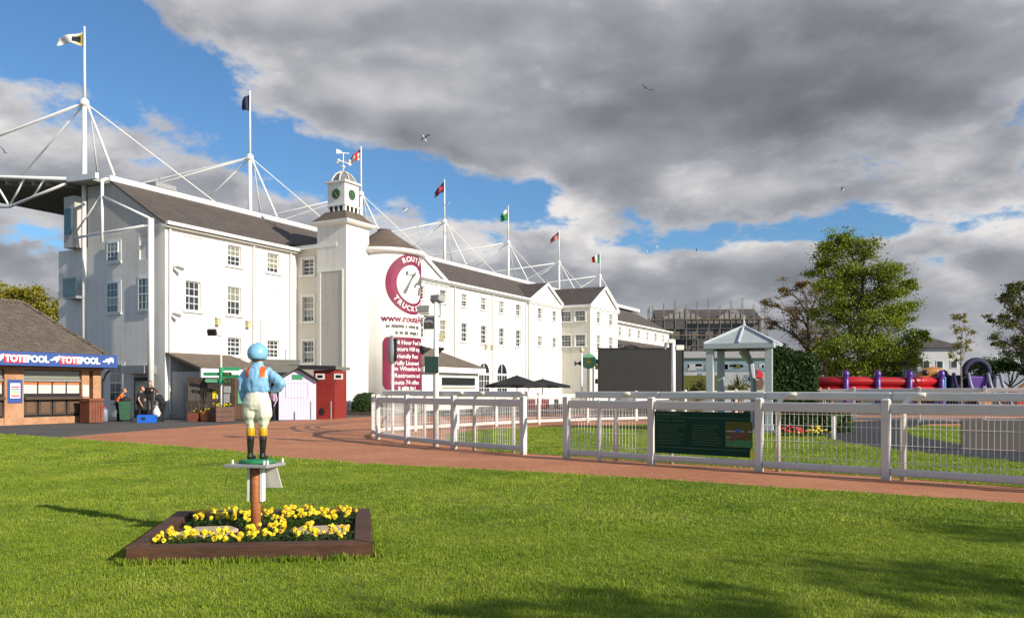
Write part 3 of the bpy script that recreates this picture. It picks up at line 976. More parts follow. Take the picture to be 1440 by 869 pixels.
# arched ground floor openings
for i, t in enumerate((31.2, 34.6, 38.0, 41.4)):
    n = 12; w2 = .95; zs = 3.05
    arc = [(t + w2 * math.cos(math.pi * k / n), zs + w2 * math.sin(math.pi * k / n)) for k in range(n + 1)]
    out = [(t + (w2 + .32) * math.cos(math.pi * k / n), zs + (w2 + .32) * math.sin(math.pi * k / n)) for k in range(n + 1)]
    tr = MB()
    for k in range(n):
        tr.prism([(arc[k][0], -.004, arc[k][1]), (arc[k + 1][0], -.004, arc[k + 1][1]), (out[k + 1][0], -.004, out[k + 1][1]), (out[k][0], -.004, out[k][1])], (0, -.09, 0))
    for sg in (-1, 1): tr.box(min(t + sg * w2, t + sg * (w2 + .32)), max(t + sg * w2, t + sg * (w2 + .32)), -.09, -.004, 0, zs)
    aw = tr.build('arched_window', MAT['trim_white'], bld)
    pn = MB(); pn.poly([(x, -.012, z) for x, z in arc] + [(t - w2, -.012, .3), (t + w2, -.012, .3)])
    pn.build('pane', MAT['glass_plain' if i != 3 else 'wall_white'], aw)
    if i != 3:
        bars = MB(); bars.box(t - .045, t + .045, -.05, -.014, .3, zs + w2 - .02); bars.box(t - w2, t + w2, -.055, -.014, zs - .16, zs + .02)
        for zz in (1.0, 1.7, 2.35): bars.box(t - w2, t + w2, -.044, -.014, zz - .02, zz + .02)
        for xx in (-.5, .5): bars.box(t + xx - .02, t + xx + .02, -.042, -.014, .3, zs - .16)
        bars.build('glazing_bar', MAT['sash_white'], aw)

# low shop front under the drum
px0, px1, pyf = 19.5, 27.6, -3.6
sp = MB(); sp.box(px0, px1, pyf, -.01, 0, 3.0); sp.build('porch_wall', MAT['wall_white'], bld)
rp_ = MB()
rp_.add([(px0 - .5, pyf - .5, 3.3), (px1 + .5, pyf - .5, 3.3), (px1 + .5, 0, 3.3), (px0 - .5, 0, 3.3), (px0 + 1.5, -.2, 5.0), (px1 - 2.0, -.2, 5.0)],
        [(0, 1, 5, 4), (1, 2, 5), (3, 0, 4), (2, 3, 4, 5), (0, 3, 2, 1)])
rp_.build('porch_roof', MAT['slate_brown'], bld)
MB().box(px0 - .45, px1 + .45, pyf - .45, -.02, 2.86, 3.28).build('porch_fascia', MAT['trim_white'], bld)
MB().box(px0 + 2.6, px1 - .6, pyf - .05, pyf - .003, 1.9, 2.5).build('shop_window', MAT['black'], bld)
MB().box(px0 + 2.6, px1 - .6, pyf - .06, pyf - .003, .9, 1.62).build('shop_panel', MAT['trim_white'], bld)
MB().box(px0 + 2.6, px1 - .6, pyf - .10, pyf - .003, 1.64, 1.72).build('shop_shelf', MAT['gold'], bld)

# linking wing, tower and drum ----------------------------------------
facade('wall', (10.29, 0, 0), (0, -1, 0), EX, 0, 3.8, 0, EAVE, [(.95, .95, 9.05, 10.1, 2, 4), (.95, .95, 6.0, 7.65, 3, 4), (.95, .95, 3.3, 4.75, 3, 4)], m='wall_cream_shade')  # left-facing wall, its dimmer light is put into the wall colour
MB().box(10.29 - .3, 10.30, -3.6, .2, EAVE - .05, EAVE + .2).build('gutter', MAT['trim_white'], bld)
roof_sheet('roof', [(10.1, -4.0, EAVE + .1), (16, -4.0, EAVE + .1), (16, 2.5, 12.5), (12.6, 2.5, 12.5)])
roof_sheet('roof', [(10.1, -4.0, EAVE + .1), (12.6, 2.5, 12.5), (10.1, 2.5, EAVE + .5)])
DC = Vector((14.66, -3.81, 0)); DR = 2.5
n = 56
dm = MB(); dm.lathe([(DR, 0), (DR, 10.55)], DC, n); dm.build('drum_wall', MAT['wall_white'], bld, smooth=False)
for p in bpy.data.objects['drum_wall'].data.polygons: p.use_smooth = abs(p.normal.z) < .5
dc = MB(); dc.lathe([(DR - .02, 10.50), (DR + .18, 10.56), (DR + .32, 10.68), (DR + .34, 10.86), (DR - .05, 10.88)], DC, n); dc.build('drum_cornice', MAT['trim_white'], bld, smooth=True)
dr = MB(); dr.lathe([(DR + .2, 10.885), (DR * .55, 11.75), (.5, 12.35), (.45, 12.5), (.02, 12.52)], DC, n); dr.build('drum_roof', MAT['slate_brown'], bld)

TX0, TX1, TY0, TY1 = 10.02, 12.3, -4.35, -1.95
tcx, tcy = (TX0 + TX1) / 2, (TY0 + TY1) / 2
def tower_part():
    m = MB(); m.box(TX0, TX1, TY0, TY1, 0, 12.05)
    o = m.build('clock_tower', MAT['wall_white'], bld)
    k = MB()
    for (a, c) in ((TX0 + .25, TX1 - .25),):
        k.box(a, c, TY0 - .05, TY0 - .002, .1, .28); k.box(a, a + .08, TY0 - .05, TY0 - .002, .28, 9.2); k.box(c - .08, c, TY0 - .05, TY0 - .002, .28, 9.2); k.box(a + .08, c - .08, TY0 - .05, TY0 - .002, 9.12, 9.2)
    k.box(TX0 - .05, TX0 - .002, TY0 + .25, TY0 + .33, .2, 9.2); k.box(TX0 - .05, TX0 - .002, TY1 - .33, TY1 - .25, .2, 9.2); k.box(TX0 - .05, TX0 - .002, TY0 + .33, TY1 - .33, 9.12, 9.2)
    k.build('panel_moulding', MAT['trim_white'], o)
    pw = MB(); pw.box(TX0 - .02, TX0 - .003, TY0 + .34, TY1 - .34, .3, 9.1); pw.build('recessed_panel', MAT['wall_grey'], o)
    c = MB(); c.lathe([(1.45, 12.05), (1.72, 12.10), (1.84, 12.22), (1.84, 12.32), (1.2, 12.34)], (tcx, tcy, 0), 4, math.pi / 4, 1.414 * .8, 1.414 * .84)
    c.build('tower_cornice', MAT['trim_white'], o)
    s = MB(); s.lathe([(1.80, 12.33), (1.35, 12.66), (1.02, 12.98), (.2, 13.0)], (tcx, tcy, 0), 4, math.pi / 4, 1.414 * .8, 1.414 * .84)
    s.build('skirt_roof', MAT['slate_brown'], o)
    h = .70
    l = MB(); l.box(tcx - h - .12, tcx + h + .12, tcy - h - .12, tcy + h + .12, 12.88, 13.0)
    l.build('louvre_base', MAT['lead_grey'], o)
    lv = MB(); lv.box(tcx - h + .02, tcx + h - .02, tcy - h + .02, tcy + h - .02, 13.0, 13.4)
    lv.build('louvre_core', MAT['black'], o)
    for i in range(4):
        f = -h + .04 + i * (2 * h - .2) / 3
        q = MB(); q.box(tcx + f, tcx + f + .12, tcy - h - .02, tcy - h + .1, 13.005, 13.39); q.box(tcx - h - .02, tcx - h + .1, tcy + f, tcy + f + .12, 13.005, 13.39)
        q.build('baluster', MAT['trim_white'], o)
    b2 = MB(); b2.box(tcx - h, tcx + h, tcy - h, tcy + h, 13.4, 14.85); b2.build('clock_stage', MAT['trim_white'], o)
    co = MB(); co.box(tcx - h - .14, tcx + h + .14, tcy - h - .14, tcy + h + .14, 14.852, 14.98); co.box(tcx - h - .05, tcx + h + .05, tcy - h - .05, tcy + h + .05, 13.36, 13.46)
    co.build('stage_cornice', MAT['trim_white'], o)
    dmb = MB(); dmb.lathe([(h + .10, 14.98), (h + .0, 15.2), (h * .74, 15.46), (h * .36, 15.64), (.07, 15.7), (.05, 15.82)], (tcx, tcy, 0), 8, math.pi / 8)
    dmb.build('dome', MAT['lead_grey'], o)
    rb = MB()
    for i in range(8):
        a = math.pi / 8 + i * math.pi / 4
        rb.path([(tcx + r * math.cos(a), tcy + r * math.sin(a), z) for r, z in ((h + .13, 14.98), (h + .03, 15.22), (h * .76, 15.49), (h * .37, 15.67), (.06, 15.73))], .04, 5)
    rb.build('dome_rib', MAT['wall_cream_shade'], o)
    # clocks
    for fx in (0, 1):
        T = Matrix.Translation((tcx, tcy, 14.14)) @ Matrix.Rotation(0 if fx == 0 else -math.pi / 2, 4, 'Z')
        d = MB(); d.T = T; d.prism([(.33 * math.cos(a), -h - .002, .33 * math.sin(a)) for a in [i * math.pi / 16 for i in range(32)]], (0, -.04, 0))
        cf = d.build('clock_face', MAT['clock_green'], o)
        z = MB(); z.T = T
        for (ang, L, w) in ((math.radians(-35), .15, .035), (math.radians(150), .24, .025)):
            z.beam((0, -h - .06, 0), (math.sin(ang) * L, -h - .06, math.cos(ang) * L), w, .02, (0, 1, 0))
        for i in range(12):
            a = i * math.pi / 6; z.beam((math.sin(a) * .25, -h - .055, math.cos(a) * .25), (math.sin(a) * .30, -h - .055, math.cos(a) * .30), .03, .015, (0, 1, 0))
        z.build('clock_hand', MAT['gold'], o)
    v = MB(); v.tube((tcx, tcy, 15.72), (tcx, tcy, 16.97), .045, .03)
    v.path([(tcx - .5, tcy, 16.37), (tcx + .5, tcy, 16.37)], .03, 6); v.path([(tcx, tcy - .5, 16.37), (tcx, tcy + .5, 16.37)], .03, 6)
    for dx, dy in ((-.5, 0), (.5, 0), (0, -.5), (0, .5)): v.box(tcx + dx - .06, tcx + dx + .06, tcy + dy - .06, tcy + dy + .06, 16.30, 16.44)
    v.lathe([(.02, 15.92), (.13, 16.00), (.13, 16.08), (.02, 16.17)], (tcx, tcy, 0), 10)
    v.path([(tcx - .35, tcy + .2, 16.92), (tcx + .35, tcy - .2, 16.97)], .03, 6)
    v.prism([(tcx - .4, tcy + .22, 16.84), (tcx - .1, tcy + .05, 16.90), (tcx - .1, tcy + .05, 17.04), (tcx - .4, tcy + .22, 17.14)], (.02, .03, 0))
    v.build('weather_vane', MAT['trim_white'], o)
tower_part()

# ------------------------------------------------------------------ banner printed on the drum
def bend(me, a_mid, z_mid, r):
    """wrap a mesh drawn flat in x/z round the drum; y<0 is outward"""
    for v in me.vertices:
        a = a_mid + v.co.x / DR
        rr = r - v.co.y
        v.co = (DC.x + rr * math.cos(a), DC.y + rr * math.sin(a), z_mid + v.co.z)
    me.update(); return me
# local angle of the drum side facing the camera
cam_l = Vector(((Vector((0, 0, 0)) - A0).dot(E_), (Vector((0, 0, 0)) - A0).dot(N_), 0))
A_CAM = math.atan2(cam_l.y - DC.y, cam_l.x - DC.x)
def drum_angle(px):
    """angle on the drum whose point projects to column px"""
    best = None
    for i in range(-900, 900):
        a = A_CAM + i / 900 * 1.45
        p = loc(DC.x + DR * math.cos(a), DC.y + DR * math.sin(a))
        q = 720 + FPX * p.x / p.y
        if best is None or abs(q - px) < best[0]: best = (abs(q - px), a, p.y)
    return best[1], best[2]
ban = thing('advertising_banner', 'maroon and white truckstop advertisement wrapped round the curved bay beside the tower', 'banner', A0, ROT)
def flat_rect(x0, x1, z0, z1, nx=24, rad=0.0, y=-.0):
    m = MB(); k = []
    for i in range(nx):
        xa = x0 + (x1 - x0) * i / nx; xb = x0 + (x1 - x0) * (i + 1) / nx
        m.poly([(xa, y, z0), (xb, y, z0), (xb, y, z1), (xa, y, z1)])
    return m
aL, _ = drum_angle(546); aR, dR_ = drum_angle(590)
a_c, d_c = drum_angle(580)
zc = hz(400, d_c)
# ring logo
rg = MB(); n = 64; R1, R2 = 2.02, 1.28
for i in range(n):
    t0, t1 = 2 * math.pi * i / n, 2 * math.pi * (i + 1) / n
    for (ra, rb) in ((R2, (R1 + R2) / 2), ((R1 + R2) / 2, R1)):
        rg.poly([(ra * math.cos(t0), 0, ra * math.sin(t0)), (rb * math.cos(t0), 0, rb * math.sin(t0)), (rb * math.cos(t1), 0, rb * math.sin(t1)), (ra * math.cos(t1), 0, ra * math.sin(t1))])
link('logo_ring', bend(rg.mesh('logo_ring', MAT['maroon']), a_c, zc, DR + .025), ban)
tx = text_mesh('74', 2.1, MAT['print_grey'], bold=.035, shear=.25)
link('lettering', bend(tx, a_c + .02, zc, DR + .03), ban)
def arc_text(body, r, mid_deg, size, inward):
    """letters set round the ring"""
    k = len(body)
    for i, ch in enumerate(body):
        if ch == ' ': continue
        step = size * .80 / r
        ang = R(mid_deg) + (-(i - (k - 1) / 2) * step if not inward else (i - (k - 1) / 2) * step)
        me = text_mesh(ch, size, MAT['sign_white'], bold=.012)
        rot = ang - math.pi / 2 if not inward else ang + math.pi / 2
        c_, s_ = math.cos(rot), math.sin(rot)
        for v in me.vertices:
            x, z = v.co.x, v.co.z
            v.co = (r * math.cos(ang) + x * c_ - z * s_, v.co.y, r * math.sin(ang) + x * s_ + z * c_)
        link('lettering', bend(me, a_c, zc, DR + .035), ban)
arc_text('ROUTE', 1.66, 90, .48, False)
arc_text('TRUCKSTOP', 1.66, 270, .48, True)
# web address and lines
aw_, dw_ = drum_angle(535.5)
def line(body, px, py, size, m, bold=.0):
    a_, d_ = drum_angle(px)
    me = text_mesh(body, size, MAT[m], 'LEFT', bold)
    link('lettering', bend(me, a_, hz(py, d_c), DR + .03), ban)
line('www.route74.co.uk', 536, 449.5, .62, 'maroon', .012)
def small_print(px, py, n, h, m, seed):
    """print too small to read: a row of short strokes"""
    r = random.Random(seed); a_, d_ = drum_angle(px); q = MB(); x = 0
    for k in range(n):
        w = r.uniform(.05, .16); q.box(x, x + w, -.004, .0, -h * r.uniform(.3, .5), h * r.uniform(.3, .5)); x += w + (.035 if r.random() < .8 else .14)
    link('small_print', bend(q.mesh('small_print', MAT[m]), a_, hz(py, d_c), DR + .03), ban)
small_print(543, 460, 15, .22, 'print_grey', 3)
small_print(556, 469, 11, .24, 'print_grey', 4)
aS, dS = drum_angle(538)
wS = (drum_angle(592)[0] - aS) * DR
zt, zb = hz(473, dS - .3), hz(548, dS - .3)
pb = MB(); nx = 26; cr = .35
for i in range(nx):
    xa, xb = wS * i / nx, wS * (i + 1) / nx
    def cut(x): return cr - math.sqrt(max(cr * cr - (cr - min(x, cr)) ** 2, 0))
    pb.poly([(xa, 0, zb + cut(xa)), (xb, 0, zb + cut(xb)), (xb, 0, zt - cut(xb)), (xa, 0, zt - cut(xa))])
link('banner_panel', bend(pb.mesh('banner_panel', MAT['maroon_deep']), aS, 0, DR + .02), ban)
for body, px, py in (('24 Hour Fuel Stop', 554, 482.5), ('Secure Hill top', 553, 491.5), ('\u2022 Friendly Rest', 549, 501.5), ('\u2022 Fully Licensed', 549, 511), ('in Wheelers Bar', 554, 519), ('\u2022 Restrooms and', 549, 528.5), ('Route 74 offers', 549, 538)):
    line(body, px, py, .39, 'sign_white', .006)
small_print(560, 546, 8, .26, 'sign_white', 5)

# ------------------------------------------------------------------ steelwork on the end wall, canopy
st = MB()
st.path([(-.55, .45, 0), (-.55, .45, 10.9)], .165, 14); st.build('steel_column', MAT['steel_white'], bld, smooth=True)
st = MB(); st.path([(-.75, 4.3, 9.9), (-.75, 4.3, 13.45)], .085, 10); st.build('steel_column', MAT['steel_white'], bld, smooth=True)
for p0, p1, r in [((-.6, .4, 10.55), (-.75, 6.9, 10.35), .075), ((-.65, .45, 10.9), (-.75, 4.3, 12.5), .07), ((-.75, 4.3, 12.6), (-.75, 6.9, 10.5), .05), ((-.75, 4.3, 13.4), (-.3, 4.46, 13.6), .1)]:
    MB().path([p0, p1], r, 8).build('brace', MAT['steel_white'], bld, smooth=True)
# glazed corner box behind the mast
MB().box(-.55, 1.2, 7.1, 8.1, 9.9, 12.9).build('glazed_box', MAT['wall_grey'], bld)
MB().box(-.59, -.552, 7.4, 8.0, 10.7, 12.2).build('pane', MAT['glass_teal'], bld)
MB().box(.2, 1.1, 8.101, 8.14, 10.6, 12.2).build('pane', MAT['glass_teal'], bld)
MB().box(-.6, 1.0, 6.9, 8.1, 6.9, 7.05).build('balcony_floor', MAT['steel_grey'], bld)
MB().box(-.62, -.56, 6.9, 8.1, 7.05, 8.1).build('balcony_glass', MAT['glass_teal'], bld)
MB().poly([(.02, 6.7, 0), (.02, 9.5, 0), (.02, 9.5, 9.9), (.02, 6.7, 9.9)]).build('wall', MAT['wall_white'], bld)
# canopy: slightly rising sheet over the track side, seen from below at the left
cy0, cy1 = 5.0, 29.0
def cz(y): return 13.7 + .14 * (y - 7)
cm = MB(); cm.add([(-.9, cy0, cz(7) - .1), (90, cy0, cz(7) - .1), (90, 7, cz(7)), (-.9, 7, cz(7)), (-.9, cy1, cz(cy1)), (90, cy1, cz(cy1))], [(0, 1, 2, 3), (3, 2, 5, 4)])
cob = cm.build('canopy', MAT['canopy_under'], bld); md = cob.modifiers.new('t', 'SOLIDIFY'); md.thickness = .12; md.offset = -1
for i in range(40):
    pass
rbm = MB()
for k in range(16):
    y = 8 + k * 1.35
    rbm.box(-.85, 60, y - .06, y + .06, cz(y) - .36, cz(y) - .13)
rbm.build('canopy_purlin', MAT['canopy_under'], bld)
MB().beam((-1.0, 4.4, 13.62), (-1.0, 7.0, 13.72), .2, .32).build('canopy_edge', MAT['steel_white'], bld)
MB().path([(-1.0, 7.0, 13.75), (-1.0, cy1, cz(cy1) + .05)], .10, 10).build('canopy_edge', MAT['steel_white'], bld, smooth=True)
for x in (-1.0, 13.0):
    bt = [(x, 7.2, 13.5), (x, 10.6, 13.05), (x, 12.8, 12.75), (x, 16, 13.1), (x, cy1, cz(cy1) - .2)]
    MB().path(bt, .085, 8).build('truss_chord', MAT['steel_white'], bld, smooth=True)
    for p0, p1 in [((x, 11.2, cz(11.2)), (x, 12.8, 12.8)), ((x, 14.6, cz(14.6)), (x, 12.8, 12.8)), ((x, 14.8, cz(14.8)), (x, 16.5, 13.2)), ((x, 18.4, cz(18.4)), (x, 16.5, 13.2)), ((x, 9.2, cz(9.2)), (x, 10.4, 13.1)), ((x, 18.6, cz(18.6)), (x, 21, 14.0))]:
        MB().path([p0, p1], .065, 6).build('truss_web', MAT['steel_white'], bld, smooth=True)
# small roof plant and lamps
MB().box(3.1, 4.6, 4.7, 5.6, 13.98, 14.25).build('roof_vent', MAT['slab_grey'], bld)
for t, z in ((3.55, 5.35), (5.9, 5.35), (34.9, 5.3), (36.0, 5.3), (46.2, 5.25), (47.0, 5.25)):
    q = MB(); q.box(t - .13, t + .13, -.26, -.004, z, z + .34); q.prism([(t - .16, -.3, z + .34), (t + .16, -.3, z + .34), (t + .1, -.05, z + .46), (t - .1, -.05, z + .46)], (0, .04, 0))
    q.build('wall_lamp', MAT['brass_lamp'], bld)
for t, z in ((.55, 8.35), (.35, 5.75)):
    q = MB(); q.path([(t, 0, z), (t, -.35, z + .02)], .04, 6); q.path([(t - .05, -.3, z), (t + .25, -.55, z - .12)], [.09, .11], 10); q.build('security_camera', MAT['steel_grey'], bld)
# lean-to with brown roof in the corner, grey plank door
lt = MB(); lt.box(.3, 4.4, -2.4, -.02, 0, 2.55); lt.build('lean_to_wall', MAT['wall_grey'], bld)
lr = MB(); lr.prism([(.0, -2.8, 2.62), (.0, -.05, 3.5), (.0, -.05, 3.62), (.0, -2.85, 2.74)], (4.6, 0, 0)); lr.build('lean_to_roof', MAT['slate_brown'], bld)
MB().box(-.05, 4.65, -2.92, -2.80, 2.05, 2.70).build('lean_to_fascia', MAT['trim_white'], bld)
MB().box(.24, .298, -2.05, -1.15, 0, 1.95).build('door', MAT['slab_grey'], bld)
# verandah on the far range
vr = MB(); vr.prism([(60, -2.6, 6.9), (60, -.05, 7.9), (60, -.05, 8.0), (60, -2.65, 7.02)], (29, 0, 0)); vr.build('verandah_roof', MAT['slate'], bld)
for k in range(9):
    q = MB(); q.beam((61 + 3.4 * k, -2.5, 6.9), (61 + 3.4 * k, -.02, 6.2), .12, .16); q.build('verandah_bracket', MAT['trim_white'], bld)

# ------------------------------------------------------------------ masts with stays, flags
MT = [0, 12.9, 25.6, 38.8, 52.2, 66.0, 80.0]
ORD = ['nearest, leftmost', 'second from the left', 'third from the left, behind the clock tower', 'fourth from the left, above the curved bay', 'fifth from the left', 'sixth from the left', 'farthest, rightmost']
for i, t in enumerate(MT):
    mz = (22.95, 23.3, 22.6, 22.7, 22.7, 22.3, 21.4)[i]; jz = 18.45 if i < 5 else 18.0
    mast = thing('roof_mast', 'white steel roof mast with stays, ' + ORD[i], 'mast', loc(t, 7), ROT, 'white masts along the grandstand roof')
    base = 0 if i == 0 else 13.6
    MB().path([(0, 0, base), (0, 0, jz)], [.17, .13], 12).build('mast_column', MAT['steel_white'], mast, smooth=True)
    MB().path([(0, 0, jz), (0, 0, mz)], [.095, .05], 10).build('flag_pole', MAT['steel_white'], mast, smooth=True)
    j = MB(); j.lathe([(.13, jz - .25), (.26, jz - .12), (.26, jz + .12), (.13, jz + .25)], (0, 0, 0), 12); j.build('mast_head', MAT['steel_white'], mast)
    MB().path([(0, 0, jz), (0, 22, cz(29))], .085, 8).build('tie_rod', MAT['steel_white'], mast, smooth=True)
    MB().path([(0, .1, jz - .1), (0, 6.7, cz(13.7))], .055, 6).build('tie_rod', MAT['steel_white'], mast, smooth=True)
    MB().path([(.15, 0, jz), (.15, -2.5, 13.9)], .075, 8).build('back_stay', MAT['steel_white'], mast, smooth=True)
    MB().path([(.35, 0, jz - .2), (.35, -.8, 13.7)], .05, 8).build('back_stay', MAT['cable_grey'], mast, smooth=True)
    if i < 6:
        MB().path([(.1, 0, jz), (10.5, -1, 13.6)], .035, 6).build('cross_cable', MAT['steel_white'], mast)
    if i > 0:
        MB().path([(-.1, 0, jz), (-10.5, 1, 13.9)], .035, 6).build('cross_cable', MAT['cable_grey'], mast)
    if i in (3,):
        q = MB(); q.path([(-.5, -.9, 20.1), (.5, .9, 20.1)], .04, 6); q.build('cross_arm', MAT['steel_white'], mast)
# flags: thin cloth, blown left (away from the front), drooping
FL = [('white flag with a black and yellow badge on the leftmost mast', 1.75, .95, ['flag_white', 'black', 'flag_yellow'], .12, -.10),
      ('dark blue flag hanging on the second mast from the left', .85, 1.5, ['flag_navy', 'flag_navy'], .55, .3),
      ('red and white flag beside the clock tower weather vane', 1.5, 1.1, ['flag_white', 'flag_red'], .75, .0),
      ('dark navy and red flag on the mast above the curved bay', 1.5, 1.2, ['flag_navy', 'flag_red'], .85, .0),
      ('green and white flag drooping on the fifth mast', 1.3, 1.7, ['flag_green', 'flag_white'], .8, .2),
      ('red, white and blue flag on the sixth mast', 1.6, 1.2, ['flag_rose', 'flag_navy'], .75, .0),
      ('green, white and red tricolour flag on the farthest mast', 1.5, 1.6, ['flag_green', 'flag_white', 'flag_red'], .35, .1)]
for i, (lab, fw, fh, ms, droop, fold) in enumerate(FL):
    mz = (22.95, 23.3, 22.6, 22.7, 22.7, 22.3, 21.4)[i] - .25
    if i: fw *= .85; fh *= .85
    root = loc(MT[i], 7, mz)
    dirv = Vector((-1, .05, 0)).normalized(); nx, nz = 14, 8
    vs = []
    for a in range(nx + 1):
        for c in range(nz + 1):
            s = a / nx; q = c / nz
            hgt = fh * (1 - .45 * s * (droop > .3))
            p = dirv * (fw * s * (1 - .25 * droop)) + Vector((0, 0, -q * hgt - droop * fw * s ** 1.3 + (0.12 * s if i == 0 else 0)))
            p += Vector((0, 1, 0)) * (math.sin(s * 8 + q * 1.5) * .14 * s ** .5)
            if i == 0: p.z = -.05 - .35 * s - q * fh * (1 - .55 * math.sin(s * 2.0))
            vs.append(p)
    for th in (.0, .015):
        pass
    mb = MB()
    fs = [(a * (nz + 1) + c, a * (nz + 1) + c + 1, (a + 1) * (nz + 1) + c + 1, (a + 1) * (nz + 1) + c) for a in range(nx) for c in range(nz)]
    mb.add(vs, fs)
    for k, f in enumerate(fs):
        a, c = divmod(k, nz); s = (a + .5) / nx; q = (c + .5) / nz; idx = 0
        if i == 0: idx = 1 if (abs(s - .3) < .13 and .25 < q < .8) else (2 if (abs(s - .3) < .2 and .15 < q < .9 and s < .3) else 0)
        elif i == 2: idx = 1 if (q < .28 or abs(s - .4) < .1 or .6 < q < .75) else 0
        elif i == 3: idx = 1 if (abs(q - .5) < .15 or abs(s - .5) < .1) else 0
        elif i == 4: idx = 1 if q < .42 and s < .75 else 0
        elif i == 5: idx = 1 if abs(q - .3) < .12 or s > .85 else 0
        elif i == 6: idx = min(int(s * 3), 2)
        mb.mi[k] = idx
    fo = mb.build('flag', [MAT[x] for x in ms], smooth=True)
    fo.location = root
    sm = fo.modifiers.new('t', 'SOLIDIFY'); sm.thickness = .012
    tag(fo, lab, 'flag', 'flags on the grandstand masts')
# ------------------------------------------------------------------ betting kiosk
K0 = Vector((-20.1, 40.0, 0))
kio = thing('betting_kiosk', 'brick betting kiosk with brown tiled hipped roof and blue TOTEPOOL fascia at the left edge', 'kiosk', K0, ROT)
KW, KL = 6.0, -11.0
wl = MB(); wl.box(KL, -4.95, 2.2, KW, 0, 2.75); wl.box(-4.95, 0, 2.2, KW, 0, 2.75); wl.build('wall', MAT['brick_orange'], kio)
for (x0, x1) in ((-.42, 0), (-1.0, -.62), (-4.62, -3.78), (-9.2, -8.6)):
    MB().box(x0, x1, 0, .4, 0, 2.75).build('brick_pier', MAT['brick_orange'], kio)
MB().box(-.04, 0, .4, 2.2, 0, 2.75).build('side_wall', MAT['brick_orange'], kio)
MB().box(KL, -1.0, .05, .35, 0, .32).build('plinth', MAT['brick_orange'], kio)
MB().box(KL, -1.0, .18, .24, .32, 2.75).build('back_panel', MAT['black'], kio)
for bay, (a, c) in enumerate(((-3.76, -1.02), (-8.58, -4.64))):
    n = 4 if bay == 0 else 5
    for i in range(n):
        x0 = a + (c - a) * i / n + .04; x1 = a + (c - a) * (i + 1) / n - .04
        p = MB(); p.box(x0, x1, .10, .178, .42, 1.10); q = p.build('counter_panel', MAT['panel_brown'], kio)
        MB().box(x0 + .1, x1 - .1, .082, .099, .52, 1.0).build('panel_field', MAT['board_brown'], q)
        p = MB(); p.box(x0, x1, .12, .178, 1.40, 1.92); s = p.build('blind', MAT['panel_pale'], kio)
        MB().box(x0, x1, .105, .119, 1.80, 1.92).build('blind_header', MAT['terracotta'], s)
    MB().box(a, c, -.12, .178, 1.12, 1.24).build('counter', MAT['panel_brown'], kio)
    gl = MB(); gl.box(a + .02, c - .02, .11, .178, 2.06, 2.44); gl.build('fanlight', MAT['glass_dark'], kio)
    MB().box(a, c, .06, .178, 1.96, 2.04).build('transom', MAT['slab_grey'], kio)
MB().box(KL, .05, -.1, .42, 2.48, 2.62).build('beam', MAT['brick_orange'], kio)
pn = MB(); pn.box(-.60, -.44, .30, .36, 0, 2.4); pn.build('recess', MAT['board_brown'], kio)
MB().box(-.97, -.65, -.02, -.004, 1.25, 1.80).build('notice', MAT['panel_pale'], kio)
po = MB(); po.box(-4.50, -3.86, -.035, -.004, .98, 2.02); pob = po.build('poster', MAT['sign_blue'], kio)
po = MB(); po.box(-4.40, -3.96, -.042, -.037, 1.20, 1.86); po.build('poster_sheet', MAT['sign_white'], pob)
for k, mm in enumerate(('sign_red', 'sign_yellow', 'sign_green_pale', 'hoard_blue', 'sign_red')):
    MB().box(-4.37, -3.99, -.046, -.0425, 1.26 + k * .10, 1.32 + k * .10).build('poster_stripe', MAT[mm], pob)
# roof
ex0, ex1, ey0, ey1, ez, rzz = KL - .5, .28, -.72, KW + .5, 2.98, 5.75
rm = MB(); ym = 2.9
rm.add([(ex0, ey0, ez), (ex1, ey0, ez), (ex1, ey1, ez), (ex0, ey1, ez), (ex0 + 2.4, ym, rzz), (ex1 - 2.35, ym, rzz)], [(0, 1, 5, 4), (1, 2, 5), (2, 3, 4, 5), (3, 0, 4), (0, 3, 2, 1)])
ro = rm.build('roof', MAT['tile_brown'], kio)
rr = MB(); rr.path([(ex0 + 2.4, ym, rzz + .02), (ex1 - 2.35, ym, rzz + .02)], .11, 8); rr.build('ridge_tile', MAT['tile_brown'], ro)
rr = MB(); rr.path([(ex1, ey0, ez + .02), (ex1 - 2.35, ym, rzz + .02)], .09, 8); rr.build('ridge_tile', MAT['tile_brown'], ro)
MB().box(ex0, ex1 - .02, ey0 + .03, 0.5, 2.60, 2.96).build('soffit', MAT['board_dark'], kio)
sg = MB(); sg.box(ex0, ex1 + .02, ey0 - .10, ey0 - .01, 2.62, 3.24); sgo = sg.build('fascia_sign', MAT['sign_blue'], kio, bevel=.015)
def tote(xc):
    r = MB(); r.box(xc - 1.02, xc - .04, ey0 - .112, ey0 - .102, 2.74, 3.11); r.build('red_patch', MAT['sign_red'], sgo)
    tm = text_mesh('TOTEPOOL', .40, MAT['sign_white'], 'CENTER', .022, .004, spacing=.98)
    xs = [v.co.x for v in tm.vertices]; k = 1.96 / (max(xs) - min(xs))
    for v in tm.vertices: v.co.x *= k
    o = link('lettering', tm, sgo); o.location = (xc, ey0 - .118, 2.92)
def horse(xc):
    h = MB()
    pts = [(-.34, -.02), (-.20, .04), (-.12, .12), (.02, .15), (.14, .20), (.24, .16), (.27, .05), (.24, -.08), (.16, -.02), (.10, .02), (.06, -.08), (-.04, -.14), (-.02, -.04), (-.14, -.02), (-.22, -.06)]
    h.prism([(xc + x, ey0 - .102, 2.93 + z) for x, z in pts], (0, -.01, 0)); h.build('horse_emblem', MAT['sign_white'], sgo)
for xc in (-1.62, -4.12, -6.62, -9.1): tote(xc)
for xc in (-.18, -2.78, -5.28, -7.8): horse(xc)
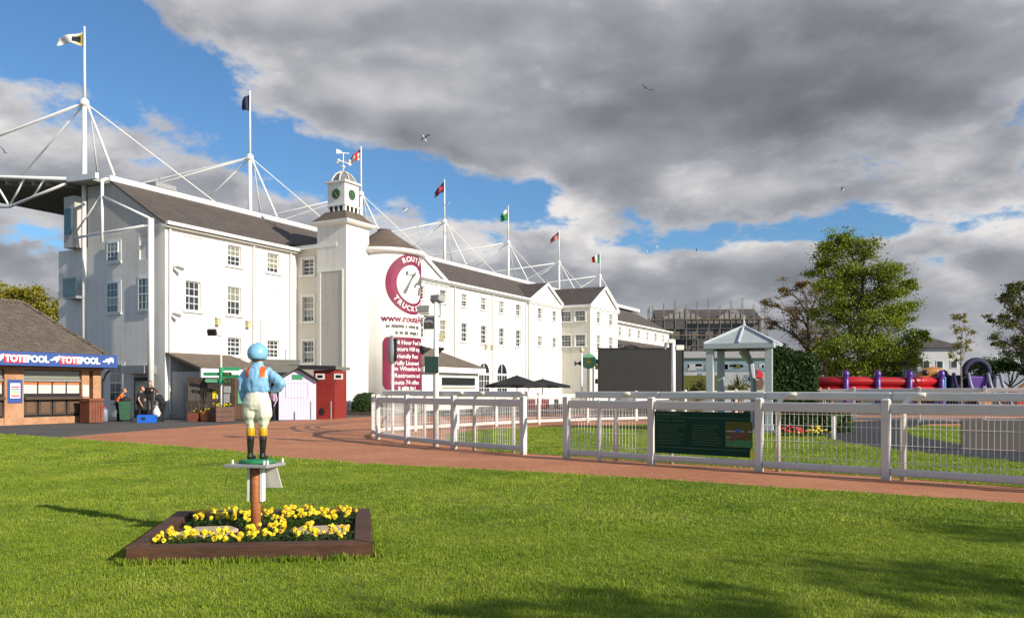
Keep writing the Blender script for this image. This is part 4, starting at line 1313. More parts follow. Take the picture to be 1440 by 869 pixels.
q = MB(); q.path([(.12, -.5, 2.5), (.12, -.2, 2.35), (.12, .0, 2.0)], .05, 6); q.build('bracket', MAT['black'], kio)

# ------------------------------------------------------------------ things in front of the kiosk and end wall
def slat_bin(name, label, px, py, w, h):
    t = thing(name, label, 'litter bin', gp(px, py), ROT)
    MB().box(-w / 2 + .03, w / 2 - .03, -w / 2 + .03, w / 2 - .03, .06, h - .14).build('bin_core', MAT['black'], t)
    for s in range(4):
        for i in range(5):
            m = MB(); m.T = Matrix.Rotation(s * math.pi / 2, 4, 'Z'); a = -w / 2 + i * w / 5
            m.box(a + .012, a + w / 5 - .012, -w / 2, -w / 2 + .025, .03, h - .16); m.build('slat', MAT['bin_brown'], t)
    MB().box(-w / 2 - .03, w / 2 + .03, -w / 2 - .03, w / 2 + .03, h - .13, h).build('lid', MAT['bin_brown'], t, bevel=.02)
slat_bin('litter_bin', 'square red-brown slatted litter bin standing against the brick kiosk corner', 129, 594.5, .72, 1.16)
t = thing('gas_bottle', 'pale grey gas cylinder standing between slatted bin and hi-vis worker', 'gas cylinder', gp(147, 593))
MB().lathe([(.10, 0), (.15, .03), (.15, .50), (.12, .60), (.05, .66)], (0, 0, 0), 16).build('cylinder', MAT['pvc_grey'], t, smooth=True)
MB().lathe([(.04, .655), (.07, .67), (.07, .72), (.03, .75)], (0, 0, 0), 10).build('valve', MAT['sign_red'], t)

t = thing('wheelie_bin', 'dark green wheelie bin full of black sacks beside the hi-vis worker', 'wheelie bin', gp(176, 592.5), R(20))
wb = MB(); wb.add([(-.22, -.26, .08), (.22, -.26, .08), (.22, .24, .08), (-.22, .24, .08), (-.29, -.34, 1.0), (.29, -.34, 1.0), (.29, .34, 1.0), (-.29, .34, 1.0)], [(0, 3, 2, 1), (0, 1, 5, 4), (1, 2, 6, 5), (2, 3, 7, 6), (3, 0, 4, 7), (4, 5, 6, 7)])
wb.build('bin_body', MAT['wheelie_green'], t, bevel=.02)
MB().path([(-.3, .36, .98), (.3, .36, .98)], .025, 8).build('handle', MAT['wheelie_green'], t)
for s in (-1, 1):
    w_ = MB(); w_.path([(s * .22, .26, .10), (s * .30, .26, .10)], .10, 16); w_.build('wheel', MAT['black'], t)
sk = MB(); sk.lathe([(.05, .96), (.26, 1.0), (.28, 1.10), (.16, 1.2), (.04, 1.25)], (0, 0, 0), 9); sk.build('black_sack', MAT['black_fabric'], t, smooth=True)

t = thing('blue_crate', 'bright blue plastic crate on the tarmac between the workers', 'crate', gp(207, 594), R(12))
bx = MB(); W_, D_, H_ = .40, .28, .36
bx.box(-W_, W_, -D_, D_, 0, .03)
bx.build('crate_floor', MAT['crate_blue'], t)
for (a, c, e, f) in ((-W_, W_, -D_, -D_ + .03), (-W_, W_, D_ - .03, D_), (-W_, -W_ + .03, -D_ + .03, D_ - .03), (W_ - .03, W_, -D_ + .03, D_ - .03)):
    MB().box(a, c, e, f, .03, H_).build('crate_side', MAT['crate_blue'], t, bevel=.01)
h_ = MB(); h_.box(-.22, -.02, -D_ - .012, -D_ - .002, .13, .27); h_.build('hand_hole', MAT['cloth_navy'], t)
bm_ = MB(); bm_.lathe([(.03, 0), (.17, .04), (.2, .2), (.16, .38), (.05, .5), (.07, .56)], (0, 0, 0), 14, sx=1, sy=.8)
tag(bm_.build('white_sack', MAT['bag_white'], smooth=True, loc=gp(222, 592.5) + Vector((-.02, -.1, .22))), 'white plastic sack held by the stooping worker in black', 'sack')

# ------------------------------------------------------------------ finger post, planters, sheds
t = thing('finger_post', 'white pole with green direction arms and a floodlight in front of the dark shed', 'signpost', gp(311, 591.5))
MB().path([(0, 0, .0), (0, 0, 2.75), (0, 0, 4.25)], [.055, .05, .03], 10).build('pole', MAT['steel_white'], t, smooth=True)
MB().lathe([(.10, 1.85), (.12, 1.9), (.12, 2.62), (.06, 2.7)], (0, 0, 0), 12).build('collar', MAT['sign_green'], t)
for (z, a, L, mm) in ((2.62, 10, .95, 'sign_green'), (2.36, 178, .95, 'sign_green'), (2.36, -35, .85, 'sign_green'), (2.24, -8, 1.0, 'sign_green'), (2.02, 176, .85, 'sign_green_pale'), (1.98, -42, .8, 'sign_green')):
    arm = MB(); arm.T = Matrix.Rotation(R(a), 4, 'Z')
    arm.prism([(.11, 0, z - .085), (L - .09, 0, z - .085), (L, 0, z), (L - .09, 0, z + .085), (.11, 0, z + .085)], (0, .03, 0))
    ao = arm.build('direction_arm', MAT[mm], t)
    if a in (-35, -42):
        e = MB(); e.T = Matrix.Rotation(R(a), 4, 'Z'); e.box(.3, .62, -.012, -.002, z - .05, z + .05); e.build('arm_symbol', MAT['sign_yellow'], ao)
fl = MB(); fl.T = Matrix.Rotation(R(25), 4, 'X'); fl.box(-.62, -.2, 1.65, 1.85, 3.95, 4.25); fl.build('floodlight', MAT['black'], t)
MB().path([(0, 0, 4.25), (-.2, .02, 4.32), (-.4, .0, 4.35)], .025, 6).build('lamp_arm', MAT['steel_grey'], t)


def flower_tuft(parent, xr, yr, z, n, mats, seed, size=.05):
    r = random.Random(seed)
    lv = MB()
    for i in range(n * 3):
        x, y = r.uniform(-xr, xr), r.uniform(-yr, yr); a = r.uniform(0, 6.28); L = r.uniform(.08, .22)
        dx, dy = math.cos(a), math.sin(a)
        lv.poly([(x, y, z), (x + dx * L * .5 - dy * .02, y + dy * L * .5 + dx * .02, z + L * .7), (x + dx * L, y + dy * L, z + L * .6), (x + dx * L * .5 + dy * .02, y + dy * L * .5 - dx * .02, z + L * .6)])
    lv.build('foliage', MAT['leaf_pansy'], parent)
    for k, mm in enumerate(mats):
        fb = MB()
        for i in range(n):
            x, y, zz = r.uniform(-xr, xr), r.uniform(-yr, yr), z + r.uniform(.06, .2)
            fb.lathe([(.004, -.01), (size, 0), (size * .7, .02), (.004, .03)], (x, y, zz), 6)
        fb.build('blossom', MAT[mm], parent)
t = thing('square_planter', 'dark brown square planter with yellow flowers at foot of the finger post', 'planter', gp(312, 593) + Vector((0, 0.05, 0)), R(38))
for s in range(4):
    for i in range(3):
        m = MB(); m.T = Matrix.Rotation(s * math.pi / 2, 4, 'Z'); m.box(-.44, .44, -.45, -.41, .02 + i * .245, .25 + i * .245); m.build('side_board', MAT['planter_brown'], t)
MB().box(-.41, .41, -.41, .41, .6, .68).build('soil', MAT['soil'], t)
flower_tuft(t, .36, .36, .68, 26, ['pansy_yellow'], 4)
t = thing('terracotta_trough', 'orange terracotta flower pot with twiggy shrub left of the square planter', 'plant pot', gp(284, 592.5))
MB().lathe([(.20, 0), (.22, .03), (.27, .40), (.30, .42), (.30, .47), (.26, .47)], (.18, 0, 0), 14).build('pot', MAT['terracotta'], t)
MB().box(-.62, -.12, -.2, .2, 0, .42).build('trough', MAT['bin_brown'], t)
flower_tuft(t, .5, .18, .44, 14, ['pansy_yellow'], 5)
tw = MB(); r = random.Random(5)
for i in range(26):
    x = r.uniform(-.3, .35); y = r.uniform(-.1, .1); tw.path([(x * .5, y, .4), (x + r.uniform(-.1, .1), y + r.uniform(-.1, .1), .9), (x * 1.4 + r.uniform(-.2, .2), y + r.uniform(-.15, .15), r.uniform(1.2, 1.75))], [.014, .01, .005], 4)
tw.build('twig', MAT['bark'], t)

# dark timber shed
s0 = gp(262, 590.8)
sh = thing('timber_shed', 'dark brown boarded shed with notice boards behind the planters', 'shed', s0, R(8))
SW = 6.0
MB().box(0.02, SW, .04, 2.2, 0, 2.1).build('shed_core', MAT['black'], sh)
nb = 34; SW = 5.4
for i in range(nb):
    m = MB(); m.box(i * SW / nb + .006, (i + 1) * SW / nb - .006, 0, .035, .03, 2.2 + (0 if i < 18 else .15)); m.build('board', MAT['board_dark' if i < 15 else 'board_brown'], sh)
MB().prism([(2.9, -.25, 2.36), (2.9, 1.9, 3.1), (2.9, 1.9, 3.2), (2.9, -.25, 2.46)], (2.6, 0, 0)).build('roof', MAT['roof_felt'], sh)
MB().box(2.9, 5.5, -.30, -.252, 2.30, 2.47).build('roof_edge', MAT['felt_black'], sh)
for (a, c, e, f, mm) in ((.08, .66, .98, 1.9, 'grey_board'), (1.85, 2.15, .9, 1.35, 'slab_grey'), (1.85, 2.2, 1.4, 1.75, 'slab_grey'), (1.3, 1.5, 1.1, 1.5, 'pansy_yellow'), (1.42, 1.56, 1.1, 1.3, 'panel_pale'), (2.55, 2.95, .85, 1.6, 'sign_green_pale')):
    MB().box(a, c, -.03, -.003, e, f).build('notice_board', MAT[mm], sh)

# lilac beach hut
h0 = gp(392, 591)
LR = R(17)
hut = thing('lilac_hut', 'pale lilac beach hut with black felt roof left of the red shed', 'hut', h0, LR)
hw, hd, he, ha = 1.86, 2.6, 2.05, 2.62
hm = MB(); hm.prism([(0, .02, .0), (hw, .02, 0), (hw, .02, he), (hw / 2, .02, ha), (0, .02, he)], (0, hd, 0)); hm.build('hut_core', MAT['board_brown'], hut)
nb = 12
for i in range(nb):
    x0, x1 = i * hw / nb, (i + 1) * hw / nb
    f = lambda x: he + (ha - he) * (1 - abs(x - hw / 2) / (hw / 2))
    m = MB(); m.prism([(x0 + .004, .015, .02), (x1 - .004, .015, .02), (x1 - .004, .015, f(x1) - .02), (x0 + .004, .015, f(x0) - .02)], (0, -.03, 0)); m.build('board', MAT['hut_lilac'], hut)
fr = MB(); fr.box(.36, 1.5, -.045, -.018, 1.17, 1.21); fr.box(.36, 1.5, -.045, -.018, 1.9, 1.94); fr.box(.36, .40, -.045, -.018, 1.21, 1.9); fr.box(1.46, 1.5, -.045, -.018, 1.21, 1.9); fr.build('hatch', MAT['hut_lilac'], hut)
MB().box(.68, 1.18, -.05, -.02, 2.1, 2.34).build('hut_sign', MAT['sign_green'], hut)
for s in (0, 1):
    xe = -.14 if s == 0 else hw + .14
    ye = he - .06
    m = MB(); m.prism([(xe, -.2, ye), (hw / 2, -.2, ha + .03), (hw / 2, -.2, ha + .12), (xe, -.2, ye + .09)], (0, hd + .3, 0)); m.build('roof_slope', MAT['felt_black' if s else 'roof_felt'], hut)
    m = MB(); m.beam((xe, -.215, ye + .02), (hw / 2, -.215, ha + .06), .03, .12, (0, 1, 0)); m.build('barge_board', MAT['felt_black'], hut)

# red shed
r0 = gp(441, 589.0)
red = thing('red_shed', 'dark red boarded shed with two small white framed windows beside the tower', 'shed', r0, R(-4))
rw = gp(486, 586.5).x - r0.x
MB().box(.02, rw - .02, .04, 2.4, 0, 2.62).build('shed_core', MAT['shed_red'], red)
nb = 13
for i in range(nb):
    m = MB(); m.box(0, rw, .0 + .006 * (i % 2), .038, i * .2 + .006, (i + 1) * .2); m.build('board', MAT['shed_red'], red)
MB().prism([(-1.6, -.2, 2.72), (rw + .1, -.2, 2.66), (rw + .1, -.2, 2.82), (-1.6, -.2, 2.88)], (0, 2.9, 0)).build('roof', MAT['roof_felt'], red)
MB().prism([(-1.62, -.24, 2.70), (rw + .12, -.24, 2.64), (rw + .12, -.24, 2.84), (-1.62, -.24, 2.90)], (0, .035, 0)).build('roof_edge', MAT['felt_black'], red)
for x in (.12, 1.12):
    w_ = MB(); w_.box(x, x + .48, -.03, -.003, 2.12, 2.42); wo = w_.build('window', MAT['trim_white'], red)
    MB().box(x + .09, x + .39, -.036, -.031, 2.19, 2.35).build('pane', MAT['black'], wo)
MB().prism([(.45 + .14 * math.cos(a * .5236), -.012, .4 + .2 * math.sin(a * .5236)) for a in range(12)], (0, -.01, 0)).build('vent', MAT['black'], red)
def bollard(px, py, lab):
    m = MB(); m.lathe([(.035, 0), (.035, .95), (.02, .98)], (0, 0, 0), 10)
    tag(m.build('bollard', MAT['steel_grey'], loc=gp(px, py)), lab, 'bollard', 'grey posts by the huts')
bollard(437, 591.5, 'thin grey metal post in front of the lilac hut corner')
bollard(465.5, 590.5, 'thin grey metal post in front of the red shed')

# clipped bush beside the drum
def leaf_cloud(mb, pts_fn, n, size, r):
    for i in range(n):
        p, nn = pts_fn(r)
        s = size * r.uniform(.6, 1.3)
        a = Vector((r.gauss(0, 1), r.gauss(0, 1), r.gauss(0, 1))).normalized()
        nn = (nn + a * .9).normalized()
        x = nn.cross(Vector((r.gauss(0, 1), r.gauss(0, 1), r.gauss(0, 1)))).normalized(); y = nn.cross(x)
        mb.add([p - x * s * .5, p + y * s * .3, p + x * s * .5, p - y * s * .3], [(0, 1, 2, 3)])
def box_bush(name, label, cat, c, rx, ry, h, n, size, m, power=3.0):
    r = random.Random(hash(label) % 1000 if False else len(label))
    t = thing(name, label, cat, c)
    core = MB(); core.lathe([(.75, 0), (.9, .15), (.92, .6), (.8, .85), (.4, .95), (.02, .97)], (0, 0, 0), 20)
    core.v = [(x * rx * .95, y * ry * .95, z * h * .95) for x, y, z in core.v]
    core.build('inner_growth', MAT['leaf_dark'], t, smooth=True)
    def fn(r):
        u = Vector((r.gauss(0, 1), r.gauss(0, 1), abs(r.gauss(0, 1)))).normalized()
        k = 1.0 / (abs(u.x) ** power + abs(u.y) ** power + abs(u.z) ** power) ** (1 / power) * r.uniform(.9, 1.03)
        return Vector((u.x * k * rx, u.y * k * ry, u.z * k * h)), u
    lv = MB(); leaf_cloud(lv, fn, n, size, r); lv.build('foliage', MAT[m], t)
    return t
c = gp(516, 583); c.z = .15
bb = box_bush('clipped_bush', 'rounded dark green clipped bush at the foot of the curved bay', 'bush', c, .95, .8, 1.2, 3200, .10, 'leaf_dark')
pl = MB(); pl.box(-1.0, 1.0, -.85, .85, -.15, .05); pl.build('planter_edge', MAT['board_dark'], bb)
# ------------------------------------------------------------------ parade ring fence
PV = lambda x, y: Vector((x, y, 0))
NEAR_L = [PV(-4.75, 28.0), PV(-4.25, 25.9), PV(-3.07, 23.9), PV(-1.55, 21.8), PV(.277, 19.9)]
NEAR_R = [PV(1.26, 18.85), PV(2.95, 17.3), PV(4.78, 15.82), PV(6.54, 14.3), PV(8.3, 12.75), PV(10.05, 11.2)]
FAR = [PV(-4.75, 28.0), PV(-4.55, 29.4), PV(-3.68, 30.9), PV(-2.2, 32.7), PV(-.7, 34.8), PV(1.2, 37.0), PV(3.6, 39.2), PV(6.2, 40.9), PV(8.9, 42), PV(11.6, 42.3), PV(14.3, 41.6), PV(16.8, 40.2), PV(19.2, 38.6), PV(21.5, 37.2), PV(23.9, 36.0), PV(26.4, 35.0), PV(28.9, 34.2)]
POST_ME = {}
def post_mesh(h, w=.135):
    k = (round(h, 2), w)
    if k not in POST_ME:
        m = MB(); m.box(-w / 2, w / 2, -w / 2, w / 2, 0, h - .03)
        m.add([(-w / 2 - .012, -w / 2 - .012, h - .03), (w / 2 + .012, -w / 2 - .012, h - .03), (w / 2 + .012, w / 2 + .012, h - .03), (-w / 2 - .012, w / 2 + .012, h - .03),
               (-w / 2 + .02, -w / 2 + .02, h + .012), (w / 2 - .02, -w / 2 + .02, h + .012), (w / 2 - .02, w / 2 - .02, h + .012), (-w / 2 + .02, w / 2 - .02, h + .012)],
              [(0, 3, 2, 1), (4, 5, 6, 7), (0, 1, 5, 4), (1, 2, 6, 5), (2, 3, 7, 6), (3, 0, 4, 7)])
        POST_ME[k] = m.mesh('post', MAT['plastic_white'])
    return POST_ME[k]


def fence(pts, label, heights, wires=True, skip_mesh=(), first=True, wire_r=.0042, step=.085):
    t = thing('ring_fence', label, 'fence', pts[0], 0, 'white rails round the parade ring')
    o = pts[0]
    for i, p in enumerate(pts):
        if i == 0 and not first: continue
        a = pts[max(i - 1, 0)]; c = pts[min(i + 1, len(pts) - 1)]; d = (c - a)
        link('post', post_mesh(heights[i]), t, .012, p - o, math.atan2(d.y, d.x))
    for i in range(len(pts) - 1):
        a, c = pts[i] - o, pts[i + 1] - o
        d = (c - a).normalized(); nn = Vector((-d.y, d.x, 0))
        ha, hc = heights[i], heights[i + 1]
        a2, c2 = a + d * .07, c - d * .07
        for (z0, hh, w, nm) in ((-.16, .175, .065, 'top_rail'), (-1.26, .13, .06, 'bottom_rail')):
            m = MB()
            zA, zC = (ha + z0, hc + z0) if nm == 'top_rail' else (.155, .155)
            m.beam(a2 + Vector((0, 0, zA)), c2 + Vector((0, 0, zC)), w, hh)
            m.build(nm, MAT['plastic_white'], t, bevel=.018)
        if wires and i not in skip_mesh:
            m = MB(); L = (c2 - a2).length; n = int(L / step)
            for k in range(1, n):
                q = a2 + d * (L * k / n); zt = (ha + (hc - ha) * k / n) - .24
                m.tube(q + nn * .02 + Vector((0, 0, .2)), q + nn * .02 + Vector((0, 0, zt)), wire_r, n=4)
            for zz in (.32, .62, .92, 1.13):
                m.tube(a2 + nn * .026 + Vector((0, 0, zz)), c2 + nn * .026 + Vector((0, 0, zz)), wire_r, n=4)
            m.build('wire_mesh', MAT['wire_white'], t)
    return t
HN = 1.42
fence(NEAR_L, 'white post and rail ring fence with wire infill, short run left of the gap', [HN] * 5)
fr_ = fence(NEAR_R, 'white post and rail ring fence with wire infill, long run right of the gap', [HN] * 6, skip_mesh=(1,))
fence(FAR, 'white fence on the far side of the parade ring, curving to the right', [HN, HN, HN, HN, HN, HN, 1.46, 1.5, 1.55, 1.6, 1.64, 1.68, 1.7, 1.72, 1.74, 1.76, 1.78], step=.12, wire_r=.005, first=False)


def running_rail(pts, posts, label, h=1.47):
    """rounded plastic rail carried on swan-neck posts"""
    t = thing('running_rail', label, 'rail', pts[0], 0, 'white rails round the parade ring')
    o = pts[0]
    q = [p - o + Vector((0, 0, h)) for p in pts]
    # resample into a smooth run
    for i in range(len(q) - 1):
        m = MB(); e_ = (q[i + 1] - q[i]).normalized() * .002; m.beam(q[i] + e_, q[i + 1] - e_, .085, .15); m.build('rail', MAT['plastic_white'], t, bevel=.03)
    for p in posts:
        # nearest rail direction
        best = min(range(len(pts) - 1), key=lambda i: ((pts[i] + pts[i + 1]) / 2 - p).length)
        d = (pts[best + 1] - pts[best]).normalized()
        b_ = p - o
        m = MB(); m.path([b_, b_ + Vector((0, 0, h - .26)), b_ + Vector((0, 0, h - .12)) + d * .03, b_ + Vector((0, 0, h - .02)) + d * .11, b_ + Vector((0, 0, h + .03)) + d * .24, b_ + Vector((0, 0, h + .03)) + d * .36], [.05, .05, .048, .046, .044, .04], 12)
        m.build('swan_neck_post', MAT['plastic_white'], t, smooth=True)
def off(pts, k):
    r = []
    for i, p in enumerate(pts):
        d = (pts[min(i + 1, len(pts) - 1)] - pts[max(i - 1, 0)]).normalized()
        r.append(p + Vector((-d.y, d.x, 0)) * k)
    return r
RO = off(NEAR_R, .34); RO[0] = RO[0] + (RO[1] - RO[0]).normalized() * .0
LO = off(NEAR_L, .34)
running_rail(RO, [gp(866, 648.2), gp(944, 652.5), gp(1094, 663), gp(1270, 676), PV(8.75, 12.75)], 'rounded white running rail on swan-neck posts just behind the long fence run')
running_rail(LO[:-1] + [LO[-1] + Vector((-.1, .1, 0))], [gp(597, 621.5), gp(640, 630), gp(667, 633.5), gp(722, 637)], 'rounded white running rail on swan-neck posts behind the short fence run')
m = MB(); m.lathe([(.045, 0), (.045, 1.35), (.03, 1.37)], (0, 0, 0), 12)
tag(m.build('spare_post', MAT['plastic_white'], loc=gp(843, 648)), 'lone short white round post inside the fence left of the green board', 'post')

# green information board on the fence
p0, p1 = NEAR_R[1], NEAR_R[2]
d = (p1 - p0).normalized(); ang = math.atan2(d.y, d.x)
bd = thing('information_board', 'long dark green information board with a race photo, fixed to the fence', 'sign', p0 + d * .11 + Vector((d.y, -d.x, 0)) * .045, ang)
BW = (p1 - p0).length - .26; BZ0, BZ1 = .27, 1.14
MB().box(0, BW, -.02, 0, BZ0, BZ1).build('board', MAT['board_green'], bd)
for z in (1.02, .40):
    MB().box(.03, BW - .03, -.024, -.021, z - .006, z + .006).build('printed_line', MAT['print_green'], bd)
for body, x, z, sz in (('Riding a Winner', .06, .955, .10),):
    me = text_mesh(body, sz, MAT['print_green'], 'LEFT', 0, .001); q = link('lettering', me, bd); q.location = (x, -.0235, z)
r = random.Random(2)
tl = MB()
for k in range(11): tl.box(.05 + k * .05, .085 + k * .05, -.0235, -.0212, 1.06, 1.10)
for colx in (.06, .86):
    for k in range(9):
        w_ = r.uniform(.45, .66)
        tl.box(colx, colx + w_, -.0235, -.0212, .86 - k * .048, .872 - k * .048)
tl.build('small_print', MAT['print_green'], bd)
ph = thing_photo = MB(); ph.box(1.58, 2.14, -.028, -.021, .46, .96); pho = ph.build('photo_print', MAT['leaf_olive'], bd)
pm = MB(); pm.box(1.60, 2.12, -.031, -.0285, .47, .60); pm.build('turf', MAT['base_green'], pho)
pm = MB(); pm.box(1.60, 2.12, -.031, -.0285, .76, .785); pm.box(1.60, 1.72, -.031, -.0285, .64, .66); pm.build('white_rail', MAT['hoard_pale'], pho)
hp = [(-.17, .02), (-.13, .08), (.0, .085), (.09, .10), (.15, .16), (.2, .13), (.15, .06), (.12, .0), (.18, -.07), (.165, -.09), (.09, -.02), (-.06, -.02), (-.09, -.11), (-.11, -.11), (-.1, -.01), (-.17, -.12), (-.19, -.11)]
pm = MB(); pm.prism([(1.86 + x, -.029, .66 + z) for x, z in hp], (0, -.004, 0)); pm.build('horse_print', MAT['board_brown'], pho)
pm = MB(); pm.prism([(1.84 + x, -.0335, .75 + z) for x, z in ((-.05, 0), (.04, .0), (.08, .06), (.05, .09), (-.02, .07))], (0, -.002, 0)); pm.build('rider_print', MAT['sign_blue'], pho)
MB().box(BW + .0, BW + .07, -.03, -.004, .27, .40).build('corner_tag', MAT['sign_yellow'], bd)

# ------------------------------------------------------------------ poles near the fence
t = thing('light_pole', 'white pole with floodlights, loudspeakers and a green box rising behind the ring fence', 'light pole', gp(613, 628))
MB().path([(0, 0, 0), (0, 0, 2.35), (0, 0, 4.05)], [.085, .08, .05], 12).build('pole', MAT['steel_white'], t, smooth=True)
MB().box(-.30, .08, -.16, -.04, 2.05, 2.5).build('green_box', MAT['green_dark'], t, bevel=.01)
def flood(parent, x, y, z, yaw, pitch, w, h, m1='slab_grey'):
    T = Matrix.Translation((x, y, z)) @ Matrix.Rotation(R(yaw), 4, 'Z') @ Matrix.Rotation(R(pitch), 4, 'X')
    f = MB(); f.T = T; f.add([(-w / 2, -.10, -h / 2), (w / 2, -.10, -h / 2), (w / 2, -.10, h / 2), (-w / 2, -.10, h / 2), (-w / 3, .12, -h / 3), (w / 3, .12, -h / 3), (w / 3, .12, h / 3), (-w / 3, .12, h / 3)], [(0, 1, 2, 3), (7, 6, 5, 4), (0, 4, 5, 1), (1, 5, 6, 2), (2, 6, 7, 3), (3, 7, 4, 0)])
    o = f.build('floodlight', MAT[m1], parent)
    g = MB(); g.T = T; g.box(-w / 2 + .03, w / 2 - .03, -.115, -.102, -h / 2 + .03, h / 2 - .03); g.build('lens', MAT['glass_dark'], o)
flood(t, -.30, -.05, 3.78, -10, -15, .34, .26, 'trim_white')
flood(t, .02, .05, 4.12, 150, 10, .42, .22)
flood(t, -.18, .15, 3.45, 160, 40, .38, .3)
MB().path([(-.34, 0, 3.62), (.12, 0, 3.62), (.12, .0, 4.0)], .03, 6).build('lamp_bracket', MAT['slab_grey'], t)
for sx, yaw in ((-.16, 120), (.22, 60)):
    q = MB(); q.T = Matrix.Translation((sx, 0, 2.72)) @ Matrix.Rotation(R(yaw), 4, 'Z') @ Matrix.Rotation(R(-100), 4, 'X')
    q.lathe([(.03, 0), (.05, .08), (.13, .25), (.135, .26)], (0, 0, 0), 12); q.build('loudspeaker', MAT['black'], t)
MB().box(.1, .22, -.06, .06, 2.95, 3.15).build('sensor', MAT['brass_lamp'], t)

t = thing('oval_lamp', 'short white pole with a long grey oval lamp in front of the maroon banner', 'lamp post', gp(552, 610))
MB().path([(0, 0, 0), (0, 0, 2.55)], [.06, .05], 10).build('pole', MAT['steel_white'], t, smooth=True)
lm = MB(); lm.lathe([(.03, 2.45), (.12, 2.55), (.15, 2.9), (.13, 3.3), (.05, 3.5), (.01, 3.52)], (-.02, 0, 0), 14, sx=1, sy=.8); lm.build('lamp_head', MAT['steel_grey'], t, smooth=True)
MB().box(.06, .15, -.10, .10, 2.6, 3.4).build('lamp_cover', MAT['black'], t)

t = thing('camera_pole', 'white pole with a camera at its top in front of the black screen', 'pole', at(947, 41))
MB().path([(0, 0, 0), (0, 0, 4.05)], [.11, .10], 12).build('pole', MAT['steel_white'], t, smooth=True)
q = MB(); q.box(-.28, .05, -.1, .12, 3.9, 4.1); q.box(.12, .5, -.12, .05, 3.55, 3.8); q.build('camera_housing', MAT['trim_white'], t, bevel=.02)
q = MB(); q.path([(-.35, -.05, 3.9), (-.45, -.1, 3.6)], [.1, .07], 10); q.build('lens', MAT['steel_grey'], t)

t = thing('speaker_pole', 'slim white pole with twin loudspeakers left of the round green sign', 'pole', at(818, 44))
MB().path([(0, 0, 0), (0, 0, 3.55)], [.06, .05], 10).build('pole', MAT['steel_white'], t, smooth=True)
MB().lathe([(.04, 3.55), (.12, 3.62), (.10, 3.8), (.02, 3.86)], (0, 0, 0), 10).build('lamp_head', MAT['brass_lamp'], t)
for s in (-1, 1):
    q = MB(); q.T = Matrix.Translation((-.22, 0, 2.98)) @ Matrix.Rotation(R(90 * s), 4, 'Y'); q.lathe([(.04, 0), (.06, .05), (.14, .16), (.14, .17)], (0, 0, 0), 10); q.build('loudspeaker', MAT['black'], t)
t = thing('round_sign', 'round green sign with yellow emblem on two white posts left of the screen', 'sign', at(828, 46))
for x in (-.05, .25): MB().path([(x, .06, 0), (x, .06, 3.0)], .05, 8).build('post', MAT['steel_white'], t)
MB().prism([(.43 * math.cos(i * math.pi / 16), -.03, 3.16 + .43 * math.sin(i * math.pi / 16)) for i in range(32)], (0, .05, 0)).build('disc', MAT['sign_green_pale'], t)
q = MB(); q.box(-.12, .14, -.042, -.034, 3.05, 3.20); q.lathe([(.01, 3.28), (.07, 3.31), (.05, 3.38), (.01, 3.42)], (0, -.04, 0), 6); q.build('emblem', MAT['sign_yellow'], t)
for z, mm in ((3.0, 'sign_green'), (2.7, 'sign_yellow'), (1.9, 'sign_green')):
    MB().box(.35, .62, .0, .04, z, z + .28).build('side_plate', MAT[mm], t)

# grey board lying behind the fence on the right
gb = thing('grey_panel', 'plain grey panel standing on the ring grass at the right edge', 'panel', gp(1352, 633), R(-6))
MB().box(0, 3.4, 0, .05, .0, .79).build('panel', MAT['grey_board'], gb)  # grey darkened to stand for shade on the panel face
for x in (.4, 2.6): MB().box(x, x + .06, .052, .35, 0, .5).build('strut', MAT['steel_grey'], gb)
# ------------------------------------------------------------------ flower bed
bed = thing('flower_bed', 'square raised flower bed edged with dark brown timber boards', 'flower bed', (0, 0, 0))
BH = .168; TW_ = .17
cen = sum(BED, Vector()) / 4
def inset(p, k): return cen + (p - cen) * k
outer = BED; L_ = (BED[1] - BED[0]).length
kin = 1 - 2 * TW_ / L_
inner = [inset(p, kin) for p in outer]
for i in range(4):
    j = (i + 1) % 4
    a, c, e, f = outer[i], outer[j], inner[j], inner[i]
    s = .004
    d_ = (c - a).normalized()
    o4 = [a + d_ * s, c - d_ * s, e - d_ * s, f + d_ * s]
    m = MB(); m.prism([(p.x, p.y, .0) for p in o4], (0, 0, BH + .003 * (i % 2)))
    m.build('plank', MAT['sleeper'], bed, bevel=.012)
sm = MB(); ng = 26; rr_ = random.Random(9)
for a in range(ng + 1):
    for c in range(ng + 1):
        u, v = a / ng, c / ng
        p = (inner[0] * (1 - u) + inner[1] * u) * (1 - v) + (inner[3] * (1 - u) + inner[2] * u) * v
        sm.v.append((p.x, p.y, .075 + .03 * rr_.random()))
for a in range(ng):
    for c in range(ng):
        k = a * (ng + 1) + c
        sm.f.append((k, k + ng + 1, k + ng + 2, k + 1)); sm.mi.append(0)
sm.build('soil', MAT['soil'], bed, smooth=False)
def bedpt(u, v, z=.1):
    p = (inner[0] * (1 - u) + inner[1] * u) * (1 - v) + (inner[3] * (1 - u) + inner[2] * u) * v
    return Vector((p.x, p.y, z))
# sandstone slabs
for (pts, lab) in (([(.03, .36), (.30, .34), (.36, .50), (.30, .60), (.12, .58)], 'pale sandstone slab lying in the left half of the flower bed'),
                   ([(.66, .40), (.95, .38), (.97, .56), (.70, .54)], 'pale sandstone slab lying in the right half of the flower bed')):
    m = MB(); m.prism([bedpt(u, v, .09) for u, v in pts], (0, 0, .05))
    tag(m.build('stone_slab', MAT['sandstone'], bevel=.015), lab, 'stone slab', 'stone slabs in the flower bed')

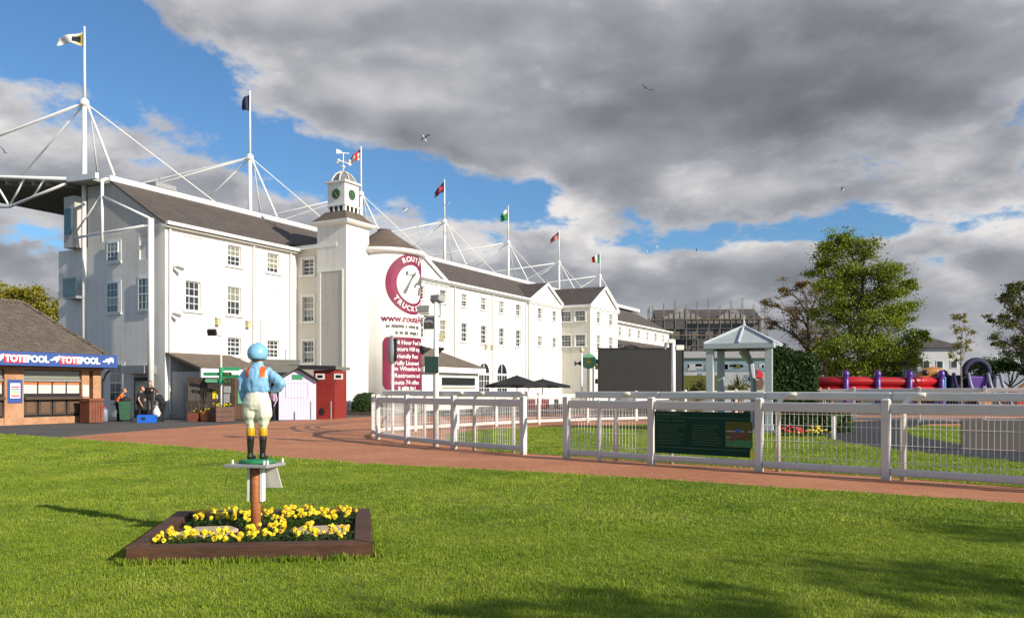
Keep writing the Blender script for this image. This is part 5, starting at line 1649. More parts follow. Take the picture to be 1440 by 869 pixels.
# pansies: shared leaf clumps and blossoms
def pansy_blossom(r, m1):
    mb = MB()
    n = 7
    for k, (ang, L, w) in enumerate(((90, .034, .034), (35, .032, .032), (145, .032, .032), (-20, .026, .028), (200, .026, .028), (-90, .030, .036))):
        a = R(ang); cx, cz_ = math.cos(a) * L * .55, math.sin(a) * L * .55
        tilt = r.uniform(-.008, .008)
        pts = []
        for i in range(n):
            t = 2 * math.pi * i / n
            lx, lz = math.cos(t) * L * .55, math.sin(t) * w * .55
            pts.append((cx + lx * math.cos(a) - lz * math.sin(a), -.002 * (k % 3) + tilt + .012 * math.cos(t), cz_ + lx * math.sin(a) + lz * math.cos(a)))
        mb.m = 0; mb.poly(pts)
    mb.m = 1
    mb.poly([(.011 * math.cos(t * 1.2566), -.012, -.008 + .010 * math.sin(t * 1.2566)) for t in range(5)])
    mb.m = 2
    mb.tube((0, .005, 0), (0, .03, -.08), .003, n=4)
    return mb.mesh('blossom', [MAT[m1], MAT['pansy_dark'], MAT['leaf_pansy']], smooth=False)
r = random.Random(21)
BL = [pansy_blossom(r, 'pansy_yellow' if i < 4 else 'pansy_orange') for i in range(6)]
def pansy_leaves(r):
    mb = MB()
    for i in range(60):
        a = r.uniform(0, 6.28); q = .085 * math.sqrt(r.random()); z = r.uniform(.0, .085); L = r.uniform(.03, .055); el = r.uniform(-.2, .9)
        p = Vector((q * math.cos(a), q * math.sin(a), z)); dx = Vector((math.cos(a) * math.cos(el), math.sin(a) * math.cos(el), math.sin(el))); sd_ = Vector((-math.sin(a), math.cos(a), 0)) * L * .32
        mb.add([p, p + dx * L * .5 + sd_, p + dx * L, p + dx * L * .5 - sd_], [(0, 1, 2, 3)])
    return mb.mesh('foliage', MAT['leaf_pansy'])
PL = [pansy_leaves(r) for _ in range(4)]
spots = []
for k in range(600):
    u, v = r.random() * .94 + .03, r.random() * .92 + .04
    if .38 < u < .60 and .40 < v < .62: continue
    if v > .26 and v < .62 and (u < .38 or u > .62): continue
    if v > .62 and u < .06: continue
    p = bedpt(u, v, .085)
    if all((p - s[0]).length > .12 for s in spots): spots.append((p, u, v))
    if len(spots) >= 84: break
for i, (p, u, v) in enumerate(spots):
    zone = ('along the front board' if v < .18 else 'in the second row from the front' if v < .34 else 'beside the post' if v < .62 else 'in the row behind the slabs' if v < .8 else 'along the back board') + (', left of the post' if u < .48 else ', right of the post')
    t = thing('pansy', 'yellow pansy ' + zone, 'flower', p, r.uniform(0, 6.28), 'pansies ' + zone)
    link('foliage', PL[i % 4], t)
    for k in range(r.choice([2, 3, 3, 4])):
        q = link('blossom', BL[r.randrange(6)], t)
        a = r.uniform(0, 6.28); d_ = r.uniform(.0, .075)
        q.location = (d_ * math.cos(a), d_ * math.sin(a), r.uniform(.10, .165))
        s = r.uniform(.65, .98); q.scale = (s, s, s)
        # blossoms face the sun and the path, each its own way
        q.rotation_euler = (R(r.uniform(-50, -5)), 0, R(r.uniform(-40, 80)) - t.rotation_euler.z)

# ------------------------------------------------------------------ stand
sc = Vector((-2.70, 8.62, 0))
stand = thing('statue_stand', 'wooden post with grey slab and pale sloping panels carrying the jockey statue', 'plinth', sc, R(-8))
pm = MB(); pm.lathe([(.053, .02), (.052, .5), (.050, .78)], (0, 0, 0), 16); pm.build('post', MAT['post_orange'], stand, smooth=True)
PZ = .785
sl_ = MB(); sl_.prism([(-.27, -.17, PZ), (.21, -.20, PZ), (.25, .18, PZ), (-.21, .20, PZ)], (0, 0, .035)); sl_.build('slab', MAT['slab_grey'], stand, bevel=.006)
for (xa, xb, xc_, xd) in ((-.135, .02, .02, -.115), (.022, .20, .235, .022)):
    q = MB(); q.prism([(xa, .055, PZ - .004), (xb, .055, PZ - .004), (xc_, .12, PZ - .235), (xd, .12, PZ - .235)], (0, .018, .004)); q.build('sloping_panel', MAT['panel_pale'], stand)
for x in (-.082, .056):
    MB().box(x, x + .028, -.03, .05, .42, PZ - .001).build('bracket', MAT['trim_white'], stand)
for (x, y) in ((-.2, -.12), (-.16, .15), (.2, -.15), (.23, .15), (.17, -.17)):
    MB().lathe([(.012, PZ + .036), (.012, PZ + .075), (.004, PZ + .08)], (x, y, 0), 8).build('bolt', MAT['steel_white'], stand)

# ------------------------------------------------------------------ jockey statue (seen from behind, faces away)
SZ = PZ + .036
js = thing('jockey_statue', 'painted statue of a jockey in pale blue silks and cream breeches, seen from behind', 'statue', sc + Vector((.02, 0, SZ)), R(-4))
g = MB(); g.lathe([(.19, 0), (.20, .012), (.18, .035), (.12, .045)], (0, 0, 0), 20, sx=1, sy=.75); g.build('base', MAT['base_green'], js, smooth=True)
K = lambda *a: a
def rumple(me, amp, fr, seed):
    """press soft folds into a cloth surface along its normals"""
    from mathutils import noise as mn
    nv = [v.normal.copy() for v in me.vertices]
    for v, nn in zip(me.vertices, nv):
        c = v.co
        q = Vector((c.x * fr[0] + seed, c.y * fr[1] + c.z * 4, c.z * fr[2]))
        k = 1 - abs(mn.noise(q)) * 2.2 + .5 * mn.noise(q * 2.1)
        v.co = c + nn * amp * (k - .5)
    me.update(); return me
LX, RX = -.082, .052           # feet
bo = []
for x, mx in ((LX, 0), (RX, 0)):
    me = organic([('tube', 0, [K(x, .0, .075, .029), K(x + .004, -.004, .16, .034), K(x + .006, -.004, .245, .040), K(x + .006, 0, .30, .039)]),
                  ('tube', 0, [K(x, -.015, .072, .032), K(x, .06, .066, .030), K(x, .11, .060, .024)])], [MAT['boot_black']], .006, 6, 'boot')
    b_ = link('boot', me, js)
    c_ = MB(); c_.lathe([(.041, .285), (.045, .295), (.046, .365), (.042, .375)], (x + .006, 0, 0), 18); c_.build('boot_top', MAT['boot_yellow'], b_, smooth=True)
me = organic([('loft', 0, [(-.012, .0, .56, .125, .10), (-.010, -.005, .62, .142, .112), (-.006, -.004, .68, .134, .105), (-.002, 0, .74, .118, .092), (0, 0, .775, .112, .085)]),
              ('tube', 0, [K(LX + .006, 0, .375, .041), K(LX + .004, .0, .43, .056), K(LX + .006, -.003, .52, .088), K(LX + .022, -.004, .62, .098)]),
              ('tube', 0, [K(RX + .006, 0, .375, .042), K(RX + .008, .0, .43, .060), K(RX + .012, -.003, .52, .092), K(RX + .0, -.004, .62, .098)])], [MAT['breeches_cream']], .007, 12, 'breeches')
link('breeches', rumple(me, .005, (13, 13, 6), 3), js)
me = organic([('loft', 0, [(0, 0, .738, .112, .09), (0, 0, .765, .132, .102), (.0, -.004, .82, .138, .106), (.0, -.008, .90, .142, .106), (0, -.006, .965, .140, .092), (0, 0, 1.0, .098, .074), (0, .004, 1.03, .060, .058), (0, .006, 1.06, .052, .054), (0, .006, 1.085, .054, .056)]),
              ('tube', 0, [K(-.115, 0, .955, .05), K(-.160, -.01, .88, .047), K(-.172, -.005, .79, .042), K(-.172, .03, .70, .036), K(-.165, .06, .655, .03)]),
              ('tube', 0, [K(.112, 0, .958, .052), K(.185, -.02, .905, .052), K(.262, -.03, .84, .052), K(.215, .0, .785, .046), K(.145, .045, .762, .034)])], [MAT['silk_blue']], .0065, 12, 'jacket')
jk = link('jacket', rumple(me, .0062, (15, 15, 9), 8), js)
# hands
for side in (-1, 1):
    if side < 0: w0 = Vector((-.163, .07, .645)); dv = Vector((.05, .55, -.8)).normalized(); sv = Vector((1, 0, 0))
    else: w0 = Vector((.135, .05, .758)); dv = Vector((-.75, .5, -.25)).normalized(); sv = Vector((0, .3, 1)).normalized()
    ch = [('tube', 0, [(*(w0), .022), (*(w0 + dv * .05), .026)])]
    for k in range(4):
        b0 = w0 + dv * .055 + sv * (k - 1.5) * .013; c0 = b0 + dv * (.028 + .006 * (k in (1, 2))); e0 = c0 + (dv * .3 + Vector((0, .3, -.6))).normalized() * .02
        ch.append(('tube', 0, [(*b0, .0075), (*c0, .007), (*e0, .006)]))
    ch.append(('tube', 0, [(*(w0 + dv * .02 + sv * .018), .008), (*(w0 + dv * .045 + sv * .034), .007), (*(w0 + dv * .065 + sv * .03), .006)]))
    link('hand', organic(ch, [MAT['statue_skin']], .004, 2, 'hand'), js)
# soft folds on the jacket back: belt line and shoulder bars
for x in (-.085, .085):
    q = MB()
    pts = [(x * .88, -.05, 1.012), (x * .95, -.078, .985), (x, -.10, .955), (x, -.112, .905)]
    sec = []
    for (a, y, z) in pts: sec += [(a - .026, y, z), (a + .026, y, z)]
    for k in range(len(pts) - 1):
        q.prism([sec[2 * k], sec[2 * k + 1], sec[2 * k + 3], sec[2 * k + 2]], (0, .03, .0))
    for k in range(len(q.v)): pass
    e = q.build('epaulette', MAT['epaulette_orange'], js)
    sw = e.modifiers.new('wrap', 'SHRINKWRAP'); sw.target = jk; sw.wrap_method = 'NEAREST_SURFACEPOINT'; sw.wrap_mode = 'OUTSIDE_SURFACE'; sw.offset = .006
me = organic([('loft', 0, [(0, .01, 1.045, .045, .048), (0, .012, 1.08, .06, .066), (0, .015, 1.12, .078, .088), (0, .015, 1.16, .082, .092), (0, .012, 1.20, .07, .08)]),
              ('tube', 0, [K(0, .10, 1.12, .014), K(0, .118, 1.105, .013)]), ('tube', 0, [K(-.083, .02, 1.115, .012), K(-.085, .018, 1.135, .012)]), ('tube', 0, [K(.083, .02, 1.115, .012), K(.085, .018, 1.135, .012)]),
              ('tube', 0, [K(-.03, .093, 1.145, .008), K(.03, .093, 1.145, .008)])], [MAT['statue_skin']], .007, 3, 'head')
hd = link('head', me, js)
for x in (-.03, .03): MB().lathe([(.001, -.01), (.008, -.006), (.008, .006), (.001, .01)], (x, .104, 1.138), 8).build('eye', MAT['boot_black'], hd)
MB().box(-.025, .025, .094, .104, 1.078, 1.085).build('mouth', MAT['flag_red'], hd)
me = organic([('loft', 0, [(0, -.002, 1.092, .086, .098), (0, -.002, 1.115, .100, .112), (0, 0, 1.15, .108, .120), (0, .002, 1.19, .104, .116), (0, .002, 1.225, .085, .096), (0, .002, 1.25, .055, .062), (0, .002, 1.262, .02, .02)]),
              ('tube', 0, [K(0, .002, 1.255, .016), K(0, .002, 1.268, .013)]), ('tube', 0, [K(-.06, .115, 1.14, .012), K(0, .14, 1.138, .014), K(.06, .115, 1.14, .012)])], [MAT['helmet_blue']], .006, 10, 'helmet')
he_ = link('helmet', me, js)
q = MB(); q.lathe([(.064, 1.083), (.072, 1.088), (.074, 1.10), (.07, 1.105)], (0, 0, 0), 20, sx=1.02, sy=1.15); q.build('helmet_strap', MAT['boot_black'], he_, smooth=True)
# ------------------------------------------------------------------ gazebo on the ring lawn
gz0 = at(1046, 31.2)
gz = thing('gazebo', 'white open gazebo with ribbed pyramid roof standing in the ring', 'gazebo', gz0, R(-25))
gw = 1.06; ge = 3.12; gt = 3.98
for (x, y) in ((-gw, -gw), (gw, -gw), (gw, gw), (-gw, gw)):
    q = MB(); q.box(x - .13, x + .13, y - .13, y + .13, 0, ge); q.box(x - .16, x + .16, y - .16, y + .16, 0, .3)
    q.build('column', MAT['gazebo_grey'], gz, bevel=.012)
ev = gw + .20
rf = MB()
rf.add([(-ev, -ev, ge + .16), (ev, -ev, ge + .16), (ev, ev, ge + .16), (-ev, ev, ge + .16), (0, 0, gt)], [(0, 1, 4), (1, 2, 4), (2, 3, 4), (3, 0, 4), (3, 2, 1, 0)])
ro = rf.build('roof', MAT['gazebo_roof'], gz)
for (x, y) in ((-1, -1), (1, -1), (1, 1), (-1, 1), (0, -1), (-1, 0), (1, 0)):
    q = MB(); q.path([(x * ev, y * ev, ge + .19), (0, 0, gt + .03)], .045, 6); q.build('roof_rib', MAT['gazebo_grey'], ro)
for (a, c, e, f) in ((-ev, ev, -ev, -ev + .06), (-ev, ev, ev - .06, ev), (-ev, -ev + .06, -ev + .06, ev - .06), (ev - .06, ev, -ev + .06, ev - .06)):
    MB().box(a, c, e, f, ge - .02, ge + .155).build('eaves_board', MAT['gazebo_grey'], gz)
MB().lathe([(.07, gt), (.09, gt + .05), (.045, gt + .12), (.02, gt + .34)], (0, 0, 0), 10).build('finial', MAT['gazebo_grey'], gz)
q = MB(); q.path([(0.2, gw, 0), (.2, gw, 1.8), (.1, gw, 2.6), (-.2, gw, ge)], [.14, .12, .12, .2], 8); q.build('bracket_post', MAT['gazebo_grey'], gz)
MB().box(-gw - .3, gw + .3, -gw - .3, gw + .3, 0, .12).build('floor_slab', MAT['slab_grey'], gz)
# ivy covered wall beside it
hv = thing('ivy_hedge', 'tall dark ivy hedge with a slanting top beside the gazebo', 'hedge', at(1117, 30), R(-14))
hx0, hx1, hy0, hy1 = -.80, .72, -.3, 1.1
def htop(x): return 3.12 - .28 * (x - hx0)
cr_ = MB(); cr_.add([(hx0, hy0, 0), (hx1, hy0, 0), (hx1, hy1, 0), (hx0, hy1, 0), (hx0, hy0, htop(hx0)), (hx1, hy0, htop(hx1)), (hx1, hy1, htop(hx1)), (hx0, hy1, htop(hx0))], [(0, 3, 2, 1), (4, 5, 6, 7), (0, 1, 5, 4), (1, 2, 6, 5), (2, 3, 7, 6), (3, 0, 4, 7)])
cr_.build('inner_growth', MAT['leaf_dark'], hv)
def hfn(r):
    k = r.random()
    if k < .55: x = r.uniform(hx0, hx1); return Vector((x, hy0 - r.uniform(-.02, .12), r.uniform(0, htop(x)))), Vector((0, -1, 0))
    if k < .75: y = r.uniform(hy0, hy1); return Vector((hx1 + r.uniform(-.02, .12), y, r.uniform(0, htop(hx1)))), Vector((1, 0, 0))
    if k < .85: y = r.uniform(hy0, hy1); return Vector((hx0 - r.uniform(-.02, .1), y, r.uniform(0, htop(hx0)))), Vector((-1, 0, 0))
    x = r.uniform(hx0, hx1); return Vector((x, r.uniform(hy0, hy1), htop(x) + r.uniform(0, .14))), Vector((0, 0, 1))
lv = MB(); leaf_cloud(lv, hfn, 6500, .115, random.Random(31)); lv.build('foliage', MAT['leaf_dark'], hv)
q = MB(); q.path([(.5, -.9, 0), (.5, -.9, .75)], .07, 8); tag(q.build('white_stake', MAT['plastic_white'], loc=gp(1135, 616)), 'short white post in front of the ivy hedge', 'post')
ft = thing('flower_patch', 'low patch of red and yellow flowers at the foot of the ivy hedge', 'flowers', gp(1125, 614))
flower_tuft(ft, .9, .25, 0, 60, [], 8)
for k, (mm, dx) in enumerate((('red_petal', -.25), ('pansy_yellow', .55))):
    r = random.Random(k + 60); fb = MB()
    for i in range(22): fb.lathe([(.004, -.02), (.06, 0), (.05, .03), (.004, .05)], (dx + r.gauss(0, .22), r.uniform(-.25, .2), r.uniform(.12, .34)), 6)
    fb.build('blossom', MAT[mm], ft)

c = at(1168, 30.5); box_bush('low_shrub', 'low dark shrub right of the ivy hedge, behind the fence wire', 'shrub', c, .75, .6, .95, 1500, .12, 'leaf_dark')
c = at(1075, 33.0); box_bush('low_shrub', 'low dark shrub behind the right gazebo column', 'shrub', c, .9, .6, .9, 1500, .12, 'leaf_dark')

# ------------------------------------------------------------------ big screen
sc_ = thing('video_screen', 'large matt black rectangular screen standing in front of the building end', 'screen', at(843, 45.0), 0)
swd = (960 - 843) / FPX * 45
zt_ = hz(491, 45)
MB().box(0, swd, .05, .35, 1.25, zt_).build('screen_back', MAT['black'], sc_)
for i in range(6):
    for j in range(4):
        MB().box(swd * i / 6 + .0015, swd * (i + 1) / 6 - .0015, 0, .048, 1.25 + (zt_ - 1.25) * j / 4 + .0015, 1.25 + (zt_ - 1.25) * (j + 1) / 4 - .0015).build('screen_module', MAT['screen_black'], sc_)
fr = MB()
for (a, c, e, f) in ((-.06, swd + .06, 1.17, 1.245), (-.06, swd + .06, hz(491, 45) + .005, hz(491, 45) + .07), (-.06, -.004, 1.25, hz(491, 45)), (swd + .004, swd + .06, 1.25, hz(491, 45))):
    fr.box(a, c, -.03, .38, e, f)
fr.build('screen_frame', MAT['black'], sc_)
for i in range(1, 6):
    for j in range(1, 3):
        pass
for x in (.5, swd - .6): MB().box(x, x + .12, .1, .25, 0, 1.17).build('leg', MAT['steel_grey'], sc_)
MB().box(0, swd, -.1, .4, 0, .9).build('base_skirt', MAT['screen_black'], sc_)

# ------------------------------------------------------------------ hoardings behind the gazebo
hb = thing('hoarding', 'long printed hoarding in white, blue and green behind the gazebo', 'hoarding', at(955, 58))
hl = (1092 - 955) / FPX * 58
MB().box(0, hl, 0, .1, 0, hz(522, 58)).build('panel', MAT['hoard_pale'], hb)
MB().box(0, hl, -.05, -.003, hz(522, 58), hz(507, 58)).build('picture_strip', MAT['hoard_blue'], hb)
MB().box(-.1, hl + .1, -.12, .3, hz(506.5, 58), hz(503.5, 58)).build('green_band', MAT['green_dark'], hb)
MB().box(-.1, hl + .1, -.05, .3, hz(503.3, 58), hz(494, 58)).build('fascia', MAT['slab_grey'], hb)
r = random.Random(12)
for i in range(22):
    x = r.uniform(0, hl - .5); m = MB(); m.box(x, x + r.uniform(.15, .6), -.075, -.052, hz(r.uniform(515, 521), 58), hz(r.uniform(511, 514), 58)); m.build('print_patch', MAT[r.choice(['hoard_pale', 'hoard_blue', 'leaf_olive', 'hoard_pale'])], hb)
for i in range(26):
    x = r.uniform(0, 2.4) if i < 16 else r.uniform(4.6, 5.6); zz = r.uniform(1.75, 2.6); m = MB(); m.box(x, x + r.uniform(.1, .4), -.03, -.003, zz, zz + r.uniform(.05, .3)); m.build('print_patch', MAT[r.choice(['hoard_blue', 'steel_grey', 'board_brown'])], hb)
# printed rider on the right panel
q = MB(); q.prism([(5.6 + x, -.02, 2.05 + z) for x, z in ((-.3, -.5), (.3, -.5), (.42, 0), (.3, .35), (.05, .2), (-.25, .1))], (0, -.03, 0)); q.build('horse_print', MAT['board_brown'], hb)
q = MB(); q.prism([(5.6 + x, -.055, 2.45 + z) for x, z in ((-.2, 0), (.28, -.1), (.35, .2), (.05, .55), (-.12, .5), (-.1, .2))], (0, -.03, 0)); q.build('rider_print', MAT['flag_red'], hb)
q = MB(); q.prism([(5.38 + x, -.055, 2.6 + z) for x, z in ((-.1, -.2), (.08, -.2), (.1, .2), (-.05, .25))], (0, -.02, 0)); q.build('rider_sleeve', MAT['sign_blue'], hb)
MB().box(0, 2.6, -.6, -.2, 0, hz(528, 58)).build('clipped_top', MAT['leaf_olive'], hb)
def yucca(px, dd, z, label):
    t = thing('spiky_shrub', label, 'shrub', at(px, dd), 0, 'shrubs in front of the hoarding')
    r = random.Random(px)
    lv = MB(); leaf_cloud(lv, lambda r: (Vector((r.gauss(0, .35), r.gauss(0, .35), abs(r.gauss(0, .30)) + z - .4)), Vector((r.gauss(0, 1), r.gauss(0, 1), 1)).normalized()), 700, .16, r); lv.build('foliage', MAT['leaf_olive'], t)
    sp = MB()
    for i in range(40):
        a = r.uniform(0, 6.28); e = r.uniform(.3, 1.4); L = r.uniform(.5, .95)
        d_ = Vector((math.cos(a) * math.cos(e), math.sin(a) * math.cos(e), math.sin(e))); s_ = Vector((-math.sin(a), math.cos(a), 0)) * .035
        p = Vector((0, 0, z)); sp.add([p - s_, p + s_, p + d_ * L], [(0, 1, 2)])
    sp.build('spike_leaf', MAT['leaf_dark'], t)
    MB().lathe([(.35, 0), (.38, z - .5), (.3, z - .35)], (0, 0, 0), 12).build('tub', MAT['planter_brown'], t)
yucca(985, 48, 1.7, 'spiky bushy shrub left of the gazebo, before the hoarding')
yucca(1037, 48, 1.75, 'spiky bushy shrub seen through the gazebo')

# ------------------------------------------------------------------ parasols on the terrace
def parasol(px, dd, w, ztop, zed, label, rot):
    t = thing('black_parasol', label, 'parasol', at(px, dd), rot, 'black parasols on the terrace')
    m = MB(); n = 8; ring = [(w * math.cos(2 * math.pi * i / n), w * math.sin(2 * math.pi * i / n)) for i in range(n)]
    for i in range(n):
        j = (i + 1) % n
        mid = ((ring[i][0] + ring[j][0]) / 2 * .93, (ring[i][1] + ring[j][1]) / 2 * .93)
        m.add([(0, 0, ztop), (*ring[i], zed), (*mid, zed + .05), (*ring[j], zed), (ring[i][0] * .5, ring[i][1] * .5, zed + (ztop - zed) * .46), (ring[j][0] * .5, ring[j][1] * .5, zed + (ztop - zed) * .46)],
              [(0, 4, 5), (4, 1, 2), (4, 2, 5), (5, 2, 3)])
        m.add([(*ring[i], zed), (*mid, zed + .05), (*ring[j], zed), (*ring[j], zed - .18), (*mid, zed - .14), (*ring[i], zed - .18)], [(0, 1, 4, 5), (1, 2, 3, 4)])
    m.build('canopy', MAT['black_fabric'], t)
    MB().path([(0, 0, 0), (0, 0, ztop + .1)], .035, 8).build('pole', MAT['steel_grey'], t)
    for i in range(n):
        q = MB(); q.path([(0, 0, ztop - .06), (ring[i][0] * .97, ring[i][1] * .97, zed - .02)], .014, 4); q.build('rib', MAT['steel_grey'], t)
    MB().lathe([(.35, 0), (.35, .08), (.06, .12)], (0, 0, 0), 12).build('foot', MAT['black'], t)
parasol(727, 54, 2.1, hz(527.5, 54), hz(541.5, 54), 'wide black parasol in front of the arched windows, left of the pair', .2)
parasol(763, 56, 1.95, hz(532.5, 56), hz(542, 56), 'black parasol overlapping the right side of the wider one', .5)

# tables and seats glimpsed behind the far fence
for i, (px, mm, lab) in enumerate(((747, 'cloth_red', 'dark red outdoor chair beneath the parasols, left of three'), (770, 'cloth_red', 'dark red outdoor chair beneath the parasols, middle of three'), (788, 'black', 'black outdoor chair beneath the parasols, right of three'))):
    t = thing('patio_chair', lab, 'chair', at(px, 50), R(30 * i), 'outdoor chairs under the parasols')
    MB().box(-.28, .28, -.28, .28, .40, .47).build('seat', MAT[mm], t, bevel=.02)
    MB().box(-.28, .28, .24, .30, .472, 1.0).build('backrest', MAT[mm], t, bevel=.02)
    for x in (-.24, .24):
        for y in (-.24, .24): MB().tube((x, y, 0), (x, y, .4), .02, n=6).build('leg', MAT['black'], t)

# ------------------------------------------------------------------ building under scaffolding
SD = 128.0
sb0 = at(918, SD)
scf = thing('scaffolded_building', 'grey gabled building wrapped in scaffolding beyond the trees', 'building', sb0, R(-6))
W = (1072 - 918) / FPX * SD; ZT = hz(432, SD)
MB().box(.6, W - .4, 1.3, 16, 0, hz(448, SD)).build('wall', MAT['scaf_wall'], scf)
rr = MB(); z0, z1 = hz(448, SD), hz(430, SD)
rr.prism([(.5, 1.0, z0), (.5, 7, z1), (.5, 16.3, z0)], (W - .9, 0, 0)); rr.build('roof', MAT['slate'], scf)
for (xc, hw_, zt) in ((4.6, 3.2, hz(432, SD)), (12.4, 2.6, hz(433, SD))):
    q = MB(); q.prism([(xc - hw_, .98, z0), (xc + hw_, .98, z0), (xc, .98, zt)], (0, 6, 0)); q.build('gable', MAT['scaf_wall_pale'], scf)
for k in range(6):
    for zz in (3.5, 6.8, 9.6):
        q = MB(); q.box(2.2 + k * 2.5, 3.3 + k * 2.5, 1.2, 1.296, zz, zz + 1.6); q.build('window', MAT['glass_dark'], scf)
nst = 11
for i in range(nst):
    x = W * i / (nst - 1)
    for y in (-.4, .9):
        q = MB(); q.tube((x, y, 0), (x, y, hz(430 - (i * 37 % 11) * (1.0 if i % 3 else .2), SD)), .05, n=5); q.build('standard', MAT['scaf_pole'], scf)
for k, py in enumerate((520, 496, 472, 450)):
    z = hz(py, SD)
    q = MB(); q.tube((-.6, -.45, z + 1.0), (W + .5, -.45, z + 1.0), .05, n=5); q.build('ledger', MAT['scaf_pole'], scf)
    q = MB(); q.box(-.5, W + .4, -.42, .7, z - .05, z + .07); q.build('walkway', MAT['scaf_plank'], scf)
for k in range(5):
    q = MB(); q.tube((k * W / 5, -.5, 4 + k), (k * W / 5 + W / 5, -.5, 9 + k * .6), .05, n=5); q.build('brace', MAT['scaf_pole'], scf)
for k, (x0_, x1_, za, zb) in enumerate(((0.3, 5, 11, 12.6), (6, 12, 5.5, 9.4), (0, 6, 2, 7.5), (11, W, 2, 9))):
    q = MB(); q.box(x0_, x1_, -.32, -.28, za, zb); q.build('debris_net', MAT['scaf_net'], scf)
for x in (-.5, W + .3):
    for y in (-.4, 2, 4.5):
        q = MB(); q.tube((x, y, 0), (x, y, hz(430, SD)), .055, n=5); q.build('standard', MAT['scaf_pole'], scf)
    for z in (4, 7, 10, 12.6, 14):
        q = MB(); q.tube((x, -.4, z), (x, 4.5, z), .06, n=5); q.build('ledger', MAT['scaf_pole'], scf)

# white house with dark hipped roof
HD = 112
hs = thing('far_house', 'white rendered house with dark hipped roof seen between the trees', 'house', at(1290, HD), R(-10))
hw2 = (1346 - 1290) / FPX * HD
MB().box(0, hw2, 0, 7, 0, hz(488, HD)).build('wall', MAT['house_white'], hs)
ze, zr = hz(489, HD), hz(473, HD)
q = MB(); q.add([(-.5, -.5, ze), (hw2 + .5, -.5, ze), (hw2 + .5, 7.5, ze), (-.5, 7.5, ze), (hw2 * .42, 3.5, zr), (hw2 * .52, 3.5, zr)], [(0, 1, 5, 4), (1, 2, 5), (2, 3, 4, 5), (3, 0, 4), (0, 3, 2, 1)]); q.build('roof', MAT['slate'], hs)
for x in (.7, 2.4, 4.2):
    for z in (1.2, 4.4):
        w_ = MB(); w_.box(x, x + .9, -.06, -.003, z, z + 1.1); wo = w_.build('window', MAT['trim_white'], hs)
        MB().box(x + .1, x + .8, -.075, -.062, z + .1, z + 1.0).build('pane', MAT['glass_dark'], wo)

# ------------------------------------------------------------------ inflatables
def infl_tube(name, label, cat, px0, px1, dd, py, r, m):
    t = thing(name, label, cat, at(px0, dd))
    L = (px1 - px0) / FPX * dd; z = hz(py, dd)
    for k in range(2):
        q = MB(); q.path([(0, k * .0, z - k * 2 * r * .95), (L * .33, 0, z + .03 - k * 2 * r * .95), (L * .66, 0, z - .02 - k * 2 * r * .95), (L, 0, z + .04 - k * 2 * r * .95)], r, 14); q.build('air_tube', MAT[m], t, smooth=True)
    q = MB(); q.box(0, L, -.1, 2.6, 0, .5); q.build('bounce_floor', MAT['pvc_maroon'], t, bevel=.1)
    for k in range(5):
        if k in (0,): continue
        x = L * k / 4
        p = MB(); p.lathe([(.16, 0), (.22, .3), (.22, z + .1), (.17, z + .2), (.26, z + .45), (.24, z + .7), (.1, z + .85)], (x - .2, -.35, 0), 14); p.build('purple_post', MAT['pvc_purple'], t, smooth=True)
infl_tube('inflatable_arena', 'long red inflatable barrier with purple posts beyond the ring', 'inflatable', 1146, 1324, 62, 536.5, .36, 'pvc_red')
ia = thing('inflatable_arch', 'brown and orange inflatable arch slide right of the red barrier', 'inflatable', at(1310, 66))
for k, (rad, r_, mm) in enumerate(((1.55, .42, 'pvc_orange'), (1.05, .3, 'pvc_maroon'))):
    pts = [(rad * math.cos(math.pi * i / 12), -.2 - .2 * k, .9 + rad * math.sin(math.pi * i / 12) * 1.35) for i in range(13)]
    pts = [(pts[0][0], pts[0][1], 0)] + pts + [(pts[-1][0], pts[-1][1], 0)]
    q = MB(); q.path(pts, r_, 12, up=(0, 1, 0)); q.build('arch_tube', MAT[mm], ia, smooth=True)
q = MB(); q.box(-1.3, 1.3, .1, 2.5, 0, 2.5); q.build('back_wall', MAT['pvc_maroon'], ia, bevel=.2)
for x in (-.75, .75): MB().lathe([(.02, 2.6), (.26, 2.75), (.26, 3.0), (.02, 3.15)], (x, -.5, 0), 12).build('arch_knob', MAT['black'], ia, smooth=True)
bc = thing('bouncy_castle', 'navy and purple bouncy castle with a yellow slide and arched top', 'bouncy castle', at(1376, 64))
for (x0, x1, y0, y1, z0, z1, mm, nm) in ((-1.9, 1.7, .4, 2.8, 0, 2.7, 'pvc_navy', 'back_wall'), (-1.9, 1.7, -.4, .38, 0, .7, 'pvc_navy', 'bounce_floor'), (-.5, .55, -.9, -.42, 0, 1.4, 'pvc_orange', 'slide')):
    MB().box(x0, x1, y0, y1, z0, z1).build(nm, MAT[mm], bc, bevel=.12)
for x in (-1.9, -.75, .8, 1.75):
    q = MB(); q.path([(x + .35, -1.1, .1), (x + .15, -.6, 1.0), (x, -.2, 2.0), (x, .1, 2.85)], .13, 12); q.build('air_tube', MAT['pvc_grey' if x > -1 else 'pvc_navy'], bc, smooth=True)
q = MB(); q.path([(-1.0, .2, 2.6)] + [(-.05 + .95 * math.cos(math.pi * (1 - i / 10)), .2, 2.9 + .95 * math.sin(math.pi * i / 10)) for i in range(11)] + [(.9, .2, 2.6)], .24, 12, up=(0, 1, 0)); q.build('arch', MAT['pvc_navy'], bc, smooth=True)
MB().box(-.7, .75, .1, .38, 1.5, 2.6).build('purple_banner', MAT['pvc_purple'], bc, bevel=.1)
MB().box(-2.9, -2.2, .5, 1.2, 0, 2.6).build('blue_tower', MAT['pvc_blue'], bc, bevel=.15)
ri = thing('inflatable_slide', 'red and yellow inflatable at the right edge beyond the ring', 'inflatable', at(1437, 66))
MB().box(-.8, 1.6, 0, 2, 0, 1.5).build('wall', MAT['pvc_red'], ri, bevel=.2)
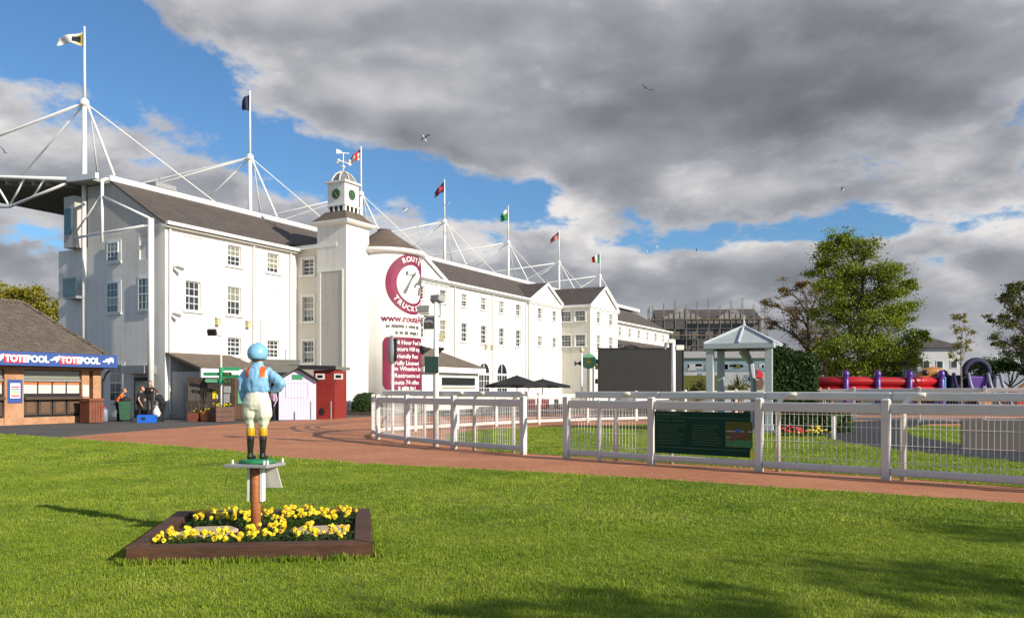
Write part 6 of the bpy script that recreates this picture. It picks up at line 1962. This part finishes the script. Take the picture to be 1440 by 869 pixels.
q = MB(); q.path([(-.9, -.3, .4), (-.5, -.3, 1.4), (.3, -.3, 2.0), (1.3, -.3, 1.8)], .3, 12); q.build('air_tube', MAT['pvc_orange'], ri, smooth=True)
# ------------------------------------------------------------------ trees
def tree(name, label, px, dd, lobes, leaf_m, n_leaf, leaf, bark='bark', trunk=.35, seed=1, base_px=None, dens=1.0, group=None, gap=.55, twigs=True, cat='tree'):
    """lobes: (px, py, r_px) silhouette lumps in photo pixels, turned into metres at distance dd"""
    r = random.Random(seed)
    t = thing(name, label, cat, at(base_px or px, dd), 0, group)
    x0 = at(base_px or px, dd).x
    S = dd / FPX
    LB = []
    for (a, c, q) in lobes:
        LB.append((Vector(((a - 720) * S - x0, r.uniform(-.6, .6) * q * S, hz(c, dd))), q * S))
    zlow = min(c.z - q for c, q in LB); ztop = max(c.z for c, q in LB)
    wood = MB()
    # trunk with a slight wander
    sp = [Vector((0, 0, 0))]; nseg = 6
    topx = sum(c.x for c, q in LB) / len(LB)
    for i in range(1, nseg + 1):
        f = i / nseg
        sp.append(Vector((topx * f ** 2 * .6 + r.uniform(-.12, .12) * trunk * 3, r.uniform(-.1, .1) * trunk * 3, f * ztop * .86)))
    wood.path(sp, [trunk * (1.25 if i == 0 else 1) * (1 - .80 * i / nseg) for i in range(nseg + 1)], 8)
    tips = []
    for c, q in LB:
        # limb from the trunk at a lower height to the lobe
        hz_ = max(min(c.z - q * .9 - r.uniform(.1, .25) * c.z, ztop * .8), zlow * .35)
        f = max(.05, min(hz_ / (ztop * .86), .97)); k = f * nseg; i = int(k)
        st = sp[i] * (1 - (k - i)) + sp[min(i + 1, nseg)] * (k - i)
        mid = st * .45 + c * .55 + Vector((r.uniform(-.2, .2) * q, r.uniform(-.2, .2) * q, .15 * q))
        br = trunk * (.30 + .25 * (1 - f))
        wood.path([st, (st + mid) / 2 + Vector((0, 0, -.05 * q)), mid, c], [br, br * .75, br * .55, br * .3], 6)
        nt_ = max(6, int(q / S * .7 * dens))
        for j in range(nt_):
            u = Vector((r.gauss(0, 1), r.gauss(0, 1), r.gauss(0, 1) * .8)).normalized() * q * r.uniform(.35, 1.08)
            e = c + u
            if twigs:
                s_ = mid + (c - mid) * r.random()
                wood.path([s_, (s_ + e) / 2 + Vector((0, 0, r.uniform(-.1, .12) * q)), e], [br * .25, br * .17, br * .07], 4)
            tips.append((e, q))
    wood.build('trunk', MAT[bark], t)
    rs = np.random.RandomState(seed + 77); per = max(4, n_leaf // len(tips)); PP = []; NN = []
    for e, q in tips:
        cs = q * r.uniform(.16, .34)
        if r.random() < gap * .35: continue
        k = int(per * r.uniform(.5, 1.5))
        PP.append(np.array(e) + rs.normal(size=(k, 3)) * np.array([cs, cs, cs * .55]))
        NN.append(rs.normal(size=(k, 3)) + np.array([0, 0, .6]))
    link('crown', leaf_quads(np.concatenate(PP), np.concatenate(NN), leaf, rs, MAT[leaf_m]), t)
    return t
tree('broadleaf_tree', 'tall bright green tree with a ragged crown, biggest of those beyond the ring', 1205, 90,
     [(1178, 338, 18), (1170, 362, 24), (1212, 352, 26), (1195, 382, 28), (1152, 384, 16), (1236, 385, 26), (1165, 408, 24), (1212, 412, 32), (1252, 408, 26), (1276, 400, 12),
      (1180, 440, 28), (1232, 445, 34), (1268, 438, 22), (1205, 478, 36), (1252, 480, 36), (1286, 476, 16), (1175, 488, 26), (1230, 512, 34), (1275, 510, 24), (1190, 522, 26)],
     'leaf_green', 85000, .21, trunk=.42, seed=3, base_px=1208, gap=.45, dens=1.5)
tree('copper_tree', 'brown-leaved tree with open twisting limbs left of the tall green tree', 1130, 97,
     [(1105, 408, 16), (1128, 402, 14), (1155, 412, 18), (1088, 428, 14), (1120, 430, 18), (1150, 440, 20), (1082, 455, 14), (1110, 462, 18), (1140, 470, 22), (1168, 462, 20), (1098, 490, 16), (1130, 498, 24), (1160, 498, 24), (1145, 522, 26)],
     'leaf_copper', 24000, .19, trunk=.45, seed=5, base_px=1140, gap=1.0)
tree('bare_oak', 'half-leaved spreading tree cut by the right edge of the photo', 1445, 84,
     [(1428, 402, 14), (1448, 398, 16), (1412, 422, 16), (1440, 425, 22), (1400, 448, 13), (1425, 452, 18), (1455, 450, 24), (1402, 478, 12), (1428, 482, 16), (1455, 485, 24), (1480, 460, 30)],
     'leaf_olive', 20000, .20, trunk=.42, seed=8, base_px=1458, gap=1.0)
tree('young_tree', 'slim young tree with thin yellow-green leaves before the bouncy castle', 1350, 60,
     [(1346, 443, 8), (1356, 452, 8), (1342, 462, 9), (1358, 470, 10), (1348, 482, 12), (1362, 486, 8), (1340, 494, 8), (1354, 504, 10)],
     'leaf_gold', 3000, .12, bark='bark_pale', trunk=.085, seed=4, base_px=1352, gap=1.0)
for i, (px, dd, lobes, m, lab) in enumerate((
        (20, 130, [(-20, 425, 30), (14, 415, 22), (40, 420, 20), (5, 445, 26), (38, 450, 26)], 'leaf_gold', 'yellow-green tree behind the kiosk roof, by the left edge'),
        (80, 130, [(62, 425, 18), (88, 432, 18), (75, 450, 24), (102, 452, 20), (55, 452, 20), (118, 440, 14)], 'leaf_gold', 'yellow-green tree between the kiosk roof and the end wall'),
        (1175, 118, [(1150, 515, 20), (1185, 520, 22), (1215, 522, 22), (1245, 522, 22)], 'leaf_dark', 'low dark tree under the tall green tree'),
        (1275, 122, [(1262, 520, 20), (1295, 524, 18), (1325, 526, 18), (1350, 528, 16)], 'leaf_dark', 'low dark tree behind the inflatable arch'),
        (1420, 118, [(1390, 520, 18), (1415, 515, 20), (1445, 512, 22), (1475, 515, 24)], 'leaf_dark', 'low dark tree beneath the right-hand oak'),
        (1100, 125, [(1075, 520, 18), (1105, 515, 18), (1130, 520, 18)], 'leaf_olive', 'low olive tree behind the gazebo roof'))):
    tree('background_tree', lab, px, dd, lobes, m, 16000, .30 if px > 500 else .36, trunk=.3, seed=20 + i, group='trees in the background')
# the tree to the right of the camera whose crown shades the near lawn
tree('shade_tree', 'broad tree right of the lawn whose shadow falls across the foreground grass', 0, 1, [], 'leaf_green', 1, .3) if False else None
def shade_tree(x, y, lobes, label, seed):
    r = random.Random(seed); t = thing('shade_tree', label, 'tree', (x, y, 0))
    w = MB(); w.path([(0, 0, 0), (.1, .1, 3), (0, 0, 7.5)], [.35, .28, .15], 8); lv = MB()
    for (a, c, z, q) in lobes:
        cc = Vector((a, c, z)); w.path([(0, 0, 4), cc * .6 + Vector((0, 0, 1.5)), cc], [.15, .1, .04], 6)
        for i in range(int(24 * q)):
            e = cc + Vector((r.gauss(0, .5), r.gauss(0, .5), r.gauss(0, .4))) * q
            for k in range(9):
                p = e + Vector((r.gauss(0, .28), r.gauss(0, .28), r.gauss(0, .2))); s = .26
                nn = Vector((r.gauss(0, 1), r.gauss(0, 1), r.gauss(0, 1))).normalized(); xx = nn.cross(Vector((r.gauss(0, 1), r.gauss(0, 1), 1))).normalized(); yy = nn.cross(xx)
                lv.add([p - xx * s * .5, p + yy * s * .32, p + xx * s * .5, p - yy * s * .32], [(0, 1, 2, 3)])
    w.build('trunk', MAT['bark'], t); lv.build('crown', MAT['leaf_green'], t)
def shadow_lobe(px, py, z, base):
    p = gp(px, py); k = z / math.tan(SUN_EL)
    return (p.x + SUN_TO.x * k - base[0], p.y + SUN_TO.y * k - base[1], z)
B1 = (19.5, -5.0)
shade_tree(*B1, [(*shadow_lobe(1330, 822, 8.0, B1), .75), (*shadow_lobe(1500, 762, 8.6, B1), .7), (*shadow_lobe(1020, 885, 6.6, B1), .6), (*shadow_lobe(1300, 930, 9, B1), 1.0), (*shadow_lobe(1100, 945, 8.2, B1), 1.0), (*shadow_lobe(820, 915, 7.2, B1), .7)],
           'broad tree right of the lawn whose shade falls on the foreground grass', 5)
# ------------------------------------------------------------------ people
def person(label, pos, rot, h, pose, top, legs, hair, sleeves='top', hat=None, vest=None):
    """one continuous skin; local +y is the way the person faces. pose: lean (deg), arms l/r hand targets, stride"""
    s = h / 1.75
    lean = R(pose.get('lean', 0)); side = pose.get('side', 0); st = pose.get('stride', .09)
    hip = Vector((0, -.10 * math.sin(lean), .93 - .05 * math.sin(lean)))
    up = Vector((side, math.sin(lean), math.cos(lean))).normalized()
    ch = hip + up * .42; nk = hip + up * .56; hl_ = R(pose.get('headlean', pose.get('lean', 0) * 1.1)); hd = nk + Vector((side * .5, math.sin(hl_), math.cos(hl_))) * .16
    mats = [MAT['skin'], MAT[top], MAT[legs], MAT['boot_black'], MAT[vest or top]]
    chs = []
    # torso as overlapping wide tubes (shoulder to shoulder, chest, waist, hips)
    fwd = Vector((0, math.cos(lean), -math.sin(lean)))
    for a, c, r0, r1, dx, mi in ((hip, hip + up * .2, .125, .115, .06, 2), (hip + up * .16, ch, .115, .12, .075, 1), (ch - up * .15, ch + up * .02, .12, .10, .09, 4)):
        for q in (-dx, 0, dx): chs.append(('tube', mi, [(*(a + Vector((q, 0, 0))), r0), (*(c + Vector((q, 0, 0))), r1)]))
    chs.append(('tube', 1, [(*(ch + Vector((-.15, 0, .04))), .06), (*(ch + Vector((.15, 0, .04))), .06)]))
    chs.append(('tube', 0, [(*(ch + up * .05), .058), (*nk, .052), (*(nk + up * .06), .05)]))
    # head with jaw, nose and ears
    chs.append(('tube', 0, [(*(hd + Vector((0, .0, -.02))), .085), (*(hd + Vector((0, -.01, .035))), .098)]))
    chs.append(('tube', 0, [(*(hd + Vector((0, .045, -.06))), .05), (*(hd + Vector((0, .02, -.02))), .07)]))
    chs.append(('tube', 0, [(*(hd + Vector((0, .095, .0))), .014), (*(hd + Vector((0, .105, -.025))), .018)]))
    for sx in (-1, 1): chs.append(('tube', 0, [(*(hd + Vector((sx * .09, -.005, -.02))), .016), (*(hd + Vector((sx * .092, -.01, .015))), .018)]))
    for sx in (-1, 1):
        hj = hip + Vector((sx * .09, 0, -.02)); ft = Vector((sx * st, pose.get('foot' + 'lr'[sx > 0], 0), .07)); kn = (hj + ft) / 2 + Vector((0, .05, .02))
        chs.append(('tube', 2, [(*hj, .09), (*((hj + kn) / 2), .08), (*kn, .062), (*((kn + ft) / 2 + Vector((0, -.015, .04))), .058), (*ft, .045)]))
        chs.append(('tube', 3, [(*(ft + Vector((0, -.03, -.025))), .042), (*(ft + Vector((0, .08, -.03))), .040), (*(ft + Vector((0, .16, -.04))), .03)]))
        sh = ch + Vector((sx * .19, 0, .04)); hand = Vector(pose['hand' + 'lr'[sx > 0]]); el_ = (sh + hand) / 2 + Vector(pose.get('elb' + 'lr'[sx > 0], (sx * .06, -.06, -.02)))
        ms = 1 if sleeves == 'top' else 0
        chs.append(('tube', 1, [(*sh, .058), (*((sh + el_) / 2), .052)])); chs.append(('tube', ms, [(*((sh + el_) / 2), .048), (*el_, .042), (*hand, .03)]))
        dv = (hand - el_).normalized(); sv = dv.cross(Vector((0, 1, .2))).normalized()
        chs.append(('tube', 0, [(*hand, .03), (*(hand + dv * .06), .035)]))
        for k in range(4):
            b0 = hand + dv * .07 + sv * (k - 1.5) * .02; chs.append(('tube', 0, [(*b0, .012), (*(b0 + dv * (.04 + .008 * (k in (1, 2)))), .011), (*(b0 + dv * .06 + Vector((0, .015, -.015))), .010)]))
        chs.append(('tube', 0, [(*(hand + dv * .02 + sv * .03), .013), (*(hand + dv * .05 + sv * .055 + Vector((0, .01, 0))), .012), (*(hand + dv * .075 + sv * .05 + Vector((0, .02, 0))), .010)]))
    chs = [(k, m, [tuple(v * s for v in p) for p in pts]) for k, m, pts in chs]
    me = organic(chs, mats, .014, 2, 'person')
    o = link('person', me, None, 0, pos, rot); tag(o, label, 'person')
    hm = organic([('tube', 0, [(*(hd + Vector((0, -.022, .03))), .094), (*(hd + Vector((0, -.018, .055))), .094)]), ('tube', 0, [(*(hd + Vector((0, -.05, -.02))), .075), (*(hd + Vector((0, -.04, .04))), .085)])] if True else [], [MAT[hair]], .016, 2, 'hair')
    for v in hm.vertices: v.co *= s
    link('hair', hm, o)
    for sx in (-1, 1):
        e = MB(); p = (hd + Vector((sx * .034, .088, .012))) * s; e.lathe([(.001, -.009), (.009, -.005), (.009, .005), (.001, .009)], p, 8); e.build('eye', MAT['black'], o)
    e = MB(); p = (hd + Vector((0, .092, -.062))) * s; e.box(p.x - .022, p.x + .022, p.y - .01, p.y + .006, p.z - .004, p.z + .004); e.build('mouth', MAT['flag_rose'], o)
    return o
person('person in black with an orange hi-vis top leaning over the green wheelie bin', gp(166, 592.5), R(-70), 1.72, dict(lean=28, handl=(-.16, .42, .98), handr=(.16, .45, 1.0), stride=.1), 'hivis_orange', 'cloth_black', 'hair_ginger', 'top')
person('person in black short-sleeved clothes standing over the blue crate', gp(196, 592), R(-85), 1.74, dict(lean=10, headlean=30, handl=(-.26, .12, .86), handr=(.24, .18, .84)), 'cloth_black', 'cloth_black', 'hair_ginger', 'skin')
person('person in black standing back in the dark doorway', at(211, 43.4, .22), R(185), 1.78, dict(lean=2, handl=(-.2, .15, 1.3), handr=(.24, .05, .86)), 'cloth_black', 'cloth_black', 'hair_brown')
person('person in black stooping with a white sack in hand', gp(228, 592.5), R(75), 1.74, dict(lean=38, handl=(-.12, .38, .80), handr=(.14, .34, .78), footl=.1), 'cloth_black', 'cloth_black', 'hair_brown')
person('person in a pink top and dark trousers half hidden behind the statue', gp(384, 591.5), R(150), 1.66, dict(lean=0, handl=(-.22, .1, .88), handr=(.22, .1, .88)), 'cloth_pink', 'cloth_navy', 'hair_brown')
person('person in dark clothes standing before the red inflatable barrier', at(1236, 58), R(160), 1.78, dict(lean=0, handl=(-.22, .08, .86), handr=(.22, .12, .9)), 'cloth_navy', 'cloth_black', 'hair_brown')
person('person in dark clothes beside the left purple post of the red barrier', at(1201, 59), R(120), 1.78, dict(lean=4, handl=(-.2, .2, 1.0), handr=(.22, .12, .9)), 'cloth_navy', 'cloth_navy', 'hair_brown')
for i, (px, lab, tp) in enumerate(((1153, 'person in pale top, leftmost of the pair by the ivy hedge', 'cloth_grey'), (1165, 'person in red top by the end of the red barrier', 'cloth_red'))):
    person(lab, at(px, 50 + i), R(150 + 20 * i), 1.68, dict(lean=0, handl=(-.22, .08, .86), handr=(.22, .12, .9)), tp, 'cloth_navy', 'hair_ginger')

# ------------------------------------------------------------------ gulls
def gull(px, py, dd, span, yaw, roll, flap, label):
    p = Vector(((px - 720) / FPX * dd, dd, hz(py, dd)))
    t = thing('gull', label, 'bird', p, 0, 'gulls in the air')
    t.rotation_euler = (R(roll), R(flap * .3), R(yaw))
    s = span / 1.1
    b_ = MB(); b_.path([(0, -.24 * s, 0), (0, -.16 * s, 0), (0, 0, 0), (0, .14 * s, .01), (0, .22 * s, .02), (0, .27 * s, .015)], [.012 * s, .04 * s, .065 * s, .055 * s, .035 * s, .008 * s], 10); b_.build('body', MAT['gull_white'], t, smooth=True)
    bk = MB(); bk.path([(0, .26 * s, .015 * s), (0, .31 * s, .005)], [.011 * s, .003], 6); bk.build('beak', MAT['flag_yellow'], t)
    tl = MB(); tl.prism([(-.03 * s, -.2 * s, 0), (.03 * s, -.2 * s, 0), (.07 * s, -.34 * s, 0), (-.07 * s, -.34 * s, 0)], (0, 0, .008)); tl.build('tail', MAT['gull_white'], t)
    for sx in (-1, 1):
        f = math.sin(R(flap))
        pts = [(sx * .04 * s, .10 * s, .02), (sx * .28 * s, .17 * s, .02 + .22 * s * f), (sx * .55 * s, .02 * s, .02 + .28 * s * f), (sx * .50 * s, -.03 * s, .02 + .27 * s * f), (sx * .27 * s, .02 * s, .02 + .21 * s * f), (sx * .04 * s, -.09 * s, .02)]
        w = MB(); w.add(pts + [(x, y, z + .012) for x, y, z in pts], [(0, 1, 4, 5), (1, 2, 3, 4), (11, 10, 7, 6), (10, 9, 8, 7), (0, 6, 7, 1), (1, 7, 8, 2), (2, 8, 9, 3), (3, 9, 10, 4), (4, 10, 11, 5)]); wo = w.build('wing', MAT['gull_grey'], t)
        tp = MB(); q = [(sx * .46 * s, .075 * s, .02 + .262 * s * f), (sx * .56 * s, .015 * s, .025 + .282 * s * f), (sx * .49 * s, -.03 * s, .022 + .268 * s * f)]
        tp.add([(x, y, z + .02) for x, y, z in q] + [(x, y, z - .006) for x, y, z in q], [(0, 1, 2), (5, 4, 3), (0, 3, 4, 1), (1, 4, 5, 2), (2, 5, 3, 0)]); tp.build('wing_tip', MAT['gull_dark'], wo)
gull(8, 215, 50, 1.0, 60, 10, 50, 'gull at the far left edge near the first mast')
gull(597, 195, 62, 1.2, 130, 55, 20, 'gull banking just right of the clock tower flag')
gull(911, 126, 70, 1.2, 20, -20, 60, 'highest gull, alone against the dark cloud')
gull(569, 296, 70, 1.2, -70, 35, 25, 'gull low over the curved bay roof')
gull(1184, 267, 95, 1.4, 80, 10, 15, 'gull above the tall green tree')
gull(910, 353, 110, 1.2, 0, 20, 40, 'lower left gull of the two close together')
gull(923, 347, 112, 1.3, 40, 40, 25, 'upper right gull of the two close together')
gull(980, 353, 115, 1.4, 70, 30, 20, 'small gull above the scaffolded building')
